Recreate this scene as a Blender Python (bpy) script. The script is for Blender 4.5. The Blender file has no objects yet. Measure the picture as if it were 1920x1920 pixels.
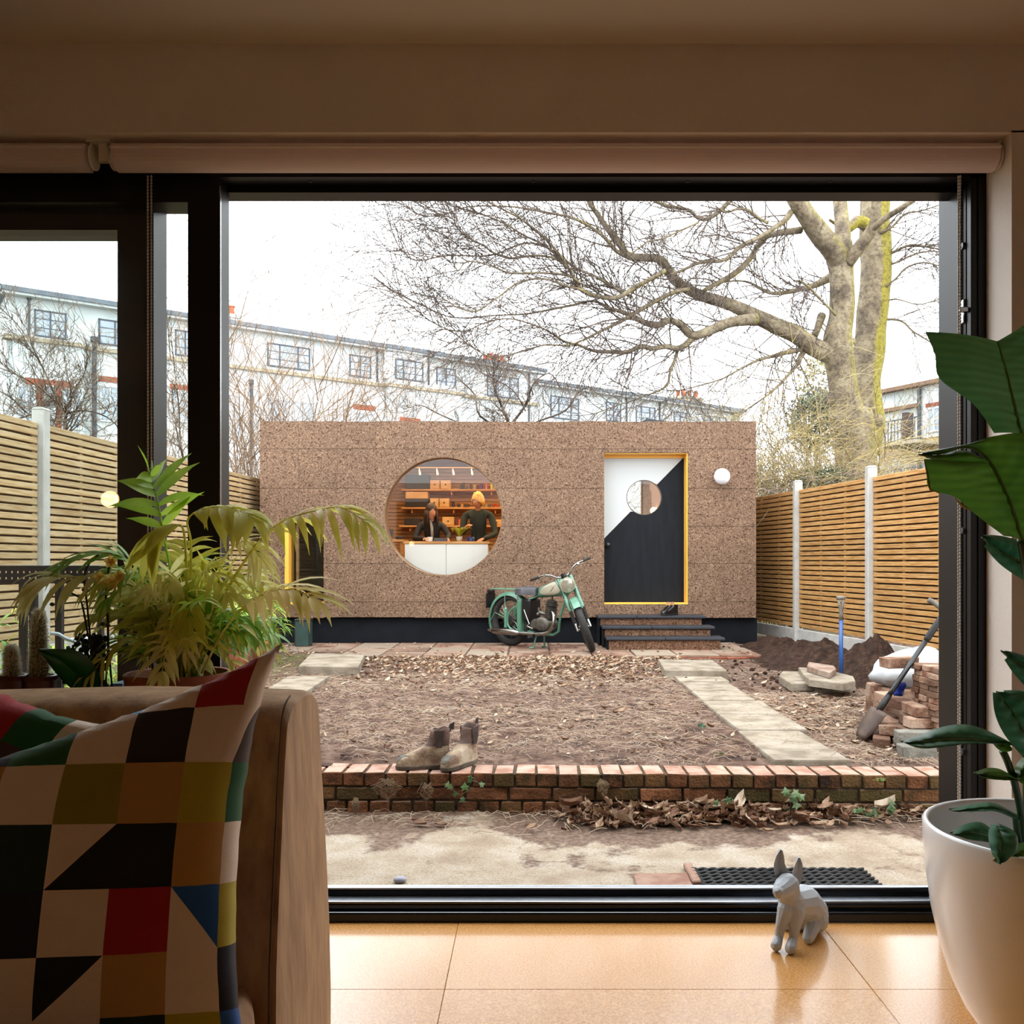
import bpy, bmesh, math, random
from mathutils import Vector, Matrix, noise
R = random.Random(7)
PI = math.pi
SC = bpy.context.scene
COL = SC.collection

# ---------------------------------------------------------------- camera, sky, exposure
F, CX, CY, CZ = 1700.0, 1000.0, 1053.0, 1.2
cam = bpy.data.cameras.new('camera'); camo = bpy.data.objects.new('camera', cam); COL.objects.link(camo)
camo.location = (0, 0, CZ); camo.rotation_euler = (PI / 2, 0, 0)
cam.sensor_width = 36; cam.sensor_fit = 'HORIZONTAL'; cam.lens = F / 1920 * 36
cam.shift_x = -(CX - 960) / 1920; cam.shift_y = (CY - 960) / 1920
cam.clip_start = .05; cam.clip_end = 400
SC.camera = camo

W = bpy.data.worlds.new('sky'); SC.world = W; W.use_nodes = True
bg = W.node_tree.nodes['Background']; bg.inputs[0].default_value = (.915, .965, 1, 1); bg.inputs[1].default_value = 4.2
sun = bpy.data.lights.new('veiled_sun', 'SUN'); sun.energy = 1.0; sun.angle = math.radians(35); sun.color = (1, .96, .9)
suno = bpy.data.objects.new('veiled_sun', sun); COL.objects.link(suno); suno.rotation_euler = (math.radians(28), math.radians(-14), 0)

SC.view_settings.view_transform = 'Standard'; SC.view_settings.look = 'None'
SC.view_settings.gamma = 1; SC.view_settings.use_curve_mapping = False
SC.view_settings.exposure = 0.3
SC.cycles.use_denoising = True
SC.cycles.max_bounces = 10; SC.cycles.diffuse_bounces = 5; SC.cycles.glossy_bounces = 4
SC.cycles.transparent_max_bounces = 24; SC.cycles.transmission_bounces = 6
SC.cycles.caustics_reflective = False; SC.cycles.caustics_refractive = False

def P(px, py, Y):
    return Vector(((px - CX) * Y / F, Y, CZ - (py - CY) * Y / F))
def X(px, Y): return (px - CX) * Y / F
def Z(py, Y): return CZ - (py - CY) * Y / F

# ---------------------------------------------------------------- colour + materials
ALB = 1.0   # reflectance scale; darkens outdoor colours to offset the brighter sky
def lin(h):
    h = h.lstrip('#'); v = [int(h[i:i + 2], 16) / 255 for i in (0, 2, 4)]
    return tuple([(x / 12.92 if x <= .04045 else ((x + .055) / 1.055) ** 2.4) * ALB for x in v] + [1])
MATS = {}
def new_mat(name):
    m = bpy.data.materials.new(name); m.use_nodes = True
    n = m.node_tree.nodes; l = m.node_tree.links
    return m, n, l, n['Principled BSDF']
def tex_coord(n, l, stretch=(1, 1, 1), rnd=True):
    tc = n.new('ShaderNodeTexCoord'); out = tc.outputs['Object']
    if rnd:
        oi = n.new('ShaderNodeObjectInfo'); mu = n.new('ShaderNodeMath'); mu.operation = 'MULTIPLY'; mu.inputs[1].default_value = 31.7
        l.new(oi.outputs['Random'], mu.inputs[0])
        ad = n.new('ShaderNodeVectorMath'); ad.operation = 'ADD'; l.new(out, ad.inputs[0]); l.new(mu.outputs[0], ad.inputs[1]); out = ad.outputs[0]
    mp = n.new('ShaderNodeMapping'); mp.inputs['Scale'].default_value = stretch; l.new(out, mp.inputs[0])
    return mp.outputs[0]
def ramp(n, l, fac, stops, interp='LINEAR'):
    r = n.new('ShaderNodeValToRGB'); r.color_ramp.interpolation = interp
    e = r.color_ramp.elements
    e[0].position = stops[0][0]; e[0].color = stops[0][1]; e[1].position = stops[-1][0]; e[1].color = stops[-1][1]
    for p, c in stops[1:-1]:
        x = e.new(p); x.color = c
    l.new(fac, r.inputs[0]); return r.outputs[0]
def mixc(n, l, fac, a, b, mode='MIX'):
    m = n.new('ShaderNodeMix'); m.data_type = 'RGBA'; m.blend_type = mode
    for s, v in ((m.inputs[0], fac), (m.inputs[6], a), (m.inputs[7], b)):
        if isinstance(v, (int, float)): s.default_value = v
        elif isinstance(v, tuple): s.default_value = v
        else: l.new(v, s)
    return m.outputs[2]
def noise_tex(n, l, vec, sc, det=4, rough=.55):
    t = n.new('ShaderNodeTexNoise'); t.inputs['Scale'].default_value = sc; t.inputs['Detail'].default_value = det
    t.inputs['Roughness'].default_value = rough; l.new(vec, t.inputs['Vector']); return t.outputs['Fac']
def mat(name, c1, c2=None, sc=6, rough=.6, metal=0, bump=0, bsc=40, rnd=0, stretch=(1, 1, 1), lo=.38, hi=.62,
        c3=None, spec=.5, trans=0, det=4, rc=None, coat=0):
    if name in MATS: return MATS[name]
    m, n, l, b = new_mat(name)
    vec = tex_coord(n, l, stretch)
    col = lin(c1)
    if c2:
        st = [(lo, lin(c1)), (hi, lin(c2))]
        if c3: st = [(lo, lin(c1)), ((lo + hi) / 2, lin(c2)), (hi, lin(c3))]
        col = ramp(n, l, noise_tex(n, l, vec, sc, det), st)
    if rc:   # second colour picked per object
        oi = n.new('ShaderNodeObjectInfo'); f = ramp(n, l, oi.outputs['Random'], [(.3, (0, 0, 0, 1)), (1, (1, 1, 1, 1))])
        col = mixc(n, l, f, col, lin(rc))
    if rnd:
        oi = n.new('ShaderNodeObjectInfo'); hs = n.new('ShaderNodeHueSaturation')
        mr = n.new('ShaderNodeMapRange'); mr.inputs[3].default_value = 1 - rnd; mr.inputs[4].default_value = 1 + rnd
        ml = n.new('ShaderNodeMath'); ml.operation = 'MULTIPLY'; ml.inputs[1].default_value = 7.31
        fr = n.new('ShaderNodeMath'); fr.operation = 'FRACT'
        l.new(oi.outputs['Random'], ml.inputs[0]); l.new(ml.outputs[0], fr.inputs[0]); l.new(fr.outputs[0], mr.inputs[0])
        l.new(mr.outputs[0], hs.inputs['Value'])
        if isinstance(col, tuple): hs.inputs['Color'].default_value = col
        else: l.new(col, hs.inputs['Color'])
        col = hs.outputs[0]
    if isinstance(col, tuple): b.inputs['Base Color'].default_value = col
    else: l.new(col, b.inputs['Base Color'])
    b.inputs['Roughness'].default_value = rough; b.inputs['Metallic'].default_value = metal
    b.inputs['Specular IOR Level'].default_value = spec
    if coat: b.inputs['Coat Weight'].default_value = coat; b.inputs['Coat Roughness'].default_value = .12
    if bump:
        bp = n.new('ShaderNodeBump'); bp.inputs['Strength'].default_value = min(1, bump); bp.inputs['Distance'].default_value = .01 * max(1, bump)
        l.new(noise_tex(n, l, vec, bsc, 5), bp.inputs['Height']); l.new(bp.outputs[0], b.inputs['Normal'])
    if trans:
        tr = n.new('ShaderNodeBsdfTranslucent'); mx = n.new('ShaderNodeMixShader'); mx.inputs[0].default_value = trans
        if isinstance(col, tuple): tr.inputs[0].default_value = col
        else: l.new(col, tr.inputs[0])
        l.new(b.outputs[0], mx.inputs[1]); l.new(tr.outputs[0], mx.inputs[2]); l.new(mx.outputs[0], n['Material Output'].inputs[0])
    MATS[name] = m; return m
def emit(name, c, s):
    m, n, l, b = new_mat(name); b.inputs['Base Color'].default_value = lin(c)
    b.inputs['Emission Color'].default_value = lin(c); b.inputs['Emission Strength'].default_value = s; return m
def glass_mat(name, tint, refl=1.0, ior=1.45):
    m, n, l, b = new_mat(name); n.remove(b)
    tr = n.new('ShaderNodeBsdfTransparent'); tr.inputs[0].default_value = tuple([v / ALB for v in lin(tint)[:3]] + [1])
    gl = n.new('ShaderNodeBsdfGlossy'); gl.inputs['Roughness'].default_value = 0.0
    fr = n.new('ShaderNodeFresnel'); fr.inputs[0].default_value = ior
    mu = n.new('ShaderNodeMath'); mu.operation = 'MULTIPLY'; mu.inputs[1].default_value = refl
    mx = n.new('ShaderNodeMixShader'); l.new(fr.outputs[0], mu.inputs[0]); l.new(mu.outputs[0], mx.inputs[0])
    l.new(tr.outputs[0], mx.inputs[1]); l.new(gl.outputs[0], mx.inputs[2]); l.new(mx.outputs[0], n['Material Output'].inputs[0])
    return m

# cork cladding: pressed granules
def cork_mat(name, dark, mid, light, s=60, warm=None):
    m, n, l, b = new_mat(name)
    vec = tex_coord(n, l)
    nz = n.new('ShaderNodeTexNoise'); nz.inputs['Scale'].default_value = 30; l.new(vec, nz.inputs['Vector'])
    ad = n.new('ShaderNodeMix'); ad.data_type = 'RGBA'; ad.blend_type = 'ADD'; ad.inputs[0].default_value = .03
    l.new(vec, ad.inputs[6]); l.new(nz.outputs['Color'], ad.inputs[7])
    v = n.new('ShaderNodeTexVoronoi'); v.inputs['Scale'].default_value = s; l.new(ad.outputs[2], v.inputs['Vector'])
    sp = n.new('ShaderNodeSeparateColor'); l.new(v.outputs['Color'], sp.inputs[0])
    c = ramp(n, l, sp.outputs[0], [(0, lin(dark)), (.10, lin(dark)), (.22, lin(mid)), (.72, lin(mid)), (.95, lin(light)), (1, lin(light))])
    v2 = n.new('ShaderNodeTexVoronoi'); v2.inputs['Scale'].default_value = s * 2.6; l.new(vec, v2.inputs['Vector'])
    sp2 = n.new('ShaderNodeSeparateColor'); l.new(v2.outputs['Color'], sp2.inputs[0])
    g = ramp(n, l, sp2.outputs[1], [(0, (.55, .55, .55, 1)), (.3, (.9, .9, .9, 1)), (1, (1.12, 1.12, 1.12, 1))])
    c = mixc(n, l, 1.0, c, g, 'MULTIPLY')
    big = ramp(n, l, noise_tex(n, l, vec, 1.3, 3), [(.3, (.90, .88, .87, 1)), (.7, (1.08, 1.07, 1.05, 1))])
    c = mixc(n, l, 1.0, c, big, 'MULTIPLY')
    oi = n.new('ShaderNodeObjectInfo'); rr = ramp(n, l, oi.outputs['Random'], [(0, (.96, .95, .95, 1)), (1, (1.05, 1.04, 1.03, 1))])
    c = mixc(n, l, 1.0, c, rr, 'MULTIPLY')
    l.new(c, b.inputs['Base Color']); b.inputs['Roughness'].default_value = .9; b.inputs['Specular IOR Level'].default_value = .2
    bp = n.new('ShaderNodeBump'); bp.inputs['Strength'].default_value = .5; bp.inputs['Distance'].default_value = .006
    l.new(sp.outputs[1], bp.inputs['Height']); l.new(bp.outputs[0], b.inputs['Normal'])
    return m

# ---------------------------------------------------------------- mesh builder
class MB:
    def __init__(s): s.v = []; s.f = []; s.m = []; s.M = None
    def add(s, vs, fs, mi=0):
        o = len(s.v)
        if s.M is not None: vs = [s.M @ Vector(v) for v in vs]
        s.v += [tuple(v) for v in vs]; s.f += [tuple(i + o for i in f) for f in fs]; s.m += [mi] * len(fs); return s
    def box(s, x0, x1, y0, y1, z0, z1, mi=0, M=None):
        vs = [Vector((x, y, z)) for x in (x0, x1) for y in (y0, y1) for z in (z0, z1)]
        if M is not None: vs = [M @ v for v in vs]
        return s.add(vs, [(0, 1, 3, 2), (4, 6, 7, 5), (0, 4, 5, 1), (2, 3, 7, 6), (0, 2, 6, 4), (1, 5, 7, 3)], mi)
    def cbox(s, x0, x1, y0, y1, z0, z1, b=.003, mi=0, M=None, jit=0):
        c = Vector(((x0 + x1) / 2, (y0 + y1) / 2, (z0 + z1) / 2)); h = Vector(((x1 - x0) / 2, (y1 - y0) / 2, (z1 - z0) / 2))
        vs = []; idx = {}
        for sx in (-1, 1):
            for sy in (-1, 1):
                for sz in (-1, 1):
                    j = Vector((R.uniform(-jit, jit), R.uniform(-jit, jit), R.uniform(-jit, jit))) if jit else Vector()
                    for a in range(3):
                        p = [h.x - b, h.y - b, h.z - b]; p[a] += b
                        idx[(sx, sy, sz, a)] = len(vs); vs.append(c + Vector((sx * p[0], sy * p[1], sz * p[2])) + j)
        fs = []
        for a in range(3):
            o = [k for k in range(3) if k != a]
            for sg in (-1, 1):
                q = []
                for (u, w) in ((-1, -1), (1, -1), (1, 1), (-1, 1)):
                    k = [0, 0, 0]; k[a] = sg; k[o[0]] = u; k[o[1]] = w; q.append(idx[(k[0], k[1], k[2], a)])
                fs.append(q if sg * (1 if a != 1 else -1) > 0 else q[::-1])
        for a in range(3):
            o = [k for k in range(3) if k != a]
            for u in (-1, 1):
                for w in (-1, 1):
                    q = []
                    for sg, ax in ((-1, o[0]), (1, o[0]), (1, o[1]), (-1, o[1])):
                        k = [0, 0, 0]; k[a] = sg; k[o[0]] = u; k[o[1]] = w; q.append(idx[(k[0], k[1], k[2], ax)])
                    fs.append(q)
        for sx in (-1, 1):
            for sy in (-1, 1):
                for sz in (-1, 1): fs.append([idx[(sx, sy, sz, a)] for a in range(3)])
        if M is not None: vs = [M @ v for v in vs]
        return s.add(vs, fs, mi)
    def tube(s, pts, rad, n=8, mi=0, cap=True, flat=1.0, closed=False):
        pts = [Vector(p) for p in pts]; k = len(pts)
        if not hasattr(rad, '__len__'): rad = [rad] * k
        vs = []; up = None
        for i, p in enumerate(pts):
            if closed: t = pts[(i + 1) % k] - pts[i - 1]
            else: t = pts[min(i + 1, k - 1)] - pts[max(i - 1, 0)]
            if t.length < 1e-9: t = Vector((0, 0, 1))
            t.normalize()
            if up is None:
                up = Vector((0, 0, 1)) if abs(t.z) < .9 else Vector((1, 0, 0))
            a = up - t * up.dot(t)
            if a.length < 1e-6: a = t.orthogonal()
            a.normalize(); up = a; bb = t.cross(a)
            for j in range(n):
                th = 2 * PI * j / n; vs.append(p + (a * math.cos(th) * flat + bb * math.sin(th)) * rad[i])
        fs = []
        for i in range(k if closed else k - 1):
            i2 = (i + 1) % k
            for j in range(n):
                fs.append((i * n + j, i * n + (j + 1) % n, i2 * n + (j + 1) % n, i2 * n + j))
        if cap and not closed: fs += [tuple(range(n))[::-1], tuple((k - 1) * n + j for j in range(n))]
        return s.add(vs, fs, mi)
    def lathe(s, prof, n=24, c=(0, 0, 0), mi=0, axis='Z', M=None, cap=False, sx=1, sy=1):
        vs = []; k = len(prof)
        for r, z in prof:
            for j in range(n):
                th = 2 * PI * j / n; a, b2 = r * math.cos(th) * sx, r * math.sin(th) * sy
                v = {'Z': (a, b2, z), 'Y': (a, z, b2), 'X': (z, a, b2)}[axis]
                v = Vector(v) + Vector(c); vs.append(M @ v if M is not None else v)
        fs = [(i * n + j, i * n + (j + 1) % n, (i + 1) * n + (j + 1) % n, (i + 1) * n + j) for i in range(k - 1) for j in range(n)]
        if cap: fs += [tuple(range(n))[::-1], tuple((k - 1) * n + j for j in range(n))]
        return s.add(vs, fs, mi)
    def ball(s, c, r, n=12, mi=0, sx=1, sy=1, sz=1, M=None):
        m = max(4, n // 2)
        prof = [(math.sin(PI * i / m) + (1e-4 if i in (0, m) else 0), -math.cos(PI * i / m)) for i in range(m + 1)]
        vs = []
        for a, z in prof:
            for j in range(n):
                th = 2 * PI * j / n; v = Vector((a * math.cos(th) * r * sx, a * math.sin(th) * r * sy, z * r * sz))
                if M is not None: v = M @ v
                vs.append(v + Vector(c))
        fs = [(i * n + j, i * n + (j + 1) % n, (i + 1) * n + (j + 1) % n, (i + 1) * n + j) for i in range(m) for j in range(n)]
        return s.add(vs, fs, mi)
    def prism(s, poly, y0, y1, mi=0, axis='Y', M=None):
        """poly: list of 2D points; extruded along axis"""
        k = len(poly)
        def v(p, t): return Vector({'Y': (p[0], t, p[1]), 'X': (t, p[0], p[1]), 'Z': (p[0], p[1], t)}[axis])
        vs = [v(p, y0) for p in poly] + [v(p, y1) for p in poly]
        if M is not None: vs = [M @ q for q in vs]
        fs = [tuple(range(k)), tuple(range(2 * k - 1, k - 1, -1))] + [(i, i + k, (i + 1) % k + k, (i + 1) % k) for i in range(k)]
        return s.add(vs, fs, mi)
    def grid(s, rows, mi=0, close=False):
        a = len(rows); b2 = len(rows[0]); vs = [p for r in rows for p in r]
        fs = [(i * b2 + j, i * b2 + j + 1, (i + 1) * b2 + j + 1, (i + 1) * b2 + j) for i in range(a - 1) for j in range(b2 - 1)]
        return s.add(vs, fs, mi)
    def build(s, name, mats, parent=None, smooth=False, world=True, loc=None, fix=False):
        me = bpy.data.meshes.new(name)
        off = Vector((0, 0, 0))
        if parent is not None and world:
            q = parent
            while q is not None: off += q.location; q = q.parent
        if loc is not None: off = Vector(loc)
        me.from_pydata([(v[0] - off.x, v[1] - off.y, v[2] - off.z) for v in s.v], [], s.f)
        if not isinstance(mats, (list, tuple)): mats = [mats]
        for x in mats: me.materials.append(x)
        if len(mats) > 1: me.polygons.foreach_set('material_index', s.m)
        if smooth: me.polygons.foreach_set('use_smooth', [True] * len(me.polygons))
        if fix:
            b = bmesh.new(); b.from_mesh(me); bmesh.ops.recalc_face_normals(b, faces=b.faces); b.to_mesh(me); b.free()
        me.update()
        o = bpy.data.objects.new(name, me); COL.objects.link(o)
        if parent is not None: o.parent = parent
        elif loc is not None: o.location = off
        return o

def tag(o, label=None, cat=None, group=None, kind=None):
    if label: o['label'] = label
    if cat: o['category'] = cat
    if group: o['group'] = group
    if kind: o['kind'] = kind
    return o
def thing(name, label, cat, loc=(0, 0, 0), rz=0, group=None):
    o = bpy.data.objects.new(name, None); COL.objects.link(o); o.location = loc; o.rotation_euler = (0, 0, rz)
    o.empty_display_size = .1
    return tag(o, label, cat, group)
def inst(src, parent, M=None, name=None):
    """a copy that shares mesh data; placed by a matrix in the parent's frame"""
    o = src.copy(); COL.objects.link(o); o.parent = parent
    if M is not None: o.matrix_basis = M
    return o
def dup(root, loc, rz=0, label=None):
    r = root.copy(); COL.objects.link(r); r.location = loc; r.rotation_euler = (0, 0, rz)
    if label: r['label'] = label
    for ch in list(root.children):
        c = ch.copy(); COL.objects.link(c); c.parent = r
        for g in list(ch.children):
            d = g.copy(); COL.objects.link(d); d.parent = c
    return r
def T(x, y, z): return Matrix.Translation((x, y, z))
def Rz(a): return Matrix.Rotation(a, 4, 'Z')
def Rx(a): return Matrix.Rotation(a, 4, 'X')
def Ry(a): return Matrix.Rotation(a, 4, 'Y')
def cr(pts, k=4):
    """catmull-rom through tuples of any length"""
    out = []; n = len(pts)
    for i in range(n - 1):
        p0, p1, p2, p3 = pts[max(i - 1, 0)], pts[i], pts[i + 1], pts[min(i + 2, n - 1)]
        for j in range(k):
            t = j / k
            out.append(tuple(.5 * ((2 * b) + (-a + c) * t + (2 * a - 5 * b + 4 * c - d) * t * t + (-a + 3 * b - 3 * c + d) * t ** 3)
                             for a, b, c, d in zip(p0, p1, p2, p3)))
    out.append(tuple(pts[-1])); return out

# ground height of the garden (soil); the patio by the house lies lower
def gz(x, y, n=True):
    z = .085 + max(0, min(y, 13) - 5) * .0065
    if n: z += noise.noise(Vector((x * 1.1, y * 1.1, 3))) * .014 + noise.noise(Vector((x * 4, y * 4, 9))) * .014 + noise.noise(Vector((x * 11, y * 11, 4))) * .006
    return z
PATIO = -.145
# ================================================================ the room we look out of
plaster = mat('plaster', 'dcd3ca', 'e4dbd2', sc=2, rough=.85, bump=.15, bsc=60)
ceil_m = mat('ceiling_paint', 'd0c5bb', rough=.9)
black_al = mat('black_aluminium', '07080a', '0b0c0e', sc=3, rough=.38, spec=.35)
grey_al = mat('grey_aluminium', '3a3d45', rough=.35, metal=.3)
silver = mat('silver_metal', 'b8bbc0', rough=.25, metal=1)
YW, YF = 2.86, 3.02
RX = 1.509
sub = MB().box(-4.3, 2.7, -3.1, 3.0, -.12, -.012).box(-4.3, 2.7, 3.0, 3.3, -.3, -.012)
floor_o = tag(sub.build('floor', mat('floor_screed', '8a7052', rough=.9)), kind='structure')
cork_floor = mat('cork_floor_tile', 'a87238', 'c48a4a', sc=170, rough=.25, bump=.03, bsc=160, rnd=.015, lo=.32, hi=.66, c3='d4a468', spec=.5, det=3, coat=.9)
t0 = MB().cbox(-.5994, .5994, -.2995, .2995, -.012, 0, b=.0012).build('floor_tile', cork_floor, None)
first = True
for i in range(-4, 3):
    for j in range(-10, 2):
        xc = .951 - .6 + i * 1.2; yc = 2.544 - .3 + j * .6
        if xc > 3.0 or xc < -4.7 or yc < -3.1: continue
        o = t0 if first else t0.copy()
        if not first: COL.objects.link(o)
        first = False
        o.parent = floor_o; o.location = (xc, yc, 0)
        if j == 1: o.scale = (1, .79, 1); o.location.y = 2.544 + .3 * .79
ce = tag(MB().box(-4.3, 2.7, -3.1, 3.0, 2.833, 3.0).build('ceiling', ceil_m), kind='structure')
wf = MB().box(-4.3, 2.7, YW, 3.3, 2.554, 2.84).box(RX, 2.7, YW, 3.3, -.3, 2.56).box(-4.3, -3.1, YW, 3.3, -.3, 2.56)
tag(wf.build('wall_front', plaster), kind='structure')
tag(MB().box(2.6, 2.75, -3.1, 3.0, -.05, 2.84).build('wall_right', plaster), kind='structure')
tag(MB().box(-4.35, -4.2, -3.1, 3.0, -.05, 2.84).build('wall_left', plaster), kind='structure')
tag(MB().box(-4.3, 2.7, -3.15, -3.0, -.05, 2.84).build('wall_back', plaster), kind='structure')

# ---- sliding window: black frame, stepped threshold, two slid-back sashes
win = thing('window_1', None, None, (0, YF, 0)); win['kind'] = 'structure'
hd = MB()
hd.box(-3.1, RX, 3.02, 3.093, 2.481, 2.56).box(-3.1, RX, 3.093, 3.168, 2.459, 2.56)
hd.box(-3.1, -1.16, 3.168, 3.25, 2.445, 2.56).box(-3.1, -1.05, 3.0205, 3.06, 2.40, 2.485)
hd.build('frame_head', black_al, win)
sf = MB()
for xx in (-.75, .0, .52, 1.0): sf.lathe([(.006, 2.4815), (.006, 2.4785), (.001, 2.478)], 10, (xx, 3.055, 0))
sf.build('frame_screws', grey_al, win)['kind'] = 'stuff'
jb = MB().prism([(1.56, 3.02), (1.457, 3.02), (1.457, 3.046), (1.461, 3.048), (1.461, 3.054), (1.457, 3.056), (1.457, 3.085), (1.446, 3.085), (1.446, 3.234), (1.56, 3.234)], -.05, 2.56, axis='Z')
jb.box(1.480, 1.484, 3.014, 3.022, 0, 2.5)
jb.build('frame_jamb', black_al, win)
prof = [(3.014, -.01), (3.014, .026), (3.018, .031), (3.024, .031), (3.03, .028), (3.042, .028), (3.042, .047), (3.046, .053), (3.052, .055), (3.058, .053), (3.062, .049), (3.118, .049),
        (3.118, .066), (3.122, .072), (3.128, .074), (3.134, .072), (3.140, .067), (3.182, .064), (3.186, .058), (3.186, -.25), (3.03, -.25)]
sill_m = mat('anodised_sill', '2c2e33', rough=.22, metal=.85)
sl_ = MB().prism(prof, -3.1, 1.446, axis='X').build('sill_track', sill_m, win)
for (yy, zz, rr_) in ((3.051, .0530, .0052), (3.127, .0720, .0052), (3.180, .0620, .004), (3.021, .0300, .0022)):  # bright tubes added as sky highlights along the dark sill's rounded lips
    MB().tube([(-3.1, yy, zz), (1.4455, yy, zz)], rr_, 8).build('sill_glint_tube', silver, sl_, smooth=True)
cap_m = mat('sky_sheen_metal', 'a4aab2', 'b4bac2', sc=20, rough=.3, metal=1)  # pale metal caps put the sky's sheen onto the track tops
for (ya, yb_, zc_) in ((3.066, 3.117, .0497), (3.140, 3.176, .0665)):
    MB().box(-3.1, 1.4455, ya, yb_, zc_ - .001, zc_).build('sill_sheen_cap', cap_m, sl_)
glass_in = glass_mat('sliding_glass', 'fbfdfc', 1.0)
glass_out = glass_mat('sliding_glass_outer', 'f8fbfb', 1.0)
def sash(x0, x1, y0, y1, z0, z1, st, rt, rb, gm):
    b = MB().box(x1 - st, x1, y0, y1, z0, z1).box(x0, x0 + st, y0, y1, z0, z1).box(x0 + st, x1 - st, y0, y1, z1 - rt, z1).box(x0 + st, x1 - st, y0, y1, z0, z0 + rb)
    s = b.build('sliding_sash', black_al, win)
    g = MB().box(x0 + st - .01, x1 - st + .01, (y0 + y1) / 2 - .004, (y0 + y1) / 2 + .004, z0 + rb - .01, z1 - rt + .01)
    g.build('glass_pane', gm, s)
    return s
sA = sash(-3.1, -1.044, 3.02, 3.112, .05, 2.48, .107, .083, .09, glass_in)
sB = sash(-3.1, -1.311, 3.13, 3.243, .07, 2.46, .125, .115, .09, glass_out)
MB().box(-1.0445, -1.0425, 3.019, 3.030, .05, 2.45).build('sash_trim', silver, win)
lk = MB().cbox(1.448, 1.4572, 3.052, 3.078, 2.005, 2.085, b=.002)
lk.cbox(1.425, 1.456, 3.030, 3.044, 2.035, 2.052, b=.002)
lk.tube([(1.456, 3.060, 2.045), (1.440, 3.040, 2.043)], .006, 8)
lk.build('lock_catch', silver, win)
for zz in (Z(460, 3.06), Z(995, 3.06), Z(1410, 3.06)):
    MB().lathe([(.0005, 0), (.011, .001), (.012, .008), (.012, .012)], 14, (0, 0, 0), M=T(1.447, 3.066, zz) @ Ry(PI / 2)).build('striker_bolt', grey_al, win)

# ---- roller blinds
blind_m = mat('blind_fabric', 'f8eaea', rough=.75, bump=.1, bsc=300, trans=.35)
blind_m2 = mat('blind_plastic', 'ded8d0', rough=.45)
def blind(x0, x1, label, rail=True):
    b = thing('roller_blind', label, 'blind', (x0, 2.93, 2.51), group=None)
    yc, zc = 2.935, 2.505
    pr = [(yc - .042, zc + .030), (yc - .044, zc + .018), (yc - .051, zc + .017), (yc - .052, zc + .013), (yc - .047, zc + .011)]
    for k in range(0, 9):
        a = PI + .12 + k * (PI * .62) / 8; pr.append((yc + .047 * math.cos(a), zc + .043 * math.sin(a)))
    pr += [(yc + .03, zc + .03), (yc - .02, zc + .036)]
    MB().prism(pr, x0 + .012, x1 - .012, axis='X').build('fabric_roll', blind_m, b)
    MB().tube([(x0 + .012, yc - .0515, zc + .016), (x1 - .012, yc - .0515, zc + .016)], .003, 8).build('hem_bar', blind_m2, b)
    for xe in (x0, x1):
        e = MB().lathe([(.001, -.003), (.036, -.003), (.040, -.001), (.040, .002), (.036, .004), (.001, .004)], 28, (xe, yc, zc + .002), axis='X')
        e.box(xe - .002, xe + .002, yc - .02, yc + .03, zc, 2.554)
        e.box(xe - .012, xe + .012, yc - .025, yc + .03, 2.548, 2.554)
        e.build('end_bracket', blind_m2, b)
    return b
bl1 = blind(X(203, 2.90), X(1880, 2.90), 'long pale roller blind rolled up above the wide garden opening')
bl2 = blind(-3.05, X(166, 2.90), 'short pale roller blind at the far left above the sliding sashes')
MB().box(-1.400, -1.372, 2.92, 2.94, 2.49, 2.554).box(-1.412, -1.358, 2.905, 2.955, 2.547, 2.554).tube(
    [(-1.352, 2.905, 2.52), (-1.345, 2.88, 2.49), (-1.337, 2.875, 2.465)], .0035, 6).build('joint_bracket', blind_m2, bl1)
def chain(x, y, z0, z1, par, name='bead_chain'):
    b = MB(); n = int((z1 - z0) / .011)
    pr = []
    for i in range(n):
        z = z0 + i * .011; pr += [(.0014, z), (.0034, z + .003), (.0034, z + .007), (.0014, z + .010)]
    b.lathe(pr, 5, (x, y, 0)); b.lathe(pr, 5, (x + .009, y + .006, .004))
    return b.build(name, mat('chain_white', 'b8b2aa', rough=.4), par, smooth=True)
chain(X(1797, 2.96), 2.96, .36, 2.47, bl1)
chain(X(277, 2.97), 2.97, .75, 2.47, bl2)

# ---- globe lamp in the room behind the viewer: only its reflection shows in the sliding glass
lm = thing('globe_pendant_lamp', 'small warm glowing globe lamp mirrored in the left glass', 'lamp', (-3.33, -1.0, 1.69))
MB().ball((-3.33, -1, 1.69), .066, 20).build('globe', emit('lamp_glow', 'ffc98a', 26), lm, smooth=True)
MB().tube([(-3.33, -1, 1.755), (-3.33, -1, 2.833)], .003, 6).build('cord', black_al, lm)

# ================================================================ sofa
def velvet(name, a, b2):
    m, n, l, b = new_mat(name); vec = tex_coord(n, l, (1, 1, .25), rnd=False)
    c = ramp(n, l, noise_tex(n, l, vec, 22, 5, .6), [(.35, lin(a)), (.65, lin(b2))])
    l.new(c, b.inputs['Base Color']); b.inputs['Roughness'].default_value = .9
    b.inputs['Sheen Weight'].default_value = .6; b.inputs['Sheen Roughness'].default_value = .4; b.inputs['Sheen Tint'].default_value = lin('e8c8a0')
    bp = n.new('ShaderNodeBump'); bp.inputs['Strength'].default_value = .35; bp.inputs['Distance'].default_value = .004
    l.new(noise_tex(n, l, vec, 90, 5), bp.inputs['Height']); l.new(bp.outputs[0], b.inputs['Normal'])
    return m
vel = velvet('tan_velvet', '86644a', 'ac8a68')
sofa = thing('sofa', 'tan velvet sofa with a high back against the window', 'sofa', (-1.6, 1.6, 0))
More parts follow.
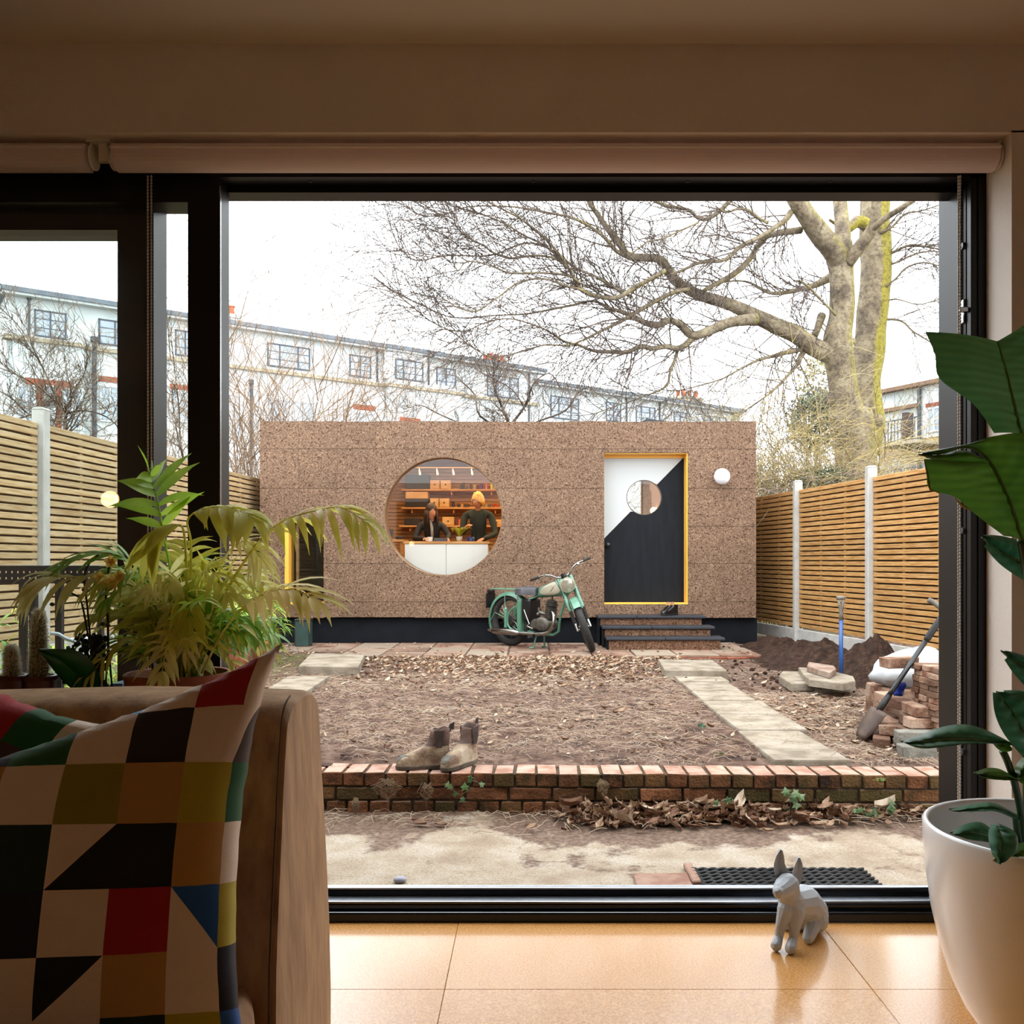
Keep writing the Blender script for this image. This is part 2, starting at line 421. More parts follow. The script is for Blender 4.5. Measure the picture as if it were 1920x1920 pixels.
# backrest: rounded slab, profile in the (y, z) plane; front face leans, side flares near the floor
xe = -.50
def back_profile(k):
    """k from 0 to 1 along the perimeter of the section, clockwise from bottom front"""
    pts = [(1.66, .05), (1.72, .42), (1.80, .65), (1.862, .815), (1.885, .872), (1.925, .903), (2.0, .913), (2.09, .91), (2.145, .88), (2.168, .81), (2.165, .5), (2.16, .05)]
    return pts
pts = cr(back_profile(0), 3)
rows = []
cy, cz = 1.98, .48
for i, (x, s) in enumerate([(-3.0, 1), (-2.4, 1), (-2.05, .997), (-1.75, 1), (-1.45, .998), (-1.22, 1.0), (-.9, 1), (-.7, 1), (-.545, 1), (-.52, .997), (-.507, .988), (-.500, .972)]):
    row = []
    for (y, z) in pts:
        wob = .004 * noise.noise(Vector((x * 5, y * 6, z * 6))) + .004 * math.sin(x * 9 + z * 3) * (z > .88)
        row.append(Vector((x + (0 if i < 8 else (.05 * max(0, .42 - z) ** 1.2 + .012 * math.sin(z * 5))), cy + (y - cy) * s, cz + (z - cz) * s + wob)))
    rows.append(row)
b = MB().grid(rows)
last = rows[-1]; k = len(last)
inner = [Vector((p.x + .001, cy + (p.y - cy) * .93, cz + (p.z - cz) * .97)) for p in last]
b.grid([last, inner]); b.add(inner, [tuple(range(k))[::-1]])
bo = b.build('backrest', vel, sofa, smooth=True)
seam = [(xe - .012, y - .001 if z < .9 else y, z + .0015) for (y, z) in pts if z < .93 and y < 1.95]
MB().tube([(xe - .010 + (.05 * max(0, .42 - z) ** 1.2 + .012 * math.sin(z * 5)), y - .002, z + .002) for (_, y, z) in seam], .0022, 6).build('seam', mat('seam_thread', '5a4028', rough=.9), bo, smooth=True)
MB().tube([(-1.235, y - .0015, z + .0005) for (y, z) in pts if y < 2.1 and z > .5], .0016, 6).build('seam', mat('seam_thread', '5a4028'), bo, smooth=True)
MB().cbox(-3.0, -.505, 1.0, 1.70, .06, .27, b=.03).build('base', vel, sofa, smooth=True)
def cushion_box(x0, x1, y0, y1, z0, z1, name, par, m, puff=.012):
    n = 10; b = MB(); cx, cy2 = (x0 + x1) / 2, (y0 + y1) / 2; hx, hy, hz = (x1 - x0) / 2, (y1 - y0) / 2, (z1 - z0) / 2
    rows = []
    prof = [(.0, -1.0), (.90, -1.0), (.975, -.92), (1.0, -.7), (1.008, 0), (1.0, .7), (.975, .93), (.93, 1.0), (.7, 1.06), (.35, 1.1), (0, 1.12)]
    for (s, t) in prof:
        row = []
        for j in range(48):
            a = 2 * PI * j / 48; c, d = math.cos(a), math.sin(a); q = max(abs(c), abs(d)); e = .8
            u, v = c / (q * (1 - e) + e * (c ** 8 + d ** 8) ** (1 / 8)), d / (q * (1 - e) + e * (c ** 8 + d ** 8) ** (1 / 8))
            row.append(Vector((cx + u * hx * s, cy2 + v * hy * s, (z0 + z1) / 2 + t * hz + .004 * noise.noise(Vector((u * 3, v * 3, t))))))
        row.append(row[0].copy()); rows.append(row)
    b.grid(rows); return b.build(name, m, par, smooth=True, fix=True)
cushion_box(-1.45, -.505, 1.0, 1.745, .25, .40, 'seat_cushion', sofa, vel)
cushion_box(-2.42, -1.47, 1.0, 1.745, .25, .40, 'seat_cushion', sofa, vel)
for (x, y) in ((-.62, 1.08), (-.62, 2.08), (-2.9, 1.08), (-2.9, 2.08)):
    MB().lathe([(.001, 0), (.018, 0), (.024, .06), (.001, .06)], 12, (x, y, 0)).build('leg', mat('dark_wood_leg', '2a1a10', rough=.4), sofa)

# ================================================================ patchwork cushions
PAL = dict(c='e6d5c2', b='241d1c', k='08090c', o='8d8418', y='b3a428', t='b98d4c', g='0e5a30', n='0b1428', r='a4101c', u='1557a6', d='06281a', s='3b9bd0', w='4a3a34')
pm = {}
for q, h in PAL.items():
    pm[q] = mat('cushion_cloth_' + q, h, rough=.85, bump=.25, bsc=420); pm[q].node_tree.nodes['Principled BSDF'].inputs['Sheen Weight'].default_value = .15
keys = list(PAL)
def pillow(name, label, pat, size, M, puff=.085, par=None, sub=6, ears=.06, seed=1, cut=0, cw=None):
    """pat: rows (top first) of cells; 'xy/' or 'xy\\' is a cell split by a diagonal (upper colour first)"""
    nr, nc = len(pat), len(pat[0]); N, Mx = nr * sub, nc * sub
    def pos(i, j, side):
        v, u = 1 - 2 * i / N, -1 + 2 * j / Mx
        if cw:
            acc = [0]
            for w_ in cw: acc.append(acc[-1] + w_)
            q_ = min(j // sub, nc - 1); u = -1 + 2 * (acc[q_] + cw[q_] * (j / sub - q_)) / acc[-1]
        vt = max(.2, 1 - cut * (1 - u)); v = min(v, vt); v0 = v; v = -1 + 2 * (v + 1) / (vt + 1)
        e = (1 - u * u) ** .42 * (1 - v * v) ** .42 if abs(u) < 1 and abs(v) < 1 else 0
        pin = 1 - .10 * (1 - v * v) * abs(u) ** 3 * 1.0; pinv = 1 - .09 * (1 - u * u) * abs(v) ** 3
        crn = 1 + ears * (abs(u) ** 6) * (abs(v) ** 6)
        wr = .006 * noise.noise(Vector((u * 3.1 + seed, v * 3.1, seed))) + .0035 * math.sin(9 * u + 5 * v + seed) * (1 - e)
        edge = max(abs(u), abs(v)) ** 4
        x = u * size / 2 * pin * crn + .004 * noise.noise(Vector((v * 9, seed, 1))) * edge
        z = v0 * size / 2 * pinv * crn + .006 * noise.noise(Vector((u * 9, seed, 5))) * edge
        y = -side * (puff * e + wr * (1 if e > 0 else 0))
        return M @ Vector((x, y, z))
    b = MB(); vs = []; fs = []; ms = []
    for side in (1, -1):
        off = len(vs)
        for i in range(N + 1):
            for j in range(Mx + 1): vs.append(pos(i, j, side))
        for i in range(N):
            for j in range(Mx):
                cell = pat[i // sub][j // sub]; a = off + i * (Mx + 1) + j; q = (a, a + 1, a + Mx + 2, a + Mx + 1)
                fi, fj = i % sub, j % sub
                if len(cell) == 1 or side < 0:
                    mi = [keys.index(cell[0])] * 2; tri = [(q[0], q[1], q[2]), (q[0], q[2], q[3])]
                elif cell[2] == '/':
                    tri = [(q[0], q[1], q[3]), (q[1], q[2], q[3])]; sm = fi + fj
                    k0 = 0 if sm <= sub - 1 else 1; k1 = 0 if sm < sub - 1 else 1
                    mi = [keys.index(cell[k0]), keys.index(cell[k1])]
                else:
                    tri = [(q[0], q[1], q[2]), (q[0], q[2], q[3])]
                    k0 = 0 if fj >= fi else 1; k1 = 0 if fj > fi else 1
                    mi = [keys.index(cell[k0]), keys.index(cell[k1])]
                for t_, m_ in zip(tri, mi):
                    fs.append(t_ if side > 0 else t_[::-1]); ms.append(m_)
    b.v = [tuple(v) for v in vs]; b.f = fs; b.m = ms
    o = b.build(name, [pm[q] for q in keys], None, smooth=True, loc=tuple(M.translation))
    md = o.modifiers.new('w', 'WELD'); md.merge_threshold = .0015
    tag(o, label, 'cushion')
    return o
pat1 = [['c', 'o', 'c', 'n', 's', 'c', 'r', 'c'],
        ['t', 'c', 'n', 'g', 'c', 'b', 'c', 'cw/'],
        ['o', 'c', 't', 'c', 'o', 't', 'y', 'g'],
        ['c', 'k', 'd', 'd', 'ck/', 'k', 't', 'c'],
        ['r', 'c', 'n', 'n', 'c', 'r', 'uc\\', 'y'],
        ['c', 'g', 'c', 'c', 'kc/', 't', 'c', 'n'],
        ['k', 'c', 'y', 'c', 'c', 'd', 'y', 'u']]
Mp = T(-.828, 1.54, .705) @ Rz(math.radians(9)) @ Rx(math.radians(-14)) @ Ry(math.radians(2))
pillow('cushion', 'large square geometric patchwork cushion leaning in front, red corner up', pat1, .70, Mp, puff=.11, ears=.05, cut=.40, cw=[1.0] * 6 + [.90, .30])
pat2 = [['y', 'y', 'y', 'r', 'g', 'c'], ['y', 'y', 'c', 'c', 'w', 'y'], ['n', 'n', 'n', 'c', 'g', 'c'], ['n', 'n', 'c', 'c', 'c', 'n'], ['c', 'g', 't', 'c', 'o', 'c'], ['t', 'c', 'n', 'c', 'r', 'c']]
Mp2 = T(-1.10, 1.69, .74) @ Rz(math.radians(-6)) @ Rx(math.radians(-14)) @ Ry(math.radians(20))
pillow('cushion', 'second patchwork cushion half hidden at the far left behind the larger one', pat2, .5, Mp2, puff=.08, seed=4)
ALB = .42
# ================================================================ garden ground
def soil_mat(name, a, b2, c3, straw, amt=.5, s=9):
    m, n, l, b = new_mat(name); vec = tex_coord(n, l, rnd=False)
    c = ramp(n, l, noise_tex(n, l, vec, s, 9, .68), [(.34, lin(a)), (.5, lin(b2)), (.64, lin(c3))])
    # flecks of dry straw and crumbs pressed into the earth
    v = n.new('ShaderNodeTexVoronoi'); v.inputs['Scale'].default_value = 75; mp = n.new('ShaderNodeMapping'); mp.inputs['Scale'].default_value = (1, 2.2, 1)
    l.new(vec, mp.inputs[0]); l.new(mp.outputs[0], v.inputs['Vector'])
    sp = n.new('ShaderNodeSeparateColor'); l.new(v.outputs['Color'], sp.inputs[0])
    th = ramp(n, l, sp.outputs[0], [(.80, (0, 0, 0, 1)), (.86, (1, 1, 1, 1))], 'LINEAR')
    pat = ramp(n, l, noise_tex(n, l, vec, 1.4, 4), [(.42, (0, 0, 0, 1)), (.60, (1, 1, 1, 1))])
    f = mixc(n, l, 1.0, th, pat, 'MULTIPLY'); f2 = mixc(n, l, 1.0, f, (amt, amt, amt, 1), 'MULTIPLY')
    c = mixc(n, l, f2, c, lin(straw))
    l.new(c, b.inputs['Base Color']); b.inputs['Roughness'].default_value = .95; b.inputs['Specular IOR Level'].default_value = .15
    bp = n.new('ShaderNodeBump'); bp.inputs['Strength'].default_value = 1; bp.inputs['Distance'].default_value = .03
    l.new(noise_tex(n, l, vec, 28, 8, .7), bp.inputs['Height']); l.new(bp.outputs[0], b.inputs['Normal'])
    return m
soil = soil_mat('garden_soil', '4e3a34', '8e6e5e', 'bc9c88', 'f0d4b8', .9)
dark_soil = soil_mat('dark_soil', '33231c', '513a2e', '6b4f3f', '8a6c54', .3, 14)
def terrain(x0, x1, y0, y1, nx, ny, fn):
    rows = [[Vector((x0 + (x1 - x0) * i / nx, y0 + (y1 - y0) * j / ny, 0)) for i in range(nx + 1)] for j in range(ny + 1)]
    for r in rows:
        for p in r: p.z = fn(p.x, p.y)
    return MB().grid(rows)
def gfn(x, y):
    z = gz(x, y)
    if y > 13: z = gz(x, 13, False) + .05 * noise.noise(Vector((x * .3, y * .3, 0)))
    if y < 5.10: z -= .01
    return z
gobj = terrain(-4.6, 5.0, 4.93, 13.0, 240, 200, gfn).build('garden_ground', soil, None, smooth=True); tag(gobj, kind='structure')
gb = terrain(-60, 60, 13.0, 100, 40, 30, lambda x, y: .12 + .0 * x).box(-60, -4.6, 3.3, 13, -.3, .10).box(5.0, 60, 3.3, 13, -.3, .10).build('far_ground', mat('far_ground_soil', '6b5a44', '7c7350', sc=.5, rough=.95), None)
tag(gb, kind='structure')
# concrete patio below the brick wall, with patches of trodden soil
m, n, l, b = new_mat('patio_concrete'); vec = tex_coord(n, l, rnd=False)
base = ramp(n, l, noise_tex(n, l, vec, 5, 8, .6), [(.35, lin('ccb296')), (.5, lin('e4ceb2')), (.66, lin('f6e6d0'))])
spk = ramp(n, l, noise_tex(n, l, vec, 90, 6, .7), [(.40, (.72, .68, .63, 1)), (.55, (1, 1, 1, 1))])
base = mixc(n, l, 1.0, base, spk, 'MULTIPLY')
# dirt: more of it the nearer the wall, plus separate patches
sep = n.new('ShaderNodeSeparateXYZ'); l.new(vec, sep.inputs[0])
mr = n.new('ShaderNodeMapRange'); mr.inputs[1].default_value = 4.05; mr.inputs[2].default_value = 4.75; mr.inputs[3].default_value = -.10; mr.inputs[4].default_value = .34; l.new(sep.outputs[1], mr.inputs[0])
mx_ = n.new('ShaderNodeMapRange'); mx_.inputs[1].default_value = -.8; mx_.inputs[2].default_value = 1.0; mx_.inputs[3].default_value = -.05; mx_.inputs[4].default_value = .09; l.new(sep.outputs[0], mx_.inputs[0])
nz = ramp(n, l, noise_tex(n, l, vec, 2.3, 8, .66), [(.2, (0, 0, 0, 1)), (.8, (1, 1, 1, 1))])
a1 = n.new('ShaderNodeMath'); a1.operation = 'ADD'; l.new(nz, a1.inputs[0]); l.new(mr.outputs[0], a1.inputs[1])
a2 = n.new('ShaderNodeMath'); a2.operation = 'ADD'; l.new(a1.outputs[0], a2.inputs[0]); l.new(mx_.outputs[0], a2.inputs[1])
dirt = ramp(n, l, a2.outputs[0], [(.57, (0, 0, 0, 1)), (.66, (1, 1, 1, 1))])
dc = ramp(n, l, noise_tex(n, l, vec, 40, 6), [(.4, lin('7a5c48')), (.6, lin('a88870'))])
c = mixc(n, l, dirt, base, dc); l.new(c, b.inputs['Base Color']); b.inputs['Roughness'].default_value = .9
bp = n.new('ShaderNodeBump'); bp.inputs['Strength'].default_value = .6; bp.inputs['Distance'].default_value = .012
l.new(noise_tex(n, l, vec, 50, 8, .7), bp.inputs['Height']); l.new(bp.outputs[0], b.inputs['Normal'])
patio_m = m
tag(terrain(-4.6, 5.0, 3.18, 4.86, 160, 34, lambda x, y: PATIO + .006 * noise.noise(Vector((x * 2, y * 2, 0))) + .035 * max(0, (y - 4.5) / .3) ** 2 * (.6 + noise.noise(Vector((x * 3, y * 3, 4))))).build('patio', patio_m, None, smooth=True), kind='structure')

# ================================================================ brick retaining wall
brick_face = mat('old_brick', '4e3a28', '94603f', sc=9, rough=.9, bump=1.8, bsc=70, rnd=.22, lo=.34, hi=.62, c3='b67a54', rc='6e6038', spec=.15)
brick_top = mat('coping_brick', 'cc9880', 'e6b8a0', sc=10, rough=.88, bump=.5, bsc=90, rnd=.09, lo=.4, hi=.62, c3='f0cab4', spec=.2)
brick_red = mat('red_brick', '7a4630', 'a85c40', sc=8, rough=.9, bump=1, bsc=60, rnd=.12, c3='b8745a', spec=.15)
def two_tone(b):   # worn pale tops on the coping bricks, mossy faces
    return b
wy = lambda x: 4.787 - .022 * (x + 1)
gw = thing('brick_retaining_wall', 'low old brick retaining wall with a worn coping of headers below the garden', 'wall', (0, 4.8, PATIO))
RB = random.Random(11)
def brick_proto(lx, ly, lz, name, mats, jit=.0025):
    b = MB(); b.cbox(-lx / 2, lx / 2, 0, ly, 0, lz, b=.004, jit=jit)
    # face index: after six main faces; +z face is number 5 in construction order (axis z, sign +)
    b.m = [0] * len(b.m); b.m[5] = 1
    return b.build(name, mats, gw, world=False)
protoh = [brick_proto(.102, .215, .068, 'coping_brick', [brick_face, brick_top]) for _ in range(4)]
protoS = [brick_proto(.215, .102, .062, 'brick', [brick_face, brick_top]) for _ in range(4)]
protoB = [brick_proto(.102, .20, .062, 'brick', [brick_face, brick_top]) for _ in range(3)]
used = set()
def put(protos, x, z, y, rz=0, rx=0):
    p = RB.choice(protos)
    o = p if p.name not in used else p.copy()
    if o is not p: COL.objects.link(o)
    used.add(p.name); o.parent = gw
    o.matrix_basis = T(x, y - 4.8, z - PATIO) @ Rz(rz) @ Rx(rx) @ Matrix.Scale(1 if RB.random() < .5 else -1, 4, (1, 0, 0)); return o
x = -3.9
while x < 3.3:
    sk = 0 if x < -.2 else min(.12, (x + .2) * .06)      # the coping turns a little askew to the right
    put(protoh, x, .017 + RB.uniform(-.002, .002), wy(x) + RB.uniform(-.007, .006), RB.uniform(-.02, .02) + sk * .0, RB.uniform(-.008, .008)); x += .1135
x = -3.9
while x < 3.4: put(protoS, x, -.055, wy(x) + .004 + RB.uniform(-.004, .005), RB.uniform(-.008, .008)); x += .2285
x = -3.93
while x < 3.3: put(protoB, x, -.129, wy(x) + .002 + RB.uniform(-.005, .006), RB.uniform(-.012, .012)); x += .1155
for p in protoh + protoS + protoB:
    if p.name not in used: bpy.data.objects.remove(p)
core = MB(); core.add([Vector((x_, wy(x_) + dy, z_)) for x_ in (-3.95, 3.35) for dy in (.016, .19) for z_ in (PATIO - .1, .078)],
    [(0, 1, 3, 2), (4, 6, 7, 5), (0, 4, 5, 1), (2, 3, 7, 6), (0, 2, 6, 4), (1, 5, 7, 3)])
core.build('mortar', mat('lime_mortar', '3a2c20', '6e5a40', sc=30, rough=.95), gw)

# ================================================================ paving in front of the studio, stepping slabs, path
pav_m = mat('paving_slab', '8c6654', 'b88e78', sc=3, rough=.9, bump=.5, bsc=50, rnd=.10, c3='c8ae98', rc='c4b29c', spec=.2)
pale_m = mat('pale_concrete_slab', 'a69682', 'c2b29c', sc=6, rough=.92, bump=.6, bsc=50, rnd=.06, c3='d0c2ae', spec=.2, det=8)
PZ = .138
pv = tag(thing('paving', None, None, (0, 11, PZ)), kind='structure')
sl = [MB().cbox(-.232, .232, -.232, .232, -.05, 0, b=.004, jit=.002).build('paving_slab', pav_m, pv, world=False)]
firstp = True
for j in range(4):
    for i in range(12):
        x = -2.95 + i * .483; y = 10.50 + j * .483
        if j == 0 and i < 2: continue
        o = sl[0] if firstp else inst(sl[0], pv)
        firstp = False
        o.matrix_basis = T(x, y - 11 + RB.uniform(-.006, .006), RB.uniform(-.004, .004)) @ Rz(RB.uniform(-.012, .012)) @ Rx(RB.uniform(-.006, .006))
eb = MB().cbox(-.107, .107, -.05, .05, -.06, .0, b=.004, jit=.002).build('edging_brick', brick_red, pv, world=False)
for i in range(9):
    o = eb if i == 0 else inst(eb, pv)
    o.matrix_basis = T(.95 + i * .222, 10.20 - 11 + RB.uniform(-.01, .01) - .004 * i, -.012 + RB.uniform(-.006, .004)) @ Rz(RB.uniform(-.04, .04))
pth = tag(thing('garden_path', None, None, (1.53, 6.5, .1)), kind='structure')
def slabq(name, quad, z, th, m, par, kind=None):
    b = MB(); k = len(quad); vs = []
    c = Vector((sum(q[0] for q in quad) / k, sum(q[1] for q in quad) / k, 0))
    for (s, dz) in ((.985, 0), (1, -.008), (1, -th)):
        for q in quad: vs.append(Vector((c.x + (q[0] - c.x) * s, c.y + (q[1] - c.y) * s, z + dz + (q[2] if len(q) > 2 else 0))))
    fs = [tuple(range(k))] + [(a * k + i, (a + 1) * k + i, (a + 1) * k + (i + 1) % k, a * k + (i + 1) % k) for a in (0, 1) for i in range(k)] + [tuple(range(3 * k - 1, 2 * k - 1, -1))]
    b.add(vs, fs); return b.build(name, m, par, fix=True)
ys = [4.98, 5.28, 5.86, 6.45, 7.07, 7.57, 8.10, 8.62]
for a, c2 in zip(ys[:-1], ys[1:]):
    g = .006; xr = 1.745 + RB.uniform(-.02, .03)
    slabq('path_slab', [(1.318 + RB.uniform(-.01, .01), a + g), (xr, a + g + RB.uniform(-.01, .01)), (xr + RB.uniform(-.02, .02), c2 - g), (1.318, c2 - g)], gz(1.5, (a + c2) / 2, False) + .022 + RB.uniform(-.003, .003), .06, pale_m, pth)
def gslab(px, z, th, name, label, m=pale_m, group=None):
    q = [((x_ - CX) * ((CZ - z) * F / (y_ - CY)) / F, (CZ - z) * F / (y_ - CY)) for x_, y_ in px]
    o = slabq(name, q, z, th, m, None); return tag(o, label, 'paving slab', group)
gslab([(560, 1248), (672, 1250), (684, 1227), (583, 1225)], .20, .09, 'stone_slab', 'thick pale square slab lying raised before the left end of the paving')
gslab([(500, 1292), (573, 1297), (618, 1267), (540, 1268)], .145, .06, 'stone_slab', 'pale flat slab sunk in the soil just above the sofa back')
gslab([(1246, 1256), (1363, 1257), (1337, 1238), (1234, 1236)], .19, .085, 'stone_slab', 'thick pale slab lying raised at the head of the garden path')
# lifted rubble slabs by the blue spade
def rub(px, z, th, label, m=pale_m): return tag(gslab(px, z, th, 'rubble_slab', label, m), cat='slab')
rub([(1478, 1284), (1540, 1292), (1605, 1288), (1600, 1276), (1520, 1268)], .14, .06, 'broken concrete slab lowest under the blue spade')
rub([(1460, 1267), (1482, 1281), (1542, 1280), (1538, 1266), (1500, 1259), (1468, 1258)], .185, .065, 'broken hexagonal slab left of the blue spade')
rub([(1507, 1266), (1517, 1273), (1580, 1281), (1604, 1276), (1600, 1268), (1545, 1254), (1497, 1251)], .235, .06, 'long broken slab stacked above the hexagonal one')
rub([(1513, 1249), (1556, 1262), (1568, 1254), (1563, 1248), (1516, 1241)], .285, .045, 'reddish broken piece topmost on the slab heap', mat('pinkish_slab', 'a8806a', 'd0b8a4', sc=9, rough=.9, bump=.6))

# ---- heaps of dug soil by the right fence
def heap(name, label, cx, cy, sx, sy, h, n_=44, seed=0):
    rows = []
    for j in range(n_ + 1):
        row = []
        for i in range(n_ + 1):
            u, v = -2.2 + 4.4 * i / n_, -2.2 + 4.4 * j / n_
            x, y = cx + u * sx, cy + v * sy
            d = u * u + v * v
            g = math.exp(-d / 1.1)
            nn = noise.fractal(Vector((x * 5, y * 5, seed)), .8, 2.1, 5)
            z = gz(x, y) - .03 + h * g * (1 + .22 * nn) + .03 * nn * math.exp(-d / 3)
            row.append(Vector((x, y, z)))
        rows.append(row)
    o = MB().grid(rows).build(name, dark_soil, None, smooth=False, loc=(cx, cy, gz(cx, cy)))
    tag(o, label, 'soil heap')
heap('soil_heap', 'highest heap of dark dug soil between the second right fence post and the bricks', 3.12, 8.35, .30, .42, .42, seed=1)
heap('soil_heap', 'long low heap of dark soil along the fence behind the blue spade', 3.0, 9.6, .42, .72, .26, 50, seed=2)
heap('soil_heap', 'spread of dark soil beside the right corner of the cork studio', 3.0, 11.15, .34, .5, .17, seed=3)
crumb = MB(); RCB = random.Random(41)
for i in range(3600):
    x, y = RCB.uniform(-2.6, 3.0), RCB.uniform(5.1, 10.1)
    if 1.28 < x < 1.8: continue
    r = RCB.uniform(.003, .013) * (1.4 if noise.noise(Vector((x, y, 2))) > .1 else .8); crumb.ball((x, y, gz(x, y) + r * .3), r, 5, sx=RCB.uniform(.7, 1.5), sy=RCB.uniform(.7, 1.4), sz=.8)
tag(crumb.build('soil_crumbs', mat('crumb_soil', '7a6252', 'b89c84', sc=4, rough=.95), None), 'crumbs of brown soil lying all over the garden', 'soil', kind='stuff')
clod = MB()
for i in range(240):
    x, y = R.gauss(2.55, .45), R.uniform(7.6, 11.4)
    if x > 3.3 or (x < 2.35 and y > 9.9): continue
    r = R.uniform(.008, .028); clod.ball((x, y, gz(x, y) + r * .4), r, 6, sx=R.uniform(.7, 1.3), sz=.8)
tag(clod.build('soil_clods', dark_soil), 'crumbs of dark soil scattered round the blue spade', 'soil', kind='stuff')

# ================================================================ fences
fence_wood = mat('fence_wood', 'e0b47c', 'f6d29c', sc=5, rough=.75, bump=.25, bsc=70, rnd=.13, stretch=(14, 1, 14), c3='ffe0b0', spec=.25, det=6)
fence_woodR = mat('fence_wood_warm', 'd69a58', 'f0b46c', sc=5, rough=.75, bump=.25, bsc=70, rnd=.13, stretch=(14, 1, 14), c3='fac884', spec=.25, det=6)
conc_m = mat('concrete_post', 'e4dfd6', 'f6f2ea', sc=8, rough=.9, bump=.35, bsc=60)
def fence(side, ys_, xf, ztop, pitch, labs, plabs, wood, slat_h=.046):
    nsl = 29
    for k in range(len(ys_) - 1):
        y0, y1 = ys_[k], ys_[k + 1]; x0, x1 = xf(y0), xf(y1); L = math.hypot(x1 - x0, y1 - y0); a = math.atan2(x1 - x0, y1 - y0)
        p = thing('fence_panel', labs[k], 'fence panel', (x0, y0, 0), group=None); p.rotation_euler = (0, 0, -a)
        s0 = None; s = 1 if side == 'L' else -1   # garden side is +x for the left fence, -x for the right one
        for i in range(nsl):
            z = ztop - .046 - i * pitch
            if s0 is None:
                s0 = MB().cbox(-.009, .009, .055, L - .055, 0, slat_h, b=.003).build('slat', wood, p, world=False); o = s0
            else: o = inst(s0, p)
            o.matrix_basis = T(R.uniform(-.0015, .0015), 0, z) @ Rx(R.uniform(-.0012, .0012))
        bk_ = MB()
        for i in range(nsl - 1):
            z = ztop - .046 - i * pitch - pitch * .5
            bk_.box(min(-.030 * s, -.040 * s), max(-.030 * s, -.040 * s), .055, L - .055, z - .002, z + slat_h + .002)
        bb = bk_.build('rear_slats', mat('dark_gap_wood', '5e4226', '6e5030', sc=5, rough=.8, stretch=(14, 1, 14)), p, world=False, fix=True); bb['kind'] = 'stuff'  # backing added and coloured dark to stand for shade in the gaps
        for yb in (.075, L * .33, L * .66, L - .075):
            o = MB().cbox(min(-.009 * s, -.030 * s), max(-.009 * s, -.030 * s), yb - .022, yb + .022, ztop - nsl * pitch, ztop, b=.002).build('batten', wood, p, world=False, fix=True)
        MB().cbox(-.02, .02, .05, L - .05, ztop - nsl * pitch - .17, ztop - nsl * pitch - .012, b=.004).build('gravel_board', conc_m, p, world=False, fix=True)
    for k, y in enumerate(ys_):
        x = xf(y); pl = plabs[k] if k < len(plabs) else None
        if pl is None: continue
        b = MB(); zt = ztop + .13
        b.cbox(x - .052, x + .052, y - .05, y + .05, -.1, zt - .02, b=.008); b.prism([(x - .052, zt - .02), (x + .052, zt - .02), (x + .03, zt), (x - .03, zt)], y - .05, y + .05)
        tag(b.build('concrete_post', conc_m, None, loc=(x, y, 0)), pl, 'post')
xl = lambda y: -3.70 - .06 * (12.26 - y)
xr_ = lambda y: 3.44 + .158 * (11.8 - y)
fence('L', [3.695, 5.525, 7.355, 9.185, 11.015, 12.845], xl, 2.318, .0617,
      ['slatted fence panel at the far left nearest the house', 'slatted fence panel left of the pale post at the far left', 'long slatted fence panel right of the pale left post', 'slatted fence panel seen between the black window frames', 'slatted fence panel beside the left corner of the cork studio'],
      [None, 'pale concrete fence post hidden at the far left edge', 'pale concrete fence post seen through the left sliding pane', None, None, None], fence_wood)
for k_, y_ in enumerate((9.185, 11.015, 12.845)):
    x_ = xl(y_); MB().cbox(x_ - .052, x_ + .052, y_ - .05, y_ + .05, -.1, 2.30, b=.006).build('concrete_post', conc_m, None, loc=(x_, y_, 0))
pp = [o for o in bpy.data.objects if o.name.startswith('concrete_post') and 'label' not in o]
for o, l_ in zip(pp, ('left fence post hidden behind the black sliding stile', 'left fence post next before the cork studio', 'left fence post behind the corner of the cork studio')): tag(o, l_, 'post')
fence('R', [4.49, 6.34, 8.17, 10.0, 11.8, 13.62], xr_, 2.127, .0617,
      ['slatted fence panel nearest the house behind the right window jamb', 'slatted fence panel behind the brick stack at the right', 'slatted fence panel between the big leaves and the second right post', 'warm slatted fence panel between the two right posts', 'shaded slatted fence panel beside the right side of the cork studio'],
      [None, None, 'right fence post hidden behind the window jamb', 'tall pale concrete fence post behind the blue spade to the right', 'pale concrete fence post nearest the cork studio at the right', None], fence_woodR)
# ================================================================ the cork garden studio
SY, SX0, SX1, SZ0, SZ1, SD = 11.8, -3.56, 2.90, .47, 3.025, 15.2
cork = cork_mat('cork_cladding', '684c3c', 'a6866e', 'd0ac90', 84)
cork_d = cork_mat('cork_riser', '563c2e', '966f56', 'c29a7c', 80)
ply = mat('plywood', 'c4904f', 'd6a766', sc=3, rough=.55, stretch=(1, 1, 8), c3='deb47a')
_a = ALB; ALB = .85   # yellow paint and opal glass are darkened less than other outdoor colours
yellow = mat('yellow_frame', 'f6ba48', rough=.5); opal = mat('opal_glass', 'f6f5fa', rough=.25, trans=.35); ALB = _a
navy = mat('navy_plinth', '10141b', '181d26', sc=5, rough=.85, spec=.2, bump=.2)
st = thing('garden_studio', 'cork clad garden studio with a big round window and a two tone door', 'studio', (0, SY, 0))
circ = (-1.177, 1.79, .77)
door_r = (.923, 2.013, .645, 2.616); win_r = (-3.24, -2.73, .645, 1.762)
zs = [.47, .676, 1.176, 1.66, 2.154, 2.667, 3.025]
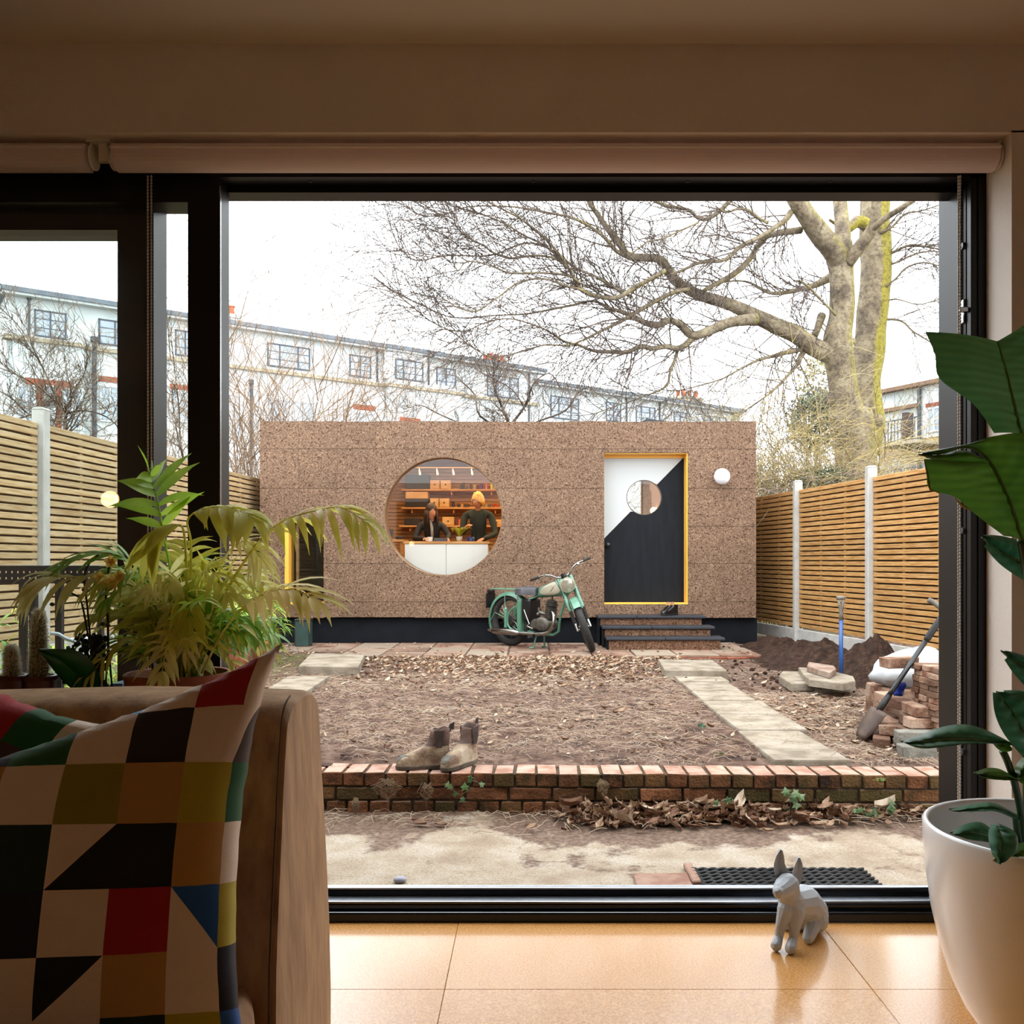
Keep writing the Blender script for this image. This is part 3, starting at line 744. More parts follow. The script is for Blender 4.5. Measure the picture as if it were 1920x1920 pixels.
def clip_rects(x0, x1, z0, z1):
    rs = [(x0, x1, z0, z1)]
    for h in (door_r, win_r):
        out = []
        for (a, b_, c, d) in rs:
            if b_ <= h[0] + 1e-4 or a >= h[1] - 1e-4 or d <= h[2] + 1e-4 or c >= h[3] - 1e-4: out.append((a, b_, c, d)); continue
            if a < h[0]: out.append((a, h[0], c, d))
            if b_ > h[1]: out.append((h[1], b_, c, d))
            m0, m1 = max(a, h[0]), min(b_, h[1])
            if c < h[2]: out.append((m0, m1, c, h[2]))
            if d > h[3]: out.append((m0, m1, h[3], d))
        rs = out
    return [r for r in rs if r[1] - r[0] > .004 and r[3] - r[2] > .004]
def circ_poly(x0, x1, z0, z1, cx, cz, r):
    n_ = 40; per = []
    cs = [(x0, z0), (x1, z0), (x1, z1), (x0, z1)]
    for a in range(4):
        p, q = cs[a], cs[(a + 1) % 4]
        for k in range(n_): per.append((p[0] + (q[0] - p[0]) * k / n_, p[1] + (q[1] - p[1]) * k / n_))
    ins = [(p[0] - cx) ** 2 + (p[1] - cz) ** 2 < r * r for p in per]
    if not any(ins): return [cs]
    if all(ins): return []
    N = len(per); polys = []
    starts = [i for i in range(N) if ins[i - 1] and not ins[i]]
    for s_ in starts:
        poly = []; i = s_
        while not ins[i % N]: poly.append(per[i % N]); i += 1
        def proj(a, b2):
            lo, hi = a, b2
            for _ in range(20):
                m_ = ((lo[0] + hi[0]) / 2, (lo[1] + hi[1]) / 2)
                if (m_[0] - cx) ** 2 + (m_[1] - cz) ** 2 < r * r: lo = m_
                else: hi = m_
            return hi
        pe = proj(per[i % N], per[(i - 1) % N]); psn = proj(per[(s_ - 1) % N], per[s_])
        a0 = math.atan2(pe[1] - cz, pe[0] - cx); a1 = math.atan2(psn[1] - cz, psn[0] - cx)
        d = (a1 - a0 + PI) % (2 * PI) - PI; m_ = max(2, int(abs(d) / .05))
        arc = [(cx + r * math.cos(a0 + d * t / m_), cz + r * math.sin(a0 + d * t / m_)) for t in range(m_ + 1)]
        keep = [poly[0]] + [poly[k] for k in range(1, len(poly) - 1) if poly[k] in cs] + [poly[-1]]
        polys.append(keep + arc)
    return polys
g = .0022
RS = random.Random(5)
for ri in range(6):
    x = SX0 + (0 if ri % 2 == 0 else 0)
    step = .503
    while x < SX1 - .01:
        x2 = min(x + step, SX1)
        if SX1 - x2 < .12: x2 = SX1
        for (a, b_, c, d) in clip_rects(x, x2, zs[ri], zs[ri + 1]):
            dz0 = RS.uniform(-.006, .006) if ri == 0 else 0; dz1 = RS.uniform(-.004, .006) if ri == 5 else 0
            for poly in circ_poly(a + .0009, b_ - .0009, c + g * .8 + dz0, d - g + dz1, *circ):
                y0 = SY + RS.uniform(-.0008, .0008)
                MB().prism(poly, y0, SY + .06).build('cork_panel', cork, st, fix=True)
        x = x2
# backing board with the same openings, side, rear walls, roof, floor
bk = MB()
def strip(x0, x1, z0, z1): bk.box(x0, x1, SY + .055, SY + .28, z0, z1)
strip(SX0 + .01, win_r[0], SZ0 + .01, SZ1 - .02); strip(win_r[0], win_r[1], SZ0 + .01, win_r[2]); strip(win_r[0], win_r[1], win_r[3], SZ1 - .02)
strip(win_r[1], circ[0] - .80, SZ0 + .01, SZ1 - .02); strip(circ[0] + .80, door_r[0], SZ0 + .01, SZ1 - .02)
strip(door_r[0], door_r[1], SZ0 + .01, door_r[2]); strip(door_r[0], door_r[1], door_r[3], SZ1 - .02); strip(door_r[1], SX1 - .01, SZ0 + .01, SZ1 - .02)
for pz in ((SZ0 + .01, circ[1] - .80), (circ[1] + .80, SZ1 - .02)): strip(circ[0] - .80, circ[0] + .80, *pz)
for poly in circ_poly(circ[0] - .80, circ[0] - .0001, circ[1] - .80, circ[1] + .80, *circ) + circ_poly(circ[0] + .0001, circ[0] + .80, circ[1] - .80, circ[1] + .80, *circ):
    bk.prism(poly, SY + .055, SY + .28)
bk.build('front_wall_core', ply, st, fix=True)
sw = MB()
for k in range(7):   # side cladding, panels on both returns
    for ri in range(6):
        y0 = SY + .06 + k * .486; y1 = y0 + .483
        for xs in (SX0, SX1 - .06):
            o = MB().box(xs, xs + .06, y0, y1, zs[ri] + g, zs[ri + 1] - g)
            o.build('cork_panel', cork, st)
MB().box(SX0 + .06, SX0 + .12, SY + .28, SD, SZ0, 2.85).build('side_wall', ply, st)
MB().box(SX1 - .12, SX1 - .06, SY + .28, SD, SZ0, 2.85).build('side_wall', ply, st)
# rear wall; its opening is added so sky shows in the porthole
rw = (1.30, 1.80, 1.75, 2.55)
MB().box(SX0 + .12, rw[0], SD - .1, SD, SZ0, 2.85).box(rw[1], SX1 - .12, SD - .1, SD, SZ0, 2.85).box(rw[0], rw[1], SD - .1, SD, SZ0, rw[2]).box(rw[0], rw[1], SD - .1, SD, rw[3], 2.85).build('rear_wall', ply, st)
MB().box(SX0 + .06, SX1 - .06, SY + .28, SD, .58, .645).build('studio_floor', mat('studio_floor', 'a0703c', rough=.5), st)
MB().box(SX0 + .04, SX1 - .04, SY + .06, SD, 2.85, 3.0).build('flat_roof', navy, st)
MB().box(SX0 + .12, SX1 - .12, SY + .28, SD - .1, 2.83, 2.85).build('studio_ceiling', mat('ply_ceiling', 'd89a50', rough=.6), st)
MB().box(SX0 + .07, SX1 + .03, SY + .07, SD, .02, SZ0 - .005).build('plinth', navy, st)
rl = MB(); rl.prism([(X(1197, 12.6), 3.0), (X(1197, 12.6), 3.12), (X(1212, 12.6), 3.185), (X(1312, 12.6), 3.10), (X(1312, 12.6), 3.0)], 12.6, 14.0)
rl.build('rooflight_upstand', mat('zinc_upstand', '2b2f36', rough=.5), st)
# round window: timber reveal ring, thin outer bead, pane
rg = MB(); rg.lathe([(.77, SY + .003), (.77, SY + .28), (.764, SY + .28), (.764, SY + .02), (.766, SY + .003), (.77, SY + .003)], 96, (circ[0], 0, circ[1]), axis='Y')
ring = rg.build('round_window_frame', mat('round_frame', 'b88e64', 'c8a074', sc=6, rough=.5), st, smooth=False)
gl_studio = glass_mat('studio_glass', 'fdfcfa', .8)
MB().lathe([(.0005, SY + .10), (.765, SY + .10), (.765, SY + .108), (.0005, SY + .108)], 96, (circ[0], 0, circ[1]), axis='Y').build('window_pane', gl_studio, ring)
# side window
wn = MB(); a, b_, c, d = win_r
wn.box(a, a + .052, SY + .012, SY + .28, c, d - .014).box(a, b_, SY + .004, SY + .28, c, c + .03).box(a, b_, SY + .12, SY + .28, d - .05, d)
wfm = wn.build('side_window_frame', yellow, st)
MB().box(a + .012, b_, SY + .02, SY + .10, d - .014, d).build('window_head', mat('dark_head', '3a2a18', rough=.6), wfm)
MB().cbox(a + .056, a + .15, SY - .0, SY + .10, c + .0305, c + .068, b=.003).build('turquoise_block', mat('turquoise', '5fc4ac', rough=.5), wfm)
MB().box(a + .10, a + .135, SY + .20, SY + .26, c, d).build('mullion', ply, wfm)
MB().box(a + .012, b_, SY + .15, SY + .156, c + .022, d - .05).build('window_pane', gl_studio, wfm)
# door
a, b_, c, d = door_r
fr = MB().box(b_ - .014, b_, SY + .02, SY + .27, c, d).box(a, b_, SY + .03, SY + .27, d - .012, d).box(a, b_, SY + .006, SY + .27, c, c + .016).box(a, a + .014, SY + .215, SY + .27, c, d)
fr.box(a, b_, SY + .21, SY + .235, d - .045, d - .012)
dfr = fr.build('door_frame', yellow, st)
dy0, dy1 = SY + .235, SY + .275; pc = (X(1207.6, 12.03), Z(932.7, 12.03), 33 * 12.03 / F)
white_p = mat('white_door_paint', 'fbfffe', rough=.5); slate_p = mat('slate_door_paint', '12161d', '1a1f28', sc=3, rough=.7, spec=.2, stretch=(6, 6, 1))
A = Vector((a + .014, 0, Z(1010, 12.03))); B = Vector((b_ - .014, 0, Z(857, 12.03)))
x0, x1 = a + .014, b_ - .014
def leafpoly(up):
    ln = lambda x: A.z + (B.z - A.z) * (x - A.x) / (B.x - A.x)
    base = [(x0, c + .016), (x1, c + .016), (x1, min(d, B.z)), (x0, A.z)] if not up else [(x0, A.z), (x1, min(d - .012, B.z)), (x1, d - .012), (x0, d - .012)]
    # walk the outline densely and cut the round pane out of it
    per = []; N_ = 60
    for i in range(len(base)):
        p, q = base[i], base[(i + 1) % len(base)]
        per += [(p[0] + (q[0] - p[0]) * k / N_, p[1] + (q[1] - p[1]) * k / N_) for k in range(N_)]
    cx, cz, r = pc; ins = [(p[0] - cx) ** 2 + (p[1] - cz) ** 2 < r * r for p in per]; N = len(per)
    s_ = [i for i in range(N) if ins[i - 1] and not ins[i]][0]; i = s_; poly = []
    while not ins[i % N]: poly.append(per[i % N]); i += 1
    pe, psn = poly[-1], poly[0]; a0 = math.atan2(pe[1] - cz, pe[0] - cx); a1 = math.atan2(psn[1] - cz, psn[0] - cx)
    tgt = math.atan2(1, -1) if up else math.atan2(-1, 1)
    d1 = (a1 - a0) % (2 * PI)
    mid = a0 + d1 / 2
    if math.cos(mid - tgt) < 0: d1 -= 2 * PI
    arc = [(cx + r * math.cos(a0 + d1 * t / 24), cz + r * math.sin(a0 + d1 * t / 24)) for t in range(1, 24)]
    return poly + arc
lf = MB().prism(leafpoly(False), dy0, dy1).build('door_leaf', slate_p, st, fix=True); lf['label'] = 'dark slate lower half of the door'
lu = MB().prism(leafpoly(True), dy0, dy1).build('door_leaf_upper', white_p, st, fix=True); lu['label'] = 'white upper left triangle of the door'
MB().lathe([(pc[2], dy0 - .002), (pc[2] - .008, dy0 - .002), (pc[2] - .008, dy1), (pc[2], dy1)], 48, (pc[0], 0, pc[1]), axis='Y').build('porthole_rim', mat('porthole_rim', '6b5a44', rough=.4), lf)
MB().lathe([(.0005, dy0 + .014), (pc[2] - .004, dy0 + .014), (pc[2] - .004, dy0 + .020), (.0005, dy0 + .020)], 48, (pc[0], 0, pc[1]), axis='Y').build('porthole_pane', gl_studio, lf)
MB().lathe([(.001, dy0 - .05), (.03, dy0 - .05), (.034, dy0 - .042), (.034, dy0 - .03), (.012, dy0 - .028), (.012, dy0)], 16, (X(1137, 12.0) + .02, 0, Z(1022, 12.0)), axis='Y').build('door_knob', mat('black_knob', '0a0a0c', rough=.35), lf, smooth=True)

# wall globe
gl = thing('globe_wall_light', 'white opal globe light on the cork wall right of the door', 'lamp', (X(1354, 11.68), SY, Z(893, 11.68)))
MB().ball((X(1354, 11.66), 11.665, Z(893, 11.665)), .103, 28, sz=1).build('globe', opal, gl, smooth=True)
MB().lathe([(.001, SY - .035), (.05, SY - .035), (.05, SY), (.001, SY)], 24, (X(1354, 11.66), 0, Z(893, 11.665)), axis='Y').build('base', mat('white_base', 'e8e8ec', rough=.4), gl, smooth=False)

# steps
tread_m = mat('slate_tread', '262a33', '343944', sc=6, rough=.55, bump=.2)
sp_ = thing('entrance_steps', 'three cork riser steps with dark slate treads below the studio door', 'steps', (1.55, 11.2, .13))
for i, (xa, xb, yf, zt) in enumerate([(.875, 2.30, 10.87, .285), (.85, 2.235, 11.15, .399), (.815, 2.18, 11.44, .513)]):
    zb = .135 if i == 0 else (.285, .399)[i - 1] - .0
    MB().box(xa + .03, xb - .06, yf + .055, 11.86, zb, zt - .03).build('step_core', navy, sp_)
    n3 = 3; w = (xb - .05 - xa - .03) / n3
    for k in range(n3):
        MB().cbox(xa + .03 + k * w + .002, xa + .03 + (k + 1) * w - .002, yf + .025, yf + .055, zb, zt - .031, b=.002).build('riser_panel', cork_d, sp_)
    xm = xa + (xb - xa) * (.5, .44, .36)[i]
    for (u, v) in ((xa, xm - .002), (xm + .002, xb)):
        MB().cbox(u, v, yf, 11.86 if i == 2 else yf + .36, zt - .03, zt + R.uniform(-.001, .002), b=.004).build('tread', tread_m, sp_)
    MB().box(xa + .012, xa + .03, yf + .03, 11.86, .135, zt - .031).build('side_cheek', navy, sp_)

# green storage box
gm = mat('green_box_metal', '36504c', '44625c', sc=4, rough=.45); gx, gy = X(570, 11.45), 11.45
gbx = thing('green_metal_box', 'tall dark green metal box standing against the plinth', 'box', (gx, gy, .13))
MB().cbox(gx - .095, gx + .085, gy - .08, gy + .09, .135, .455, b=.006).build('body', gm, gbx)
MB().cbox(gx - .102, gx + .092, gy - .087, gy + .097, .452, .478, b=.005).build('lid', mat('green_box_lid', '23302f', rough=.4), gbx)
MB().box(gx - .099, gx - .089, gy - .084, gy - .08, .14, .455).box(gx + .078, gx + .088, gy - .084, gy - .08, .14, .455).build('corner_trim', mat('green_box_lid', '23302f'), gbx)
ALB = 1.0
# ================================================================ inside the studio
IY, FL = 15.1, .645     # face of the rear wall, floor level
wood_in = mat('warm_shelf_wood', 'c58a4c', 'dca868', sc=4, rough=.5, stretch=(1, 6, 6))
dark_box = mat('dark_crate', '2c2624', rough=.6)
# battened lining on the rear wall
lin_ = thing('battened_wall_lining', 'horizontal timber battens lining the rear wall inside the studio', 'wall lining', (-1.2, IY - .03, 1.8))
b0 = MB().cbox(-1.9, 1.9, -.02, 0, 0, .052, b=.003).build('batten', mat('lining_batten', 'a87844', 'c29258', sc=4, rough=.55, stretch=(1, 9, 9), rnd=.1), lin_, world=False)
for i in range(36):
    o = b0 if i == 0 else inst(b0, lin_)
    o.matrix_basis = T(.35, 0, -1.1 + i * .060)
lamp_m = emit('spot_lamp_glow', 'ffe0b0', 1.6)
tr = thing('track_light', 'white ceiling track with four small spot lamps inside the studio', 'lamp', (-1.2, 13.6, 2.80))
MB().box(-2.3, -.5, 13.60, 13.612, 2.602, 2.616).build('track', mat('tan_track', 'b89468', rough=.5), tr)
for px in (786, 819, 849, 884):
    x = X(px, 13.6); MB().tube([(x, 13.6, 2.60), (x, 13.6, 2.56)], .006, 6).tube([(x, 13.6, 2.58), (x + .015, 13.58, 2.505)], [.010, .018], 10).build('spot_head', mat('white_track', 'e8e2d8'), tr)
    MB().ball((x + .014, 13.578, 2.508), .013, 10).build('bulb', lamp_m, tr, smooth=True)
MB().tube([(-2.3, 13.605, 2.62), (-2.3, 13.605, 2.83)], .005, 6).tube([(-.5, 13.605, 2.62), (-.5, 13.605, 2.83)], .005, 6).build('hanger', mat('white_track', 'e8e2d8'), tr)
pl = thing('added_fill_panel', 'long flat glowing panel added under the studio ceiling', 'lamp', (-.4, 13.5, 2.82))  # glowing panel added to brighten the studio interior
MB().box(-2.4, 1.7, 12.45, 14.2, 2.812, 2.826).build('fill_panel', emit('fill_glow', 'ffdcb0', 3.8), pl)
# lower globe lamp seen through the porthole
gq = thing('small_globe_table_lamp', 'small glowing globe lamp seen through the round pane in the door', 'lamp', (X(1226, 13.4), 13.4, Z(958, 13.4)))
MB().ball(gq.location, .055, 14).build('globe', emit('lamp_glow2', 'ffd08a', 8), gq, smooth=True)
MB().tube([(gq.location.x, 13.4, FL), (gq.location.x, 13.4, gq.location.z - .05)], .012, 8).lathe([(.001, FL), (.1, FL), (.1, FL + .02), (.001, FL + .02)], 16, (gq.location.x, 13.4, 0)).build('stand', mat('black_knob', '0a0a0c'), gq)
# a plywood partition right behind the door
tag(MB().box(1.822, 1.862, 12.7, 15.09, FL, 2.83).build('plywood_partition', ply, None), 'plywood partition seen through the right half of the door porthole', 'partition')
tag(MB().box(-2.52, -2.48, 12.09, 15.09, FL, 2.83).build('plywood_partition', ply, None), 'plywood partition at the left edge of the room behind the round window', 'partition')
# shelves
SYs = 14.75
def shelf(pxa, pxb, py, label):
    z = Z(py, SYs); xa, xb = X(pxa, SYs), X(pxb, SYs)
    s = thing('wall_shelf', label, 'shelf', (xa, 14.9, z))
    MB().cbox(xa, xb, SYs, 15.06, z - .028, z, b=.003).build('shelf_board', wood_in, s)
    b = MB()
    for t in (.1, .5, .9): b.box(xa + (xb - xa) * t - .01, xa + (xb - xa) * t + .01, SYs + .05, 15.06, z - .09, z - .028)
    b.build('shelf_bracket', wood_in, s); return z
z1 = shelf(752, 940, 917, 'top timber shelf inside the round window')
z2 = shelf(752, 948, 951, 'middle timber shelf inside the round window')
z3 = shelf(748, 948, 985, 'lowest timber shelf inside the round window')
def bx(pa, pb, ph, zb, m, name, label, cat, door=None):
    xa, xb = X(pa, SYs), X(pb, SYs); h = ph * SYs / F
    t = thing(name, label, cat, ((xa + xb) / 2, SYs + .15, zb))
    MB().cbox(xa, xb, SYs + .02, SYs + .27, zb + .001, zb + h, b=.004).build('body', m, t)
    MB().cbox(xa + .012, xb - .012, SYs + .012, SYs + .02, zb + .012, zb + h - .012, b=.002).build('front', m, t)
    MB().lathe([(.001, SYs + .0), (.012, SYs + .0), (.012, SYs + .012)], 8, ((xa + xb) / 2, 0, zb + h * .5), axis='Y').build('pull', dark_box, t)
light_box = mat('pale_ply_box', 'd8a868', 'e4ba7c', sc=4, rough=.5)
bx(760, 804, 27, z1, dark_box, 'dark_crate', 'wide dark crate on the left of the top studio shelf', 'crate')
bx(806, 824, 17, z1, light_box, 'wooden_box', 'pale wooden box beside the dark crate on the top shelf', 'box')
bx(825.5, 845, 17, z1, light_box, 'wooden_box', 'pale wooden box in the middle of the top shelf', 'box')
bx(760, 803, 16, z2, dark_box, 'dark_crate', 'low dark crate on the middle studio shelf', 'crate')
xa = X(760, SYs); 
o = MB().cbox(xa, X(802, SYs), SYs + .02, SYs + .27, z2 + 16 * SYs / F + .003, z2 + 29 * SYs / F, b=.004).build('wooden_box', light_box, None); tag(o, 'flat wooden box lying on the dark crate of the middle shelf', 'box')
bx(806, 822, 17, z2, light_box, 'wooden_box', 'pale wooden box left of the middle shelf centre', 'box')
bx(823.5, 842, 17, z2, light_box, 'wooden_box', 'pale wooden box right of the middle shelf centre', 'box')
bx(829, 851, 16, z3, light_box, 'wooden_box', 'pale wooden box on the lowest shelf between the two people', 'box')
bx(921, 941, 11, z3, light_box, 'wooden_box', 'pale low box on the lowest shelf right of the man', 'box')
bx(758, 788, 13, z3, dark_box, 'dark_crate', 'dark crate on the left of the lowest studio shelf', 'crate')
# small jars, cups and books
def jar(px, w, h, zb, hexc, label, kind='cup'):
    x = X(px, SYs); r = w * SYs / F / 2; hh = h * SYs / F
    m_ = mat('ware_' + hexc, hexc, rough=.45)
    if kind == 'book':
        t = thing('book', label, 'book', (x, SYs + .1, zb), group='books and boxes on the studio shelves')
        MB().cbox(x - r, x + r, SYs + .03, SYs + .17, zb + .001, zb + hh, b=.002).build('cover', m_, t)
        MB().box(x - r + .004, x + r - .004, SYs + .034, SYs + .168, zb + hh - .006, zb + hh + .0012).build('pages', mat('paper', 'e6dcc8', rough=.9), t)
        return
    t = thing(kind, label, kind, (x, SYs + .1, zb), group='cups and jars on the studio shelves')
    MB().lathe([(.001, 0), (r * .8, 0), (r, hh * .2), (r, hh * .9), (r * .85, hh), (r * .8, hh * .92), (.001, hh * .9)], 14, (x, SYs + .1, zb + .001)).build('body', m_, t, smooth=True)
    if kind == 'jar': MB().lathe([(.001, hh * .98), (r * .9, hh * .98), (r * .9, hh * 1.12), (.001, hh * 1.12)], 12, (x, SYs + .1, zb)).build('lid', dark_box, t)
    else: MB().tube([(x + r * .9, SYs + .1, zb + hh * .8), (x + r * 1.6, SYs + .1, zb + hh * .7), (x + r * 1.6, SYs + .1, zb + hh * .35), (x + r * .9, SYs + .1, zb + hh * .25)], .004, 6).build('handle', m_, t, smooth=True)
top = [(864, 4, 8, '2a2c38', 'jar'), (868.5, 4, 12, '22304a', 'jar'), (874, 3, 7, '5a5248', 'cup'), (882, 4, 9, '3a3a3a', 'jar'), (889, 4, 10, 'd8b488', 'jar'), (895, 4, 8, '6a3030', 'cup'), (899.5, 3, 11, '7a2a52', 'book'), (903, 3, 10, '4a2c6a', 'book'), (906.5, 2.6, 9, '8a3a5a', 'book'), (911.5, 4, 11, 'd2552a', 'book'), (917, 3, 7, '9a2a20', 'cup'), (921.5, 4, 12, 'd8c42a', 'book'), (926, 3, 10, 'b89a28', 'book')]
names = ['dark', 'tall navy', 'small grey', 'charcoal', 'cream', 'maroon', 'magenta', 'violet', 'mauve', 'orange', 'red', 'tall yellow', 'ochre']
for (px, w, h, c_, k_), nm in zip(top, names): jar(px, w, h, z1, c_, '%s %s on the right end of the top studio shelf' % (nm, k_), k_)
mid = [(849, 5, 10, '3a3450', 'jar'), (859, 4, 7, '40364a', 'cup'), (865, 2.6, 7, 'e0b478', 'cup'), (871, 4, 7, '4a4640', 'cup'), (876.5, 4, 7, '5a3a30', 'cup'), (905, 3, 6, '7a8a5a', 'cup'), (911, 3, 6, 'a8a890', 'cup'), (917, 4, 7, '6a6470', 'cup'), (925, 4, 7, 'b8301c', 'cup'), (933, 4, 6, 'c0442a', 'cup')]
names = ['plum', 'violet grey', 'tan', 'stone grey', 'brown', 'olive', 'pale green', 'slate', 'bright red', 'brick red']
for (px, w, h, c_, k_), nm in zip(mid, names): jar(px, w, h, z2, c_, '%s %s on the middle studio shelf' % (nm, k_), k_)
low = [(857, 4, 12, '70262a', 'book'), (861, 3.4, 11, 'c86a34', 'book'), (865, 3.4, 11, 'd8a040', 'book'), (869, 3, 12, '30303a', 'book'), (797, 4, 8, '383230', 'jar'), (792, 4, 9, '5a4a40', 'jar')]
names = ['dark red', 'terracotta', 'mustard', 'black', 'charcoal', 'umber']
for (px, w, h, c_, k_), nm in zip(low, names): jar(px, w, h, z3, c_, '%s %s on the lowest studio shelf' % (nm, k_), k_)
# counter: white doors, timber top
CYf = 12.22; ca, cb = X(759, CYf), X(915, CYf); ct = Z(1015, CYf)
cn = thing('white_counter', 'white kitchen counter with a timber top inside the round window', 'counter', ((ca + cb) / 2, 13.0, FL))
cw = mat('white_cupboard', 'f2f5f4', rough=.35)
MB().cbox(ca + .01, cb - .01, CYf + .02, CYf + .6, FL, ct - .035, b=.004).build('carcass', cw, cn)
cm_ = X(836.5, CYf)
MB().cbox(ca, cm_ - .003, CYf, CYf + .02, FL + .02, ct - .037, b=.002).build('cupboard_door', cw, cn)
MB().cbox(cm_ + .003, cb, CYf, CYf + .02, FL + .02, ct - .037, b=.002).build('cupboard_door', cw, cn)
MB().cbox(ca - .02, cb + .02, CYf - .02, CYf + .64, ct - .035, ct, b=.004).build('worktop', wood_in, cn)
# side bench with black gear at the left
sb = thing('side_bench', 'low timber side bench at the left inside the round window', 'bench', (X(745, 13.6), 13.6, FL))
MB().cbox(X(722, 13.6), X(760, 13.6), 13.4, 14.0, Z(1012, 13.6) - .04, Z(1012, 13.6), b=.004).build('bench_top', wood_in, sb)
MB().box(X(724, 13.6), X(728, 13.6), 13.42, 13.98, FL, Z(1012, 13.6) - .04).box(X(754, 13.6), X(758, 13.6), 13.42, 13.98, FL, Z(1012, 13.6) - .04).build('bench_leg', wood_in, sb)
md = thing('black_desk_monitor', 'small black screen on the side bench at the left of the round window', 'monitor', (X(731, 13.6), 13.6, Z(1012, 13.6)))
zb = Z(1012, 13.6)
MB().cbox(X(724, 13.6), X(737, 13.6), 13.60, 13.62, zb + .05, zb + .16, b=.003).build('screen', dark_box, md)
MB().box(X(729, 13.6), X(731, 13.6), 13.61, 13.63, zb, zb + .06).cbox(X(726, 13.6), X(734, 13.6), 13.56, 13.68, zb, zb + .01, b=.002).build('stand', dark_box, md)
tag(MB().cbox(X(742, 13.5), X(757, 13.5), 13.45, 13.62, zb, zb + .05, b=.01).build('black_tape_machine', dark_box, None), 'low black case on the side bench beside the counter', 'case')
# things on the counter
def mug(px, py, w, h, Y_, c_, label, flip=1):
    x = X(px, Y_); r = w * Y_ / F / 2; hh = h * Y_ / F
    t = thing('mug', label, 'mug', (x, Y_, ct)); m_ = mat('ware_' + c_, c_, rough=.35)
    MB().lathe([(.001, 0), (r * .95, 0), (r, .01), (r, hh), (r * .9, hh), (r * .88, .01), (.001, .01)], 18, (x, Y_, ct + .001)).build('body', m_, t, smooth=True)
    MB().tube([(x - flip * r * .95, Y_ - .002, ct + hh * .85), (x - flip * r * 1.7, Y_, ct + hh * .75), (x - flip * r * 1.75, Y_, ct + hh * .35), (x - flip * r * .95, Y_, ct + hh * .2)], .006, 6).build('handle', m_, t, smooth=True)
mug(806.5, 0, 10, 9, 12.55, 'e4dcd2', 'white mug before the woman on the counter')
mug(883, 0, 13, 9, 12.55, '22306a', 'blue mug before the man on the counter')
tag(MB().cbox(X(813, 12.5), X(838, 12.5), 12.5, 12.6, ct, ct + .052, b=.004).build('grey_book', mat('grey_book', '3e4450', rough=.5), None), 'dark grey slab of books lying on the counter', 'book')
fp = thing('potted_fern', 'yellow green fern in a small pale pot on the counter between the people', 'plant', (X(861, 13.0), 12.6, ct))
MB().lathe([(.001, 0), (.035, 0), (.045, .075), (.04, .075), (.038, .06), (.001, .06)], 16, (X(861, 12.6), 12.6, ct + .001)).build('pot', mat('pale_pot', 'b8b2a6', rough=.6), fp, smooth=True)
fb = MB(); RF = random.Random(3)
for i in range(46):
    a = RF.uniform(0, 2 * PI); L = RF.uniform(.10, .2); w = .012; bx0 = Vector((X(861, 12.6), 12.6, ct + .06)); d = Vector((math.cos(a), math.sin(a) * .6, 0)); nrm = Vector((-d.y, d.x, 0)).normalized()
    ps = [bx0 + d * L * t + Vector((0, 0, .14 * math.sin(t * 2.0) * RF.uniform(.8, 1.1))) for t in (0, .3, .6, .85, 1)]
    rows = [[p - nrm * w * s_, p + nrm * w * s_] for p, s_ in zip(ps, (.2, .9, 1, .6, .05))]; fb.grid(rows)
fb.build('fronds', mat('fern_green', '8a9a2c', 'a8a838', rough=.5, trans=.3), fp, smooth=True)

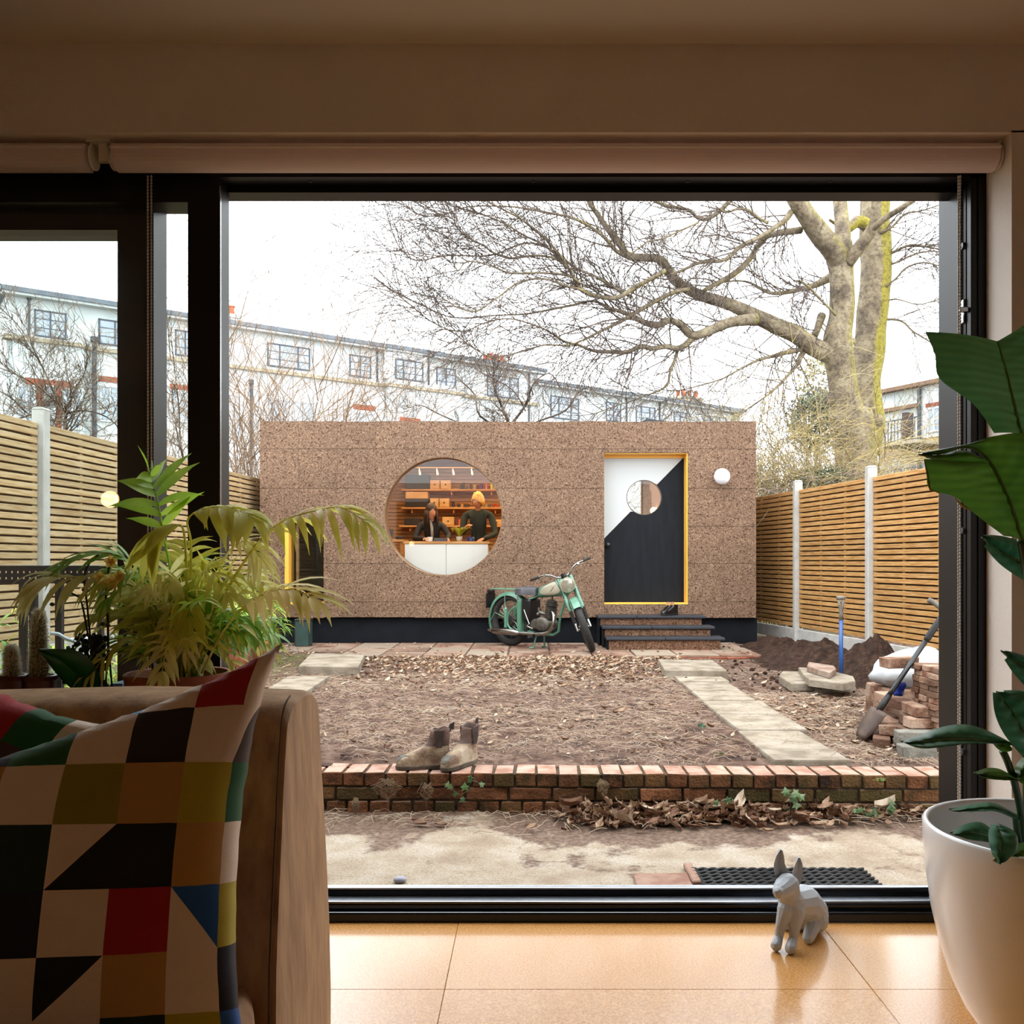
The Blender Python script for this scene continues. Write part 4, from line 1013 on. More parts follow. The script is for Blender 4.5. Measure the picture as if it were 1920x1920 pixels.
# ================================================================ the two people behind the counter
skin = mat('skin', 'c98e6c', 'd69c7a', sc=9, rough=.5); skin.node_tree.nodes['Principled BSDF'].inputs['Subsurface Weight'].default_value = .08
def skin_mesh(name, joints, edges, m, par, sub=2, root=0):
    me = bpy.data.meshes.new(name); off = Vector(par.location)
    me.from_pydata([tuple(Vector(j[0]) - off) for j in joints], edges, []); me.materials.append(m)
    o = bpy.data.objects.new(name, me); COL.objects.link(o); o.parent = par
    md = o.modifiers.new('s', 'SKIN'); md.use_smooth_shade = True
    for v, j in zip(me.skin_vertices[0].data, joints):
        r = j[1]; v.radius = (r, r) if not isinstance(r, tuple) else r
    me.skin_vertices[0].data[root].use_root = True
    s = o.modifiers.new('b', 'SUBSURF'); s.levels = sub; s.render_levels = sub
    return o
def face(t, c, yaw, pitch, s, hair_m, style, brow='3a2618'):
    """a modelled head: skull, jaw, nose, lips, ears, eyes; looks along -y turned by yaw"""
    Mh = T(*c) @ Rz(yaw) @ Rx(pitch)
    b = MB(); nU, nV = 26, 20; rows = []
    for i in range(nV + 1):
        th = PI * i / nV; row = []
        for j in range(nU + 1):
            ph = 2 * PI * j / nU; x, y, z = math.sin(th) * math.sin(ph), -math.sin(th) * math.cos(ph), math.cos(th)
            rx, ry, rz = .076, .096, .118
            f = max(0, -y)
            wx = 1 - .30 * max(0, -z) ** 1.2; X_ = x * rx * wx; Y_ = y * ry * (1 - .10 * max(0, -z)) ; Z_ = z * rz
            if y > 0 and z < -.2: Y_ *= .75
            g = lambda cx, cz, w: math.exp(-(((X_ / rx - cx) / w) ** 2 + ((z - cz) / w) ** 2)) * (f > .2)
            Y_ -= .024 * g(0, -.16, .15) + .012 * g(0, .02, .13) + .008 * g(0, -.46, .2) + .009 * g(0, -.80, .2) + .004 * (g(.45, -.2, .28) + g(-.45, -.2, .28))
            Y_ += .010 * (g(.38, .05, .17) + g(-.38, .05, .17)); Y_ -= .005 * (g(.38, .22, .14) + g(-.38, .22, .14))
            row.append(Mh @ (Vector((X_, Y_, Z_)) * s))
        rows.append(row)
    b.grid(rows); h = b.build('head', skin, t, smooth=True)
    b = MB()
    for sx in (-1, 1): b.ball(Mh @ Vector((sx * .076 * s, .005, -.008)), .024 * s, 10, sx=.35, sy=.7, sz=1.1)
    b.build('ear', skin, h, smooth=True)
    e1, e2 = MB(), MB()
    for sx in (-1, 1):
        e1.ball(Mh @ Vector((sx * .029 * s, -.078 * s, .008 * s)), .0115 * s, 10); e2.ball(Mh @ Vector((sx * .029 * s, -.0855 * s, .008 * s)), .0055 * s, 8)
    e1.build('eyes', mat('eye_white', 'e6ded6', rough=.2), h, smooth=True); e2.build('pupils', mat('pupil', '1a120e', rough=.1), h, smooth=True)
    b = MB().tube([Mh @ (Vector((x_, -.0995 - .004 * (1 - abs(x_) / .02), -.055)) * s) for x_ in (-.022, -.01, 0, .01, .022)], [.002 * s, .0045 * s, .005 * s, .0045 * s, .002 * s], 8)
    b.build('lips', mat('lips', '9e4e42', rough=.45), h, smooth=True)
    b = MB()
    for sx in (-1, 1): b.tube([Mh @ (Vector((sx * .016, -.094, .030)) * s), Mh @ (Vector((sx * .030, -.092, .034)) * s), Mh @ (Vector((sx * .045, -.082, .029)) * s)], [.002 * s, .003 * s, .0015 * s], 6)
    b.build('eyebrows', hair_m, h, smooth=True)
    # hair
    rows = []; RH = random.Random(5)
    for i in range(17):
        row = []
        for j in range(29):
            ph = 2 * PI * j / 28; front = max(0, math.cos(ph)); 
            tmax = (PI * .40 + PI * .28 * (1 - front) ** .8) if style == 'short' else (PI * .36 + PI * .44 * (1 - front ** .7) ** .7)
            th = tmax * i / 16; x, y, z = math.sin(th) * math.sin(ph), -math.sin(th) * math.cos(ph), math.cos(th)
            k = 1.13 + (.14 * noise.noise(Vector((x * 5, y * 5, z * 5))) if style == 'short' else .05 * noise.noise(Vector((x * 4, y * 9, z)))) + (.08 if style == 'short' and z > .6 else .04)
            row.append(Mh @ (Vector((x * .076 * k, y * .096 * k + .004, z * .118 * k)) * s))
        rows.append(row)
    hb = MB().grid(rows)
    if style == 'long':
        for j in range(34):
            ph = PI * .27 + (2 * PI - PI * .54) * j / 33; x, y = math.sin(ph), -math.cos(ph)
            p0 = Mh @ (Vector((x * .080, y * .098 + .006, .02)) * s); out = Vector((x, y, 0)) * .012
            L = RH.uniform(.20, .27)
            hb.tube([p0, p0 + out + Vector((0, 0, -.08)), p0 + out * 1.3 + Vector((0, .004, -.16)), p0 + out * .6 + Vector((0, .004, -L))], [.016, .018, .015, .004], 6)
    hb.build('hair', hair_m, t, smooth=True)
def hand(t, wrist, direc, palm_n, L, m, curl=.5, grip=False):
    """palm plus four unequal fingers and a thumb as one skinned surface"""
    d = Vector(direc).normalized(); nn = Vector(palm_n).normalized(); s = d.cross(nn).normalized(); w = Vector(wrist)
    js = [(w, .021), (w + d * L * .28, (.026, .018)), (w + d * L * .5, (.028, .016))]; ed = [(0, 1), (1, 2)]
    for k, (off, ln) in enumerate(((-.028, .40), (-.010, .47), (.009, .44), (.027, .34))):
        base = w + d * L * .52 + s * off; i0 = len(js)
        c1, c2_ = curl, curl * 1.5
        p1 = base + (d * math.cos(c1 * .5) + nn * math.sin(c1 * .5)) * L * ln * .42
        p2 = p1 + (d * math.cos(c1) + nn * math.sin(c1)) * L * ln * .33; p3 = p2 + (d * math.cos(c2_) + nn * math.sin(c2_)) * L * ln * .25
        js += [(base, .0095), (p1, .0088), (p2, .008), (p3, .0065)]; ed += [(2, i0), (i0, i0 + 1), (i0 + 1, i0 + 2), (i0 + 2, i0 + 3)]
    tb = w + d * L * .18 - s * .026; i0 = len(js)
    js += [(tb, .012), (tb - s * .024 + d * .03 + nn * .01, .0105), (tb - s * .03 + d * .058 + nn * .02, .008)]; ed += [(1, i0), (i0, i0 + 1), (i0 + 1, i0 + 2)]
    return skin_mesh('hand', js, ed, m, t, 1)
def person(label, x, y, headz, yaw, top_m, leg_m, hair_m, style, sw, hands, lean=0.0, scale=1.0, tilt=0):
    t = thing('person', label, 'person', (x, y, FL))
    hz = headz - .12
    sh = hz - .19; hip = FL + .80 * scale; hy = y + .12
    V = Vector; ly = -.10 * lean
    js = [((x, hy, hip), .13 * scale), ((x, hy + ly * .3, hip + (sh - hip) * .35), .118 * scale), ((x, y + .08 + ly * .6, hip + (sh - hip) * .72), .135 * scale), ((x, y + .04 + ly, sh), (.085, .07)), ((x, y + .02 + ly, sh + .08), .052)]
    ed = [(0, 1), (1, 2), (2, 3), (3, 4)]
    for k, sx in enumerate((-1, 1)):
        hp, el = hands[k]; s_ = V((x + sx * sw, y + .05 + ly, sh - .015)); i0 = len(js)
        js += [((x + sx * sw * .6, y + .05 + ly, sh), .068), (tuple(s_), .060), (tuple(s_.lerp(V(el), .5)), .052), (el, .045), (tuple(V(el).lerp(V(hp), .6)), .038), (tuple(V(el).lerp(V(hp), .93)), .034)]
        ed += [(3, i0)] + [(i0 + q, i0 + q + 1) for q in range(5)]
    tp = skin_mesh('body', [(j[0], j[1]) for j in js], ed, top_m, t, 2, 0)
    lg = [((x, hy, hip + .03), .12)]; le = []
    for sx in (-1, 1):
        i0 = len(lg); lg += [((x + sx * .09, hy, hip - .08), .10), ((x + sx * .10, hy - .01, hip - .42), .068), ((x + sx * .10, hy + .03, FL + .10), .048), ((x + sx * .10, hy + .03, FL + .045), .045), ((x + sx * .11, hy - .12, FL + .035), .035)]
        le += [(0, i0)] + [(i0 + q, i0 + q + 1) for q in range(4)]
    skin_mesh('trousers', lg, le, leg_m, t, 2)
    skin_mesh('neck', [((x, y + .03 + ly, sh + .03), .05), ((x, y + .015 + ly, sh + .10), .046), ((x, y + ly, hz - .03), .048)], [(0, 1), (1, 2)], skin, t, 1)
    face(t, (x, y - .005 + ly, hz), yaw, tilt, 1.0, hair_m, style)
    for k in (0, 1):
        hp, el = V(hands[k][0]), V(hands[k][1]); hand(t, hp - (hp - el).normalized() * .03, (hp - el), (0, 0, -1), .175, skin, .55)
    return t
dark_knit = mat('black_padded_jacket', '15161a', '1c1e24', sc=12, rough=.7, bump=.4, bsc=50)
green_knit = mat('dark_green_jumper', '1f2822', '29332b', sc=10, rough=.85, bump=.3, bsc=90)
jeans = mat('dark_jeans', '20242e', rough=.85)
hair_d = mat('dark_brown_hair', '231610', '33221a', sc=30, rough=.5, stretch=(6, 6, 1))
hair_g = mat('strawberry_hair', 'd09838', 'ecba60', sc=30, rough=.5)
Yw_ = 13.28; wx_, mx2 = X(809, Yw_), X(896, Yw_)
ph_ = person('person in a black jacket with long dark hair seated behind the counter', wx_, Yw_, Z(945, Yw_), math.radians(24), dark_knit, jeans, hair_d, 'long', .165,
    [((wx_ - .035, Yw_ - .42, ct + .05), (wx_ - .235, Yw_ - .10, ct + .06)), ((wx_ + .275, Yw_ - .40, ct + .045), (wx_ + .265, Yw_ - .06, ct + .10))], lean=.4, tilt=.05)
sc_ = MB().tube([(wx_ - .01, Yw_ - .075, Z(975, Yw_)), (wx_ + .02, Yw_ - .135, Z(990, Yw_)), (wx_ + .03, Yw_ - .155, Z(1008, Yw_))], [.012, .024, .022], 8, flat=.5).build('shirt_front', mat('grey_shirt', '8e8880', rough=.8), ph_, smooth=True)
person('person in a dark green jumper with short fair hair standing behind the counter', mx2, Yw_ + .05, Z(924, Yw_), math.radians(-28), green_knit, jeans, hair_g, 'short', .19,
    [((mx2 - .125, Yw_ - .28, ct + .23), (mx2 - .235, Yw_ - .02, ct + .14)), ((mx2 + .09, Yw_ - .38, ct + .045), (mx2 + .265, Yw_ - .05, ct + .13))], lean=.2, tilt=.12)
tag(MB().lathe([(.001, FL + .62), (.17, FL + .62), (.18, FL + .66), (.001, FL + .67)], 20, (wx_, Yw_ + .16, 0)).tube([(wx_, Yw_ + .16, FL + .02), (wx_, Yw_ + .16, FL + .62)], .02, 8).lathe([(.001, FL), (.17, FL), (.001, FL + .03)], 16, (wx_, Yw_ + .16, 0)).build('stool', wood_in, None), 'round timber stool behind the counter under the seated person', 'stool')
ALB = .46
# ================================================================ vintage light motorcycle on its centre stand
rear_c = Vector((-.284, 11.46, .138)); front_c = Vector((.628, 10.62, .138))
hdg = math.atan2(front_c.y - rear_c.y, front_c.x - rear_c.x)
mint = mat('mint_enamel', '66a284', '74b092', sc=5, rough=.32, spec=.6, coat=.3)
cream = mat('cream_enamel', 'd8d0b4', 'e2dbc2', sc=5, rough=.3, coat=.3)
rubber = mat('tyre_rubber', '2b2826', '3c3834', sc=30, rough=.8, bump=.3)
chrome = mat('chrome', 'c8c6c0', rough=.18, metal=1)
dull = mat('dull_alloy', '77726a', '9a948a', sc=18, rough=.45, metal=.7)
blackp = mat('black_enamel', '121418', rough=.35)
seat_m = mat('grey_vinyl', '4a4a50', '5a5a60', sc=12, rough=.5, bump=.2)
bike = thing('motorcycle', 'mint green vintage motorcycle with a cream tank parked before the cork wall', 'motorcycle', tuple(rear_c), hdg)
WB, WR = 1.25, .325
STEER = math.radians(-50)
HP = Vector((.935, 0, .78)); AX = Vector((.46, 0, -.888)).normalized()
SM = T(*HP) @ Matrix.Rotation(-STEER, 4, AX) @ T(*(-HP))    # about the downward steering axis
def bb(fn, name, m, par=None, M=None, smooth=True, kind=None, label=None):
    b = MB(); b.M = M; fn(b); o = b.build(name, m, par or bike, smooth=smooth, world=False)
    if kind: o['kind'] = kind
    if label: o['label'] = label
    if smooth:
        try: o.data.set_sharp_from_angle(angle=math.radians(40))
        except Exception: pass
    return o
def wheel(cx, M, nm, hubr):
    c = Vector((cx, 0, WR))
    def tyre(b):
        vs = []; n1, n2 = 72, 14
        for i in range(n1):
            a = 2 * PI * i / n1
            for j in range(n2):
                t = 2 * PI * j / n2; rr = WR - .041 + .041 * math.cos(t); w = .041 * math.sin(t)
                if math.cos(t) > .3: rr += .0022 * (1 if (i + (j % 2)) % 2 else -1)
                vs.append(c + Vector((rr * math.cos(a), w, rr * math.sin(a))))
        b.add(vs, [(i * n2 + j, ((i + 1) % n1) * n2 + j, ((i + 1) % n1) * n2 + (j + 1) % n2, i * n2 + (j + 1) % n2) for i in range(n1) for j in range(n2)])
    ty = bb(tyre, nm, rubber, M=M)
    def rim(b): b.lathe([(.262, -.026), (.268, -.027), (.262, -.018), (.252, -.010), (.252, .010), (.262, .018), (.268, .027), (.262, .026), (.246, .012), (.244, 0), (.246, -.012), (.262, -.026)], 60, c, axis='Y')
    bb(rim, 'rim', chrome, ty, M=M)
    def sp(b):
        for i in range(36):
            a = 2 * PI * i / 36; h = a + (.5 if i % 2 else -.5); s = 1 if (i // 2) % 2 else -1
            b.tube([c + Vector((.245 * math.cos(a), 0, .245 * math.sin(a))), c + Vector((hubr * math.cos(h), s * .028, hubr * math.sin(h)))], .0016, 4, cap=False)
    bb(sp, 'spokes', chrome, ty, M=M, kind='stuff')
    def hub(b): b.lathe([(.001, -.055), (.016, -.055), (.018, -.036), (hubr, -.034), (hubr, .034), (.018, .036), (.016, .055), (.001, .055)], 28, c, axis='Y')
    bb(hub, 'hub', dull, ty, M=M)
wheel(0, None, 'rear_tyre', .062)
wheel(WB + .005, SM, 'front_tyre', .052)
# mudguards
def guard(cx, a0, a1, r, w, flare, M, name, valance=0):
    def f(b):
        n = 26; prof = []
        for k in range(9):
            t = -1 + k / 4; prof.append((t * w, -.012 * abs(t) ** 3 - (valance if abs(t) == 1 else 0)))
        rows = []
        for i in range(n + 1):
            a = a0 + (a1 - a0) * i / n
            rows.append([Vector((cx + (r + d) * math.cos(a), y, WR + (r + d) * math.sin(a))) for y, d in prof])
        b.grid(rows)
        rows2 = [[Vector((cx + (r + d - .003) * math.cos(a0 + (a1 - a0) * i / n), y * .97, WR + (r + d - .003) * math.sin(a0 + (a1 - a0) * i / n))) for y, d in prof] for i in range(n + 1)]
        b.grid(rows2)
        for s_ in (0, 8): b.tube([rows[i][s_] for i in range(n + 1)], .003, 6)
    return bb(f, name, mint, M=M)
guard(0, math.radians(20), math.radians(204), .358, .062, 0, None, 'rear_mudguard', .035)
guard(WB, math.radians(52), math.radians(122), .352, .056, 0, SM, 'front_mudguard', .03)
def gl_(b):
    for s in (-1, 1): b.tube([(-.02, s * .06, WR + .02), (-.22, s * .066, WR + .19 - .1), (-.335, s * .06, WR - .06)], .006, 8)
bb(gl_, 'mudguard_stay', mint)
# frame
def frm(b):
    b.tube([(.95, 0, .80), (.80, 0, .795), (.55, 0, .70), (.33, 0, .58)], .017, 10)
    b.tube([(.97, 0, .74), (.83, 0, .42), (.80, 0, .22), (.72, 0, .175), (.45, 0, .17), (.27, 0, .20)], .016, 10)
    b.tube([(.33, 0, .60), (.30, 0, .42), (.27, 0, .20)], .016, 10)
    for s in (-1, 1):
        b.tube(cr([(.47, s * .02, .64), (.32, s * .06, .575), (.14, s * .085, .49), (.055, s * .09, .42), (.03, s * .09, .33), (.055, s * .09, .245), (.17, s * .085, .20), (.34, s * .07, .185)], 4), .012, 8)
        b.tube([(-.005, s * .085, .235), (-.005, s * .085, .47)], .024, 12)
        b.tube([(-.005, s * .085, .47), (-.005, s * .085, .485)], [.024, .012], 12)
    b.tube([(HP.x - .03, 0, .85), (HP.x + .045, 0, .695)], .026, 12)
bb(frm, 'frame', mint)
# fuel tank: teardrop, cream side panel
def tank_pt(u, v, k=1.0):
    x = .965 - .50 * u; wd = .125 * (math.sin(PI * min(1, (u * .82 + .16))) ** .7) * (1 - .25 * u); hh = .118 * (1 - .50 * u) ; zc = .775 - .10 * u
    a = 2 * PI * v; cs, sn = math.cos(a), math.sin(a)
    end = (1 - (1 - min(1, u / .16)) ** 2.4) ** .5 if u < .16 else (1 - ((u - .9) / .1) ** 2.2) ** .5 if u > .9 else 1
    sgn = lambda q, p: math.copysign(abs(q) ** p, q)
    return Vector((x, wd * sgn(cs, .75) * end * k, zc + hh * sgn(sn, .8) * end * k))
bb(lambda b: b.grid([[tank_pt(min(.9995, max(.001, i / 26)), j / 32) for j in range(33)] for i in range(27)]), 'fuel_tank', mint)
def panel(b):
    for side in (0, 1):
        cv = 0 if side == 0 else .5
        rows = []
        for i in range(15):
            t = i / 14; row = []
            for j in range(11):
                s = -1 + j / 5; u = .10 + .74 * t; hw = .15 * math.sin(PI * (t * .93 + .05)) ** .55 * (1 - .35 * t)
                row.append(tank_pt(u, cv + (s * hw), 1.018))
            rows.append(row)
        b.grid(rows)
tp_ = bb(panel, 'tank_panel', cream, label='cream side panel of the fuel tank')
def emb(b):
    for side in (0, .5):
        for (a0, b0_, a1, b1) in ((.22, .05, .40, -.035), (.26, -.03, .36, .045), (.30, .0, .44, -.055)):
            sg = 1 if side == 0 else -1
            b.tube([tank_pt(a0, side + sg * b0_, 1.03), tank_pt((a0 + a1) / 2, side + sg * (b0_ + b1) / 2, 1.03), tank_pt(a1, side + sg * b1, 1.03)], [.001, .004, .001], 5, flat=.4)
bb(emb, 'tank_emblem', mat('emblem_tan', 'a86e52', rough=.5), tp_)
bb(lambda b: b.lathe([(.001, .02), (.022, .018), (.024, .0), (.001, 0)], 16, (.80, 0, .868)), 'filler_cap', chrome)
# seat, rack
def seat(b):
    rows = []
    for i in range(15):
        t = i / 14; x = .47 - .30 * t; w = (.055 + .07 * min(1, t * 1.5)) * (1 - max(0, t - .9) * 2); row = []
        for j in range(13):
            a = PI * j / 12; row.append(Vector((x, w * math.cos(a) * 1.0, .70 + (.045 + .012 * math.sin(PI * t)) * math.sin(a) ** .6 - .05 * (j in (0, 12)))))
        rows.append(row)
    b.grid(rows); b.add(rows[0], [tuple(range(13))]); b.add(rows[-1], [tuple(range(13))[::-1]])
    b.add([Vector((.47, -.05, .66)), Vector((.47, .05, .66)), Vector((.17, .12, .655)), Vector((.17, -.12, .655))], [(0, 1, 2, 3)])
bb(seat, 'saddle', seat_m)
def spr(b):
    for s in (-1, 1):
        b.tube([(.20 + .012 * math.cos(i * .9), s * .085 + .012 * math.sin(i * .9), .56 + i * .0038) for i in range(28)], .003, 5)
bb(spr, 'saddle_spring', chrome)
def rack(b):
    for s in (-.09, -.03, .03, .09): b.tube([(-.30, s, .715), (.14, s, .715)], .006, 6)
    b.tube([(-.30, -.09, .715), (-.30, .09, .715)], .006, 6); b.tube([(.14, -.09, .715), (.14, .09, .715)], .006, 6)
    for s in (-1, 1): b.tube([(-.03, s * .085, .715), (-.02, s * .085, .48)], .005, 6)
bb(rack, 'luggage_rack', mint)
def plate(b):
    b.cbox(-.375, -.355, -.08, .08, .47, .66, b=.006, M=T(0, 0, 0)); b.cbox(-.40, -.31, -.035, .035, .655, .70, b=.01)
bb(plate, 'number_plate', blackp)
bb(lambda b: b.ball((-.405, 0, .685), .022, 12), 'tail_lamp', mat('red_lens', '9a1420', rough=.2))
# tool box behind the engine, side panel, chain case
def tb(b):
    b.cbox(.28, .42, -.11, .11, .34, .60, b=.02)
bb(tb, 'battery_case', blackp)
bb(lambda b: b.cbox(.19, .265, -.098, .098, .19, .585, b=.012), 'side_panel', mint)
# engine
def eng(b):
    b.lathe([(.001, -.10), (.055, -.105), (.092, -.088), (.100, -.05), (.100, .05), (.09, .09), (.001, .10)], 30, (.60, 0, .305), axis='Y', sx=1.25, sy=.88)
    b.lathe([(.001, -.095), (.045, -.092), (.062, -.06), (.062, .06), (.001, .08)], 20, (.475, 0, .30), axis='Y', sx=1.2)
bb(eng, 'crankcase', dull)
def cyl(b):
    Mx_ = T(.665, 0, .375) @ Ry(math.radians(8))
    pr = []
    for k in range(8): z = k * .019; pr += [(.052, z), (.075, z + .004), (.075, z + .009), (.052, z + .013)]
    b.lathe(pr, 24, M=Mx_)
    pr = []
    for k in range(4): z = .155 + k * .017; pr += [(.055, z), (.083 - k * .006, z + .004), (.083 - k * .006, z + .009), (.05, z + .013)]
    b.lathe(pr + [(.001, .235)], 24, M=Mx_); b.tube([Mx_ @ Vector((0, 0, .23)), Mx_ @ Vector((0, 0, .275))], [.008, .011], 8)
bb(cyl, 'cylinder', dull, smooth=True)
bb(lambda b: b.tube([(.60, -.01, .42), (.52, -.03, .44)], [.02, .026], 12).tube([(.515, -.03, .40), (.515, -.03, .50)], .022, 12).ball((.515, -.055, .42), .024, 12), 'carburettor', dull)
def exh(b):
    b.tube(cr([(.715, -.045, .46), (.775, -.075, .45), (.81, -.10, .39), (.805, -.12, .29), (.745, -.13, .215), (.62, -.135, .188), (.42, -.135, .182), (.26, -.135, .182)], 5), .0205, 12)
bb(exh, 'exhaust_pipe', chrome)
bb(lambda b: b.tube([(.27, -.135, .182), (.235, -.137, .183), (.20, -.138, .184), (-.16, -.14, .192), (-.18, -.14, .192)], [.021, .036, .041, .041, .030], 18).tube([(-.18, -.14, .192), (-.26, -.14, .195)], [.022, .017], 12), 'silencer', chrome)
bb(lambda b: b.tube([(.34, -.12, .47), (.41, -.135, .36), (.45, -.14, .30)], .007, 6).tube([(.44, -.13, .30), (.46, -.20, .28), (.56, -.20, .25)], [.008, .008, .013], 8), 'kickstart_lever', chrome)
bb(lambda b: [b.tube([(.50, s * .06, .16), (.50, s * .20, .15)], .010, 8).tube([(.50, s * .12, .15), (.50, s * .21, .15)], .017, 10) for s in (-1, 1)], 'footrest', rubber)
def stand(b):
    for s in (-1, 1):
        b.tube([(.50, s * .07, .165), (.49, s * .085, .09), (.485, s * .10, .012)], .011, 8); b.tube([(.485, s * .10, .010), (.43, s * .115, .006)], .011, 8)
    b.tube([(.50, -.10, .165), (.50, .10, .165)], .012, 8)
bb(stand, 'centre_stand', mint)
# steered front end
def legs(b):
    for s in (-1, 1):
        o = Vector((.045, s * .078, 0))
        b.tube([HP + o - AX * .11, HP + o + AX * .30], .024, 12)
        b.tube([HP + o + AX * .29, HP + o + AX * .31], [.024, .018], 12)
    for d in (-.085, .075): b.tube([HP + AX * d + Vector((.045, -.085, 0)), HP + AX * d + Vector((.02, 0, 0)), HP + AX * d + Vector((.045, .085, 0))], .018, 8)
bb(legs, 'front_fork', mint, M=SM)
def gait(b):
    for s in (-1, 1):
        o = Vector((.045, s * .078, 0)); n = 22
        b.tube([HP + o + AX * (.31 + .0075 * i) for i in range(n)], [.025 if i % 2 else .019 for i in range(n)], 12)
bb(gait, 'fork_gaiter', rubber, M=SM)
def slid(b):
    for s in (-1, 1):
        o = Vector((.045, s * .078, 0)); b.tube([HP + o + AX * .47, HP + o + AX * .56], .018, 10); b.tube([HP + o + AX * .545 + Vector((0, s * .012, 0)), HP + o + AX * .545 + Vector((0, -s * .03, 0))], .012, 8)
bb(slid, 'fork_slider', chrome, M=SM)
HL = HP + Vector((.125, 0, .03))
bb(lambda b: b.lathe([(.001, -.10), (.045, -.09), (.075, -.055), (.086, -.01), (.088, .02), (.08, .03)], 30, HL, axis='X'), 'headlamp_shell', mint, M=SM)
bb(lambda b: b.lathe([(.088, .018), (.092, .025), (.088, .036), (.078, .038)], 36, HL, axis='X'), 'headlamp_rim', mat('cream_rim', 'cfc7a8', rough=.3), M=SM)
def lens_m():
    m, n, l, b = new_mat('headlamp_lens'); b.inputs['Base Color'].default_value = lin('e8e2cc'); b.inputs['Roughness'].default_value = .08; b.inputs['Metallic'].default_value = .55; return m
bb(lambda b: b.lathe([(.001, .050), (.03, .048), (.06, .043), (.079, .036)], 30, HL, axis='X'), 'headlamp_lens', lens_m(), M=SM)
def bars(b):
    for s in (-1, 1):
        b.tube(cr([(.90, 0, .885), (.90, s * .07, .895), (.885, s * .15, .955), (.855, s * .22, .975), (.79, s * .30, .965)], 4), .011, 10)
        b.tube([(.865, s * .205, .965), (.885, s * .215, .975)], .016, 8)
        b.tube([(.885, s * .21, .965), (.875, s * .27, .945), (.805, s * .35, .925)], [.005, .006, .004], 6)
hb_ = bb(bars, 'handlebar', chrome, M=SM)
bb(lambda b: [b.tube([(.80, s * .288, .967), (.722, s * .382, .955)], .0165, 12) for s in (-1, 1)], 'grip', rubber, hb_, M=SM)
bb(lambda b: b.lathe([(.001, .03), (.03, .028), (.036, 0), (.036, -.02)], 18, (.955, 0, .905)), 'speedometer', blackp, M=SM)
bb(lambda b: [b.tube(cr([(.87, -.20, .97), (1.0, -.14, .93), (1.07, -.10, .80), (1.06, -.09, .62), (1.16, -.07, .42)], 4), .004, 5), b.tube(cr([(.87, .2, .97), (1.0, .1, .95), (.98, .04, .85), (.80, .06, .66), (.6, .05, .5)], 4), .004, 5)], 'control_cable', blackp, M=SM, kind='stuff')
ALB = .58
# ================================================================ white terrace far behind
render_w = mat('white_render', 'dde6e6', 'eef4f4', sc=.6, rough=.9, c3='f4f8f8', det=8)
roof_g = mat('grey_eaves', '6c7580', '7e8790', sc=3, rough=.6)
win_fr = mat('dark_window_frame', '4a5462', rough=.5)
win_wh = mat('white_window_frame', 'e8ecec', rough=.5)
pane_m = mat('far_glass', 'a9b8c6', 'c6d2dc', sc=.8, rough=.12, spec=.8)
pipe_m = mat('dark_downpipe', '4a4e56', rough=.6)
band_m = mat('string_course', 'b7aa90', 'cbbfa6', sc=2, rough=.9)
lint_m = mat('orange_brick_lintel', 'a4523a', 'c06a4a', sc=14, rough=.9, rnd=.08)
pot_m = mat('orange_chimney_pot', 'd8643c', 'e07848', sc=3, rough=.8)
class Facade:
    def __init__(s, P0, d, n): s.P0, s.d, s.n = Vector(P0), Vector(d).normalized(), Vector(n).normalized()
    def s_of(s, px):
        tx = (px - CX) / F
        return (tx * s.P0.y - s.P0.x) / (s.d.x - tx * s.d.y)
    def z_of(s, px, py):
        y = s.P0.y + s.s_of(px) * s.d.y; return CZ - (py - CY) * y / F
    def M(s): m = Matrix.Identity(4); m.col[0][:3] = s.d; m.col[1][:3] = -s.n; m.col[2][:3] = (0, 0, 1); m.translation = s.P0; return m
fa = Facade((-.5812 * 36, 36, 0), (.81, .587, 0), (.587, -.81, 0))
apt = thing('apartment_building', 'long white rendered terrace with dark windows and orange chimney pots', 'building')
apt.matrix_world = fa.M(); apt.location = fa.P0; apt.rotation_euler = fa.M().to_euler()
def W(fn, name, m, par=None, smooth=False):
    b = MB(); fn(b); return b.build(name, m, par or apt, smooth=smooth, world=False, fix=True)
S = fa.s_of; ZF = fa.z_of
s_a, s_m, s_e = S(12), S(1009), S(1387)
zt1, zt2 = ZF(437, 612), ZF(1200, 747)
W(lambda b: b.box(s_a, s_m, 0, 9, 0, zt1), 'wall_section', render_w)
W(lambda b: b.box(s_m, s_e, 0, 9, 0, zt2), 'wall_section', render_w)
W(lambda b: b.box(s_a + .2, S(155), -.35, 0, 0, ZF(60, 634)), 'projecting_bay', render_w)
W(lambda b: b.box(S(722), S(860), -.35, 0, 0, ZF(760, 716)), 'projecting_bay', render_w)
W(lambda b: b.box(S(716), S(800), -.3, 0, ZF(760, 716), zt1), 'projecting_bay', render_w)
for a, c_, zt in ((s_a - .25, S(716), zt1), (S(718), S(804), zt1 + .02), (S(806), s_m + .3, zt1), (s_m - .3, S(1174), zt2), (S(1176), S(1238), zt2 + .03), (S(1240), s_e + .2, zt2)):
    pr = -.75 if 718 < 0 else -.45
    e = W(lambda b: b.prism([(-.5, zt - .02), (-.5, zt + .17), (0, zt + .26), (9.2, zt + .26), (9.2, zt - .02)], a, c_, axis='X'), 'roof_section', roof_g)
    W(lambda b: b.box(a + .05, c_ - .05, -.42, .0, zt - .12, zt - .02), 'white_soffit', win_wh)
zb = ZF(435, 684)
for a, c_, o in ((s_a - .15, S(155), -.5), (S(160), S(716), -.14), (S(716), S(862), -.46), (S(862), s_e, -.14)):
    if a > s_m: continue
    W(lambda b: b.box(a, min(c_, s_m), o, 0, zb - .16, zb), 'string_course', band_m)
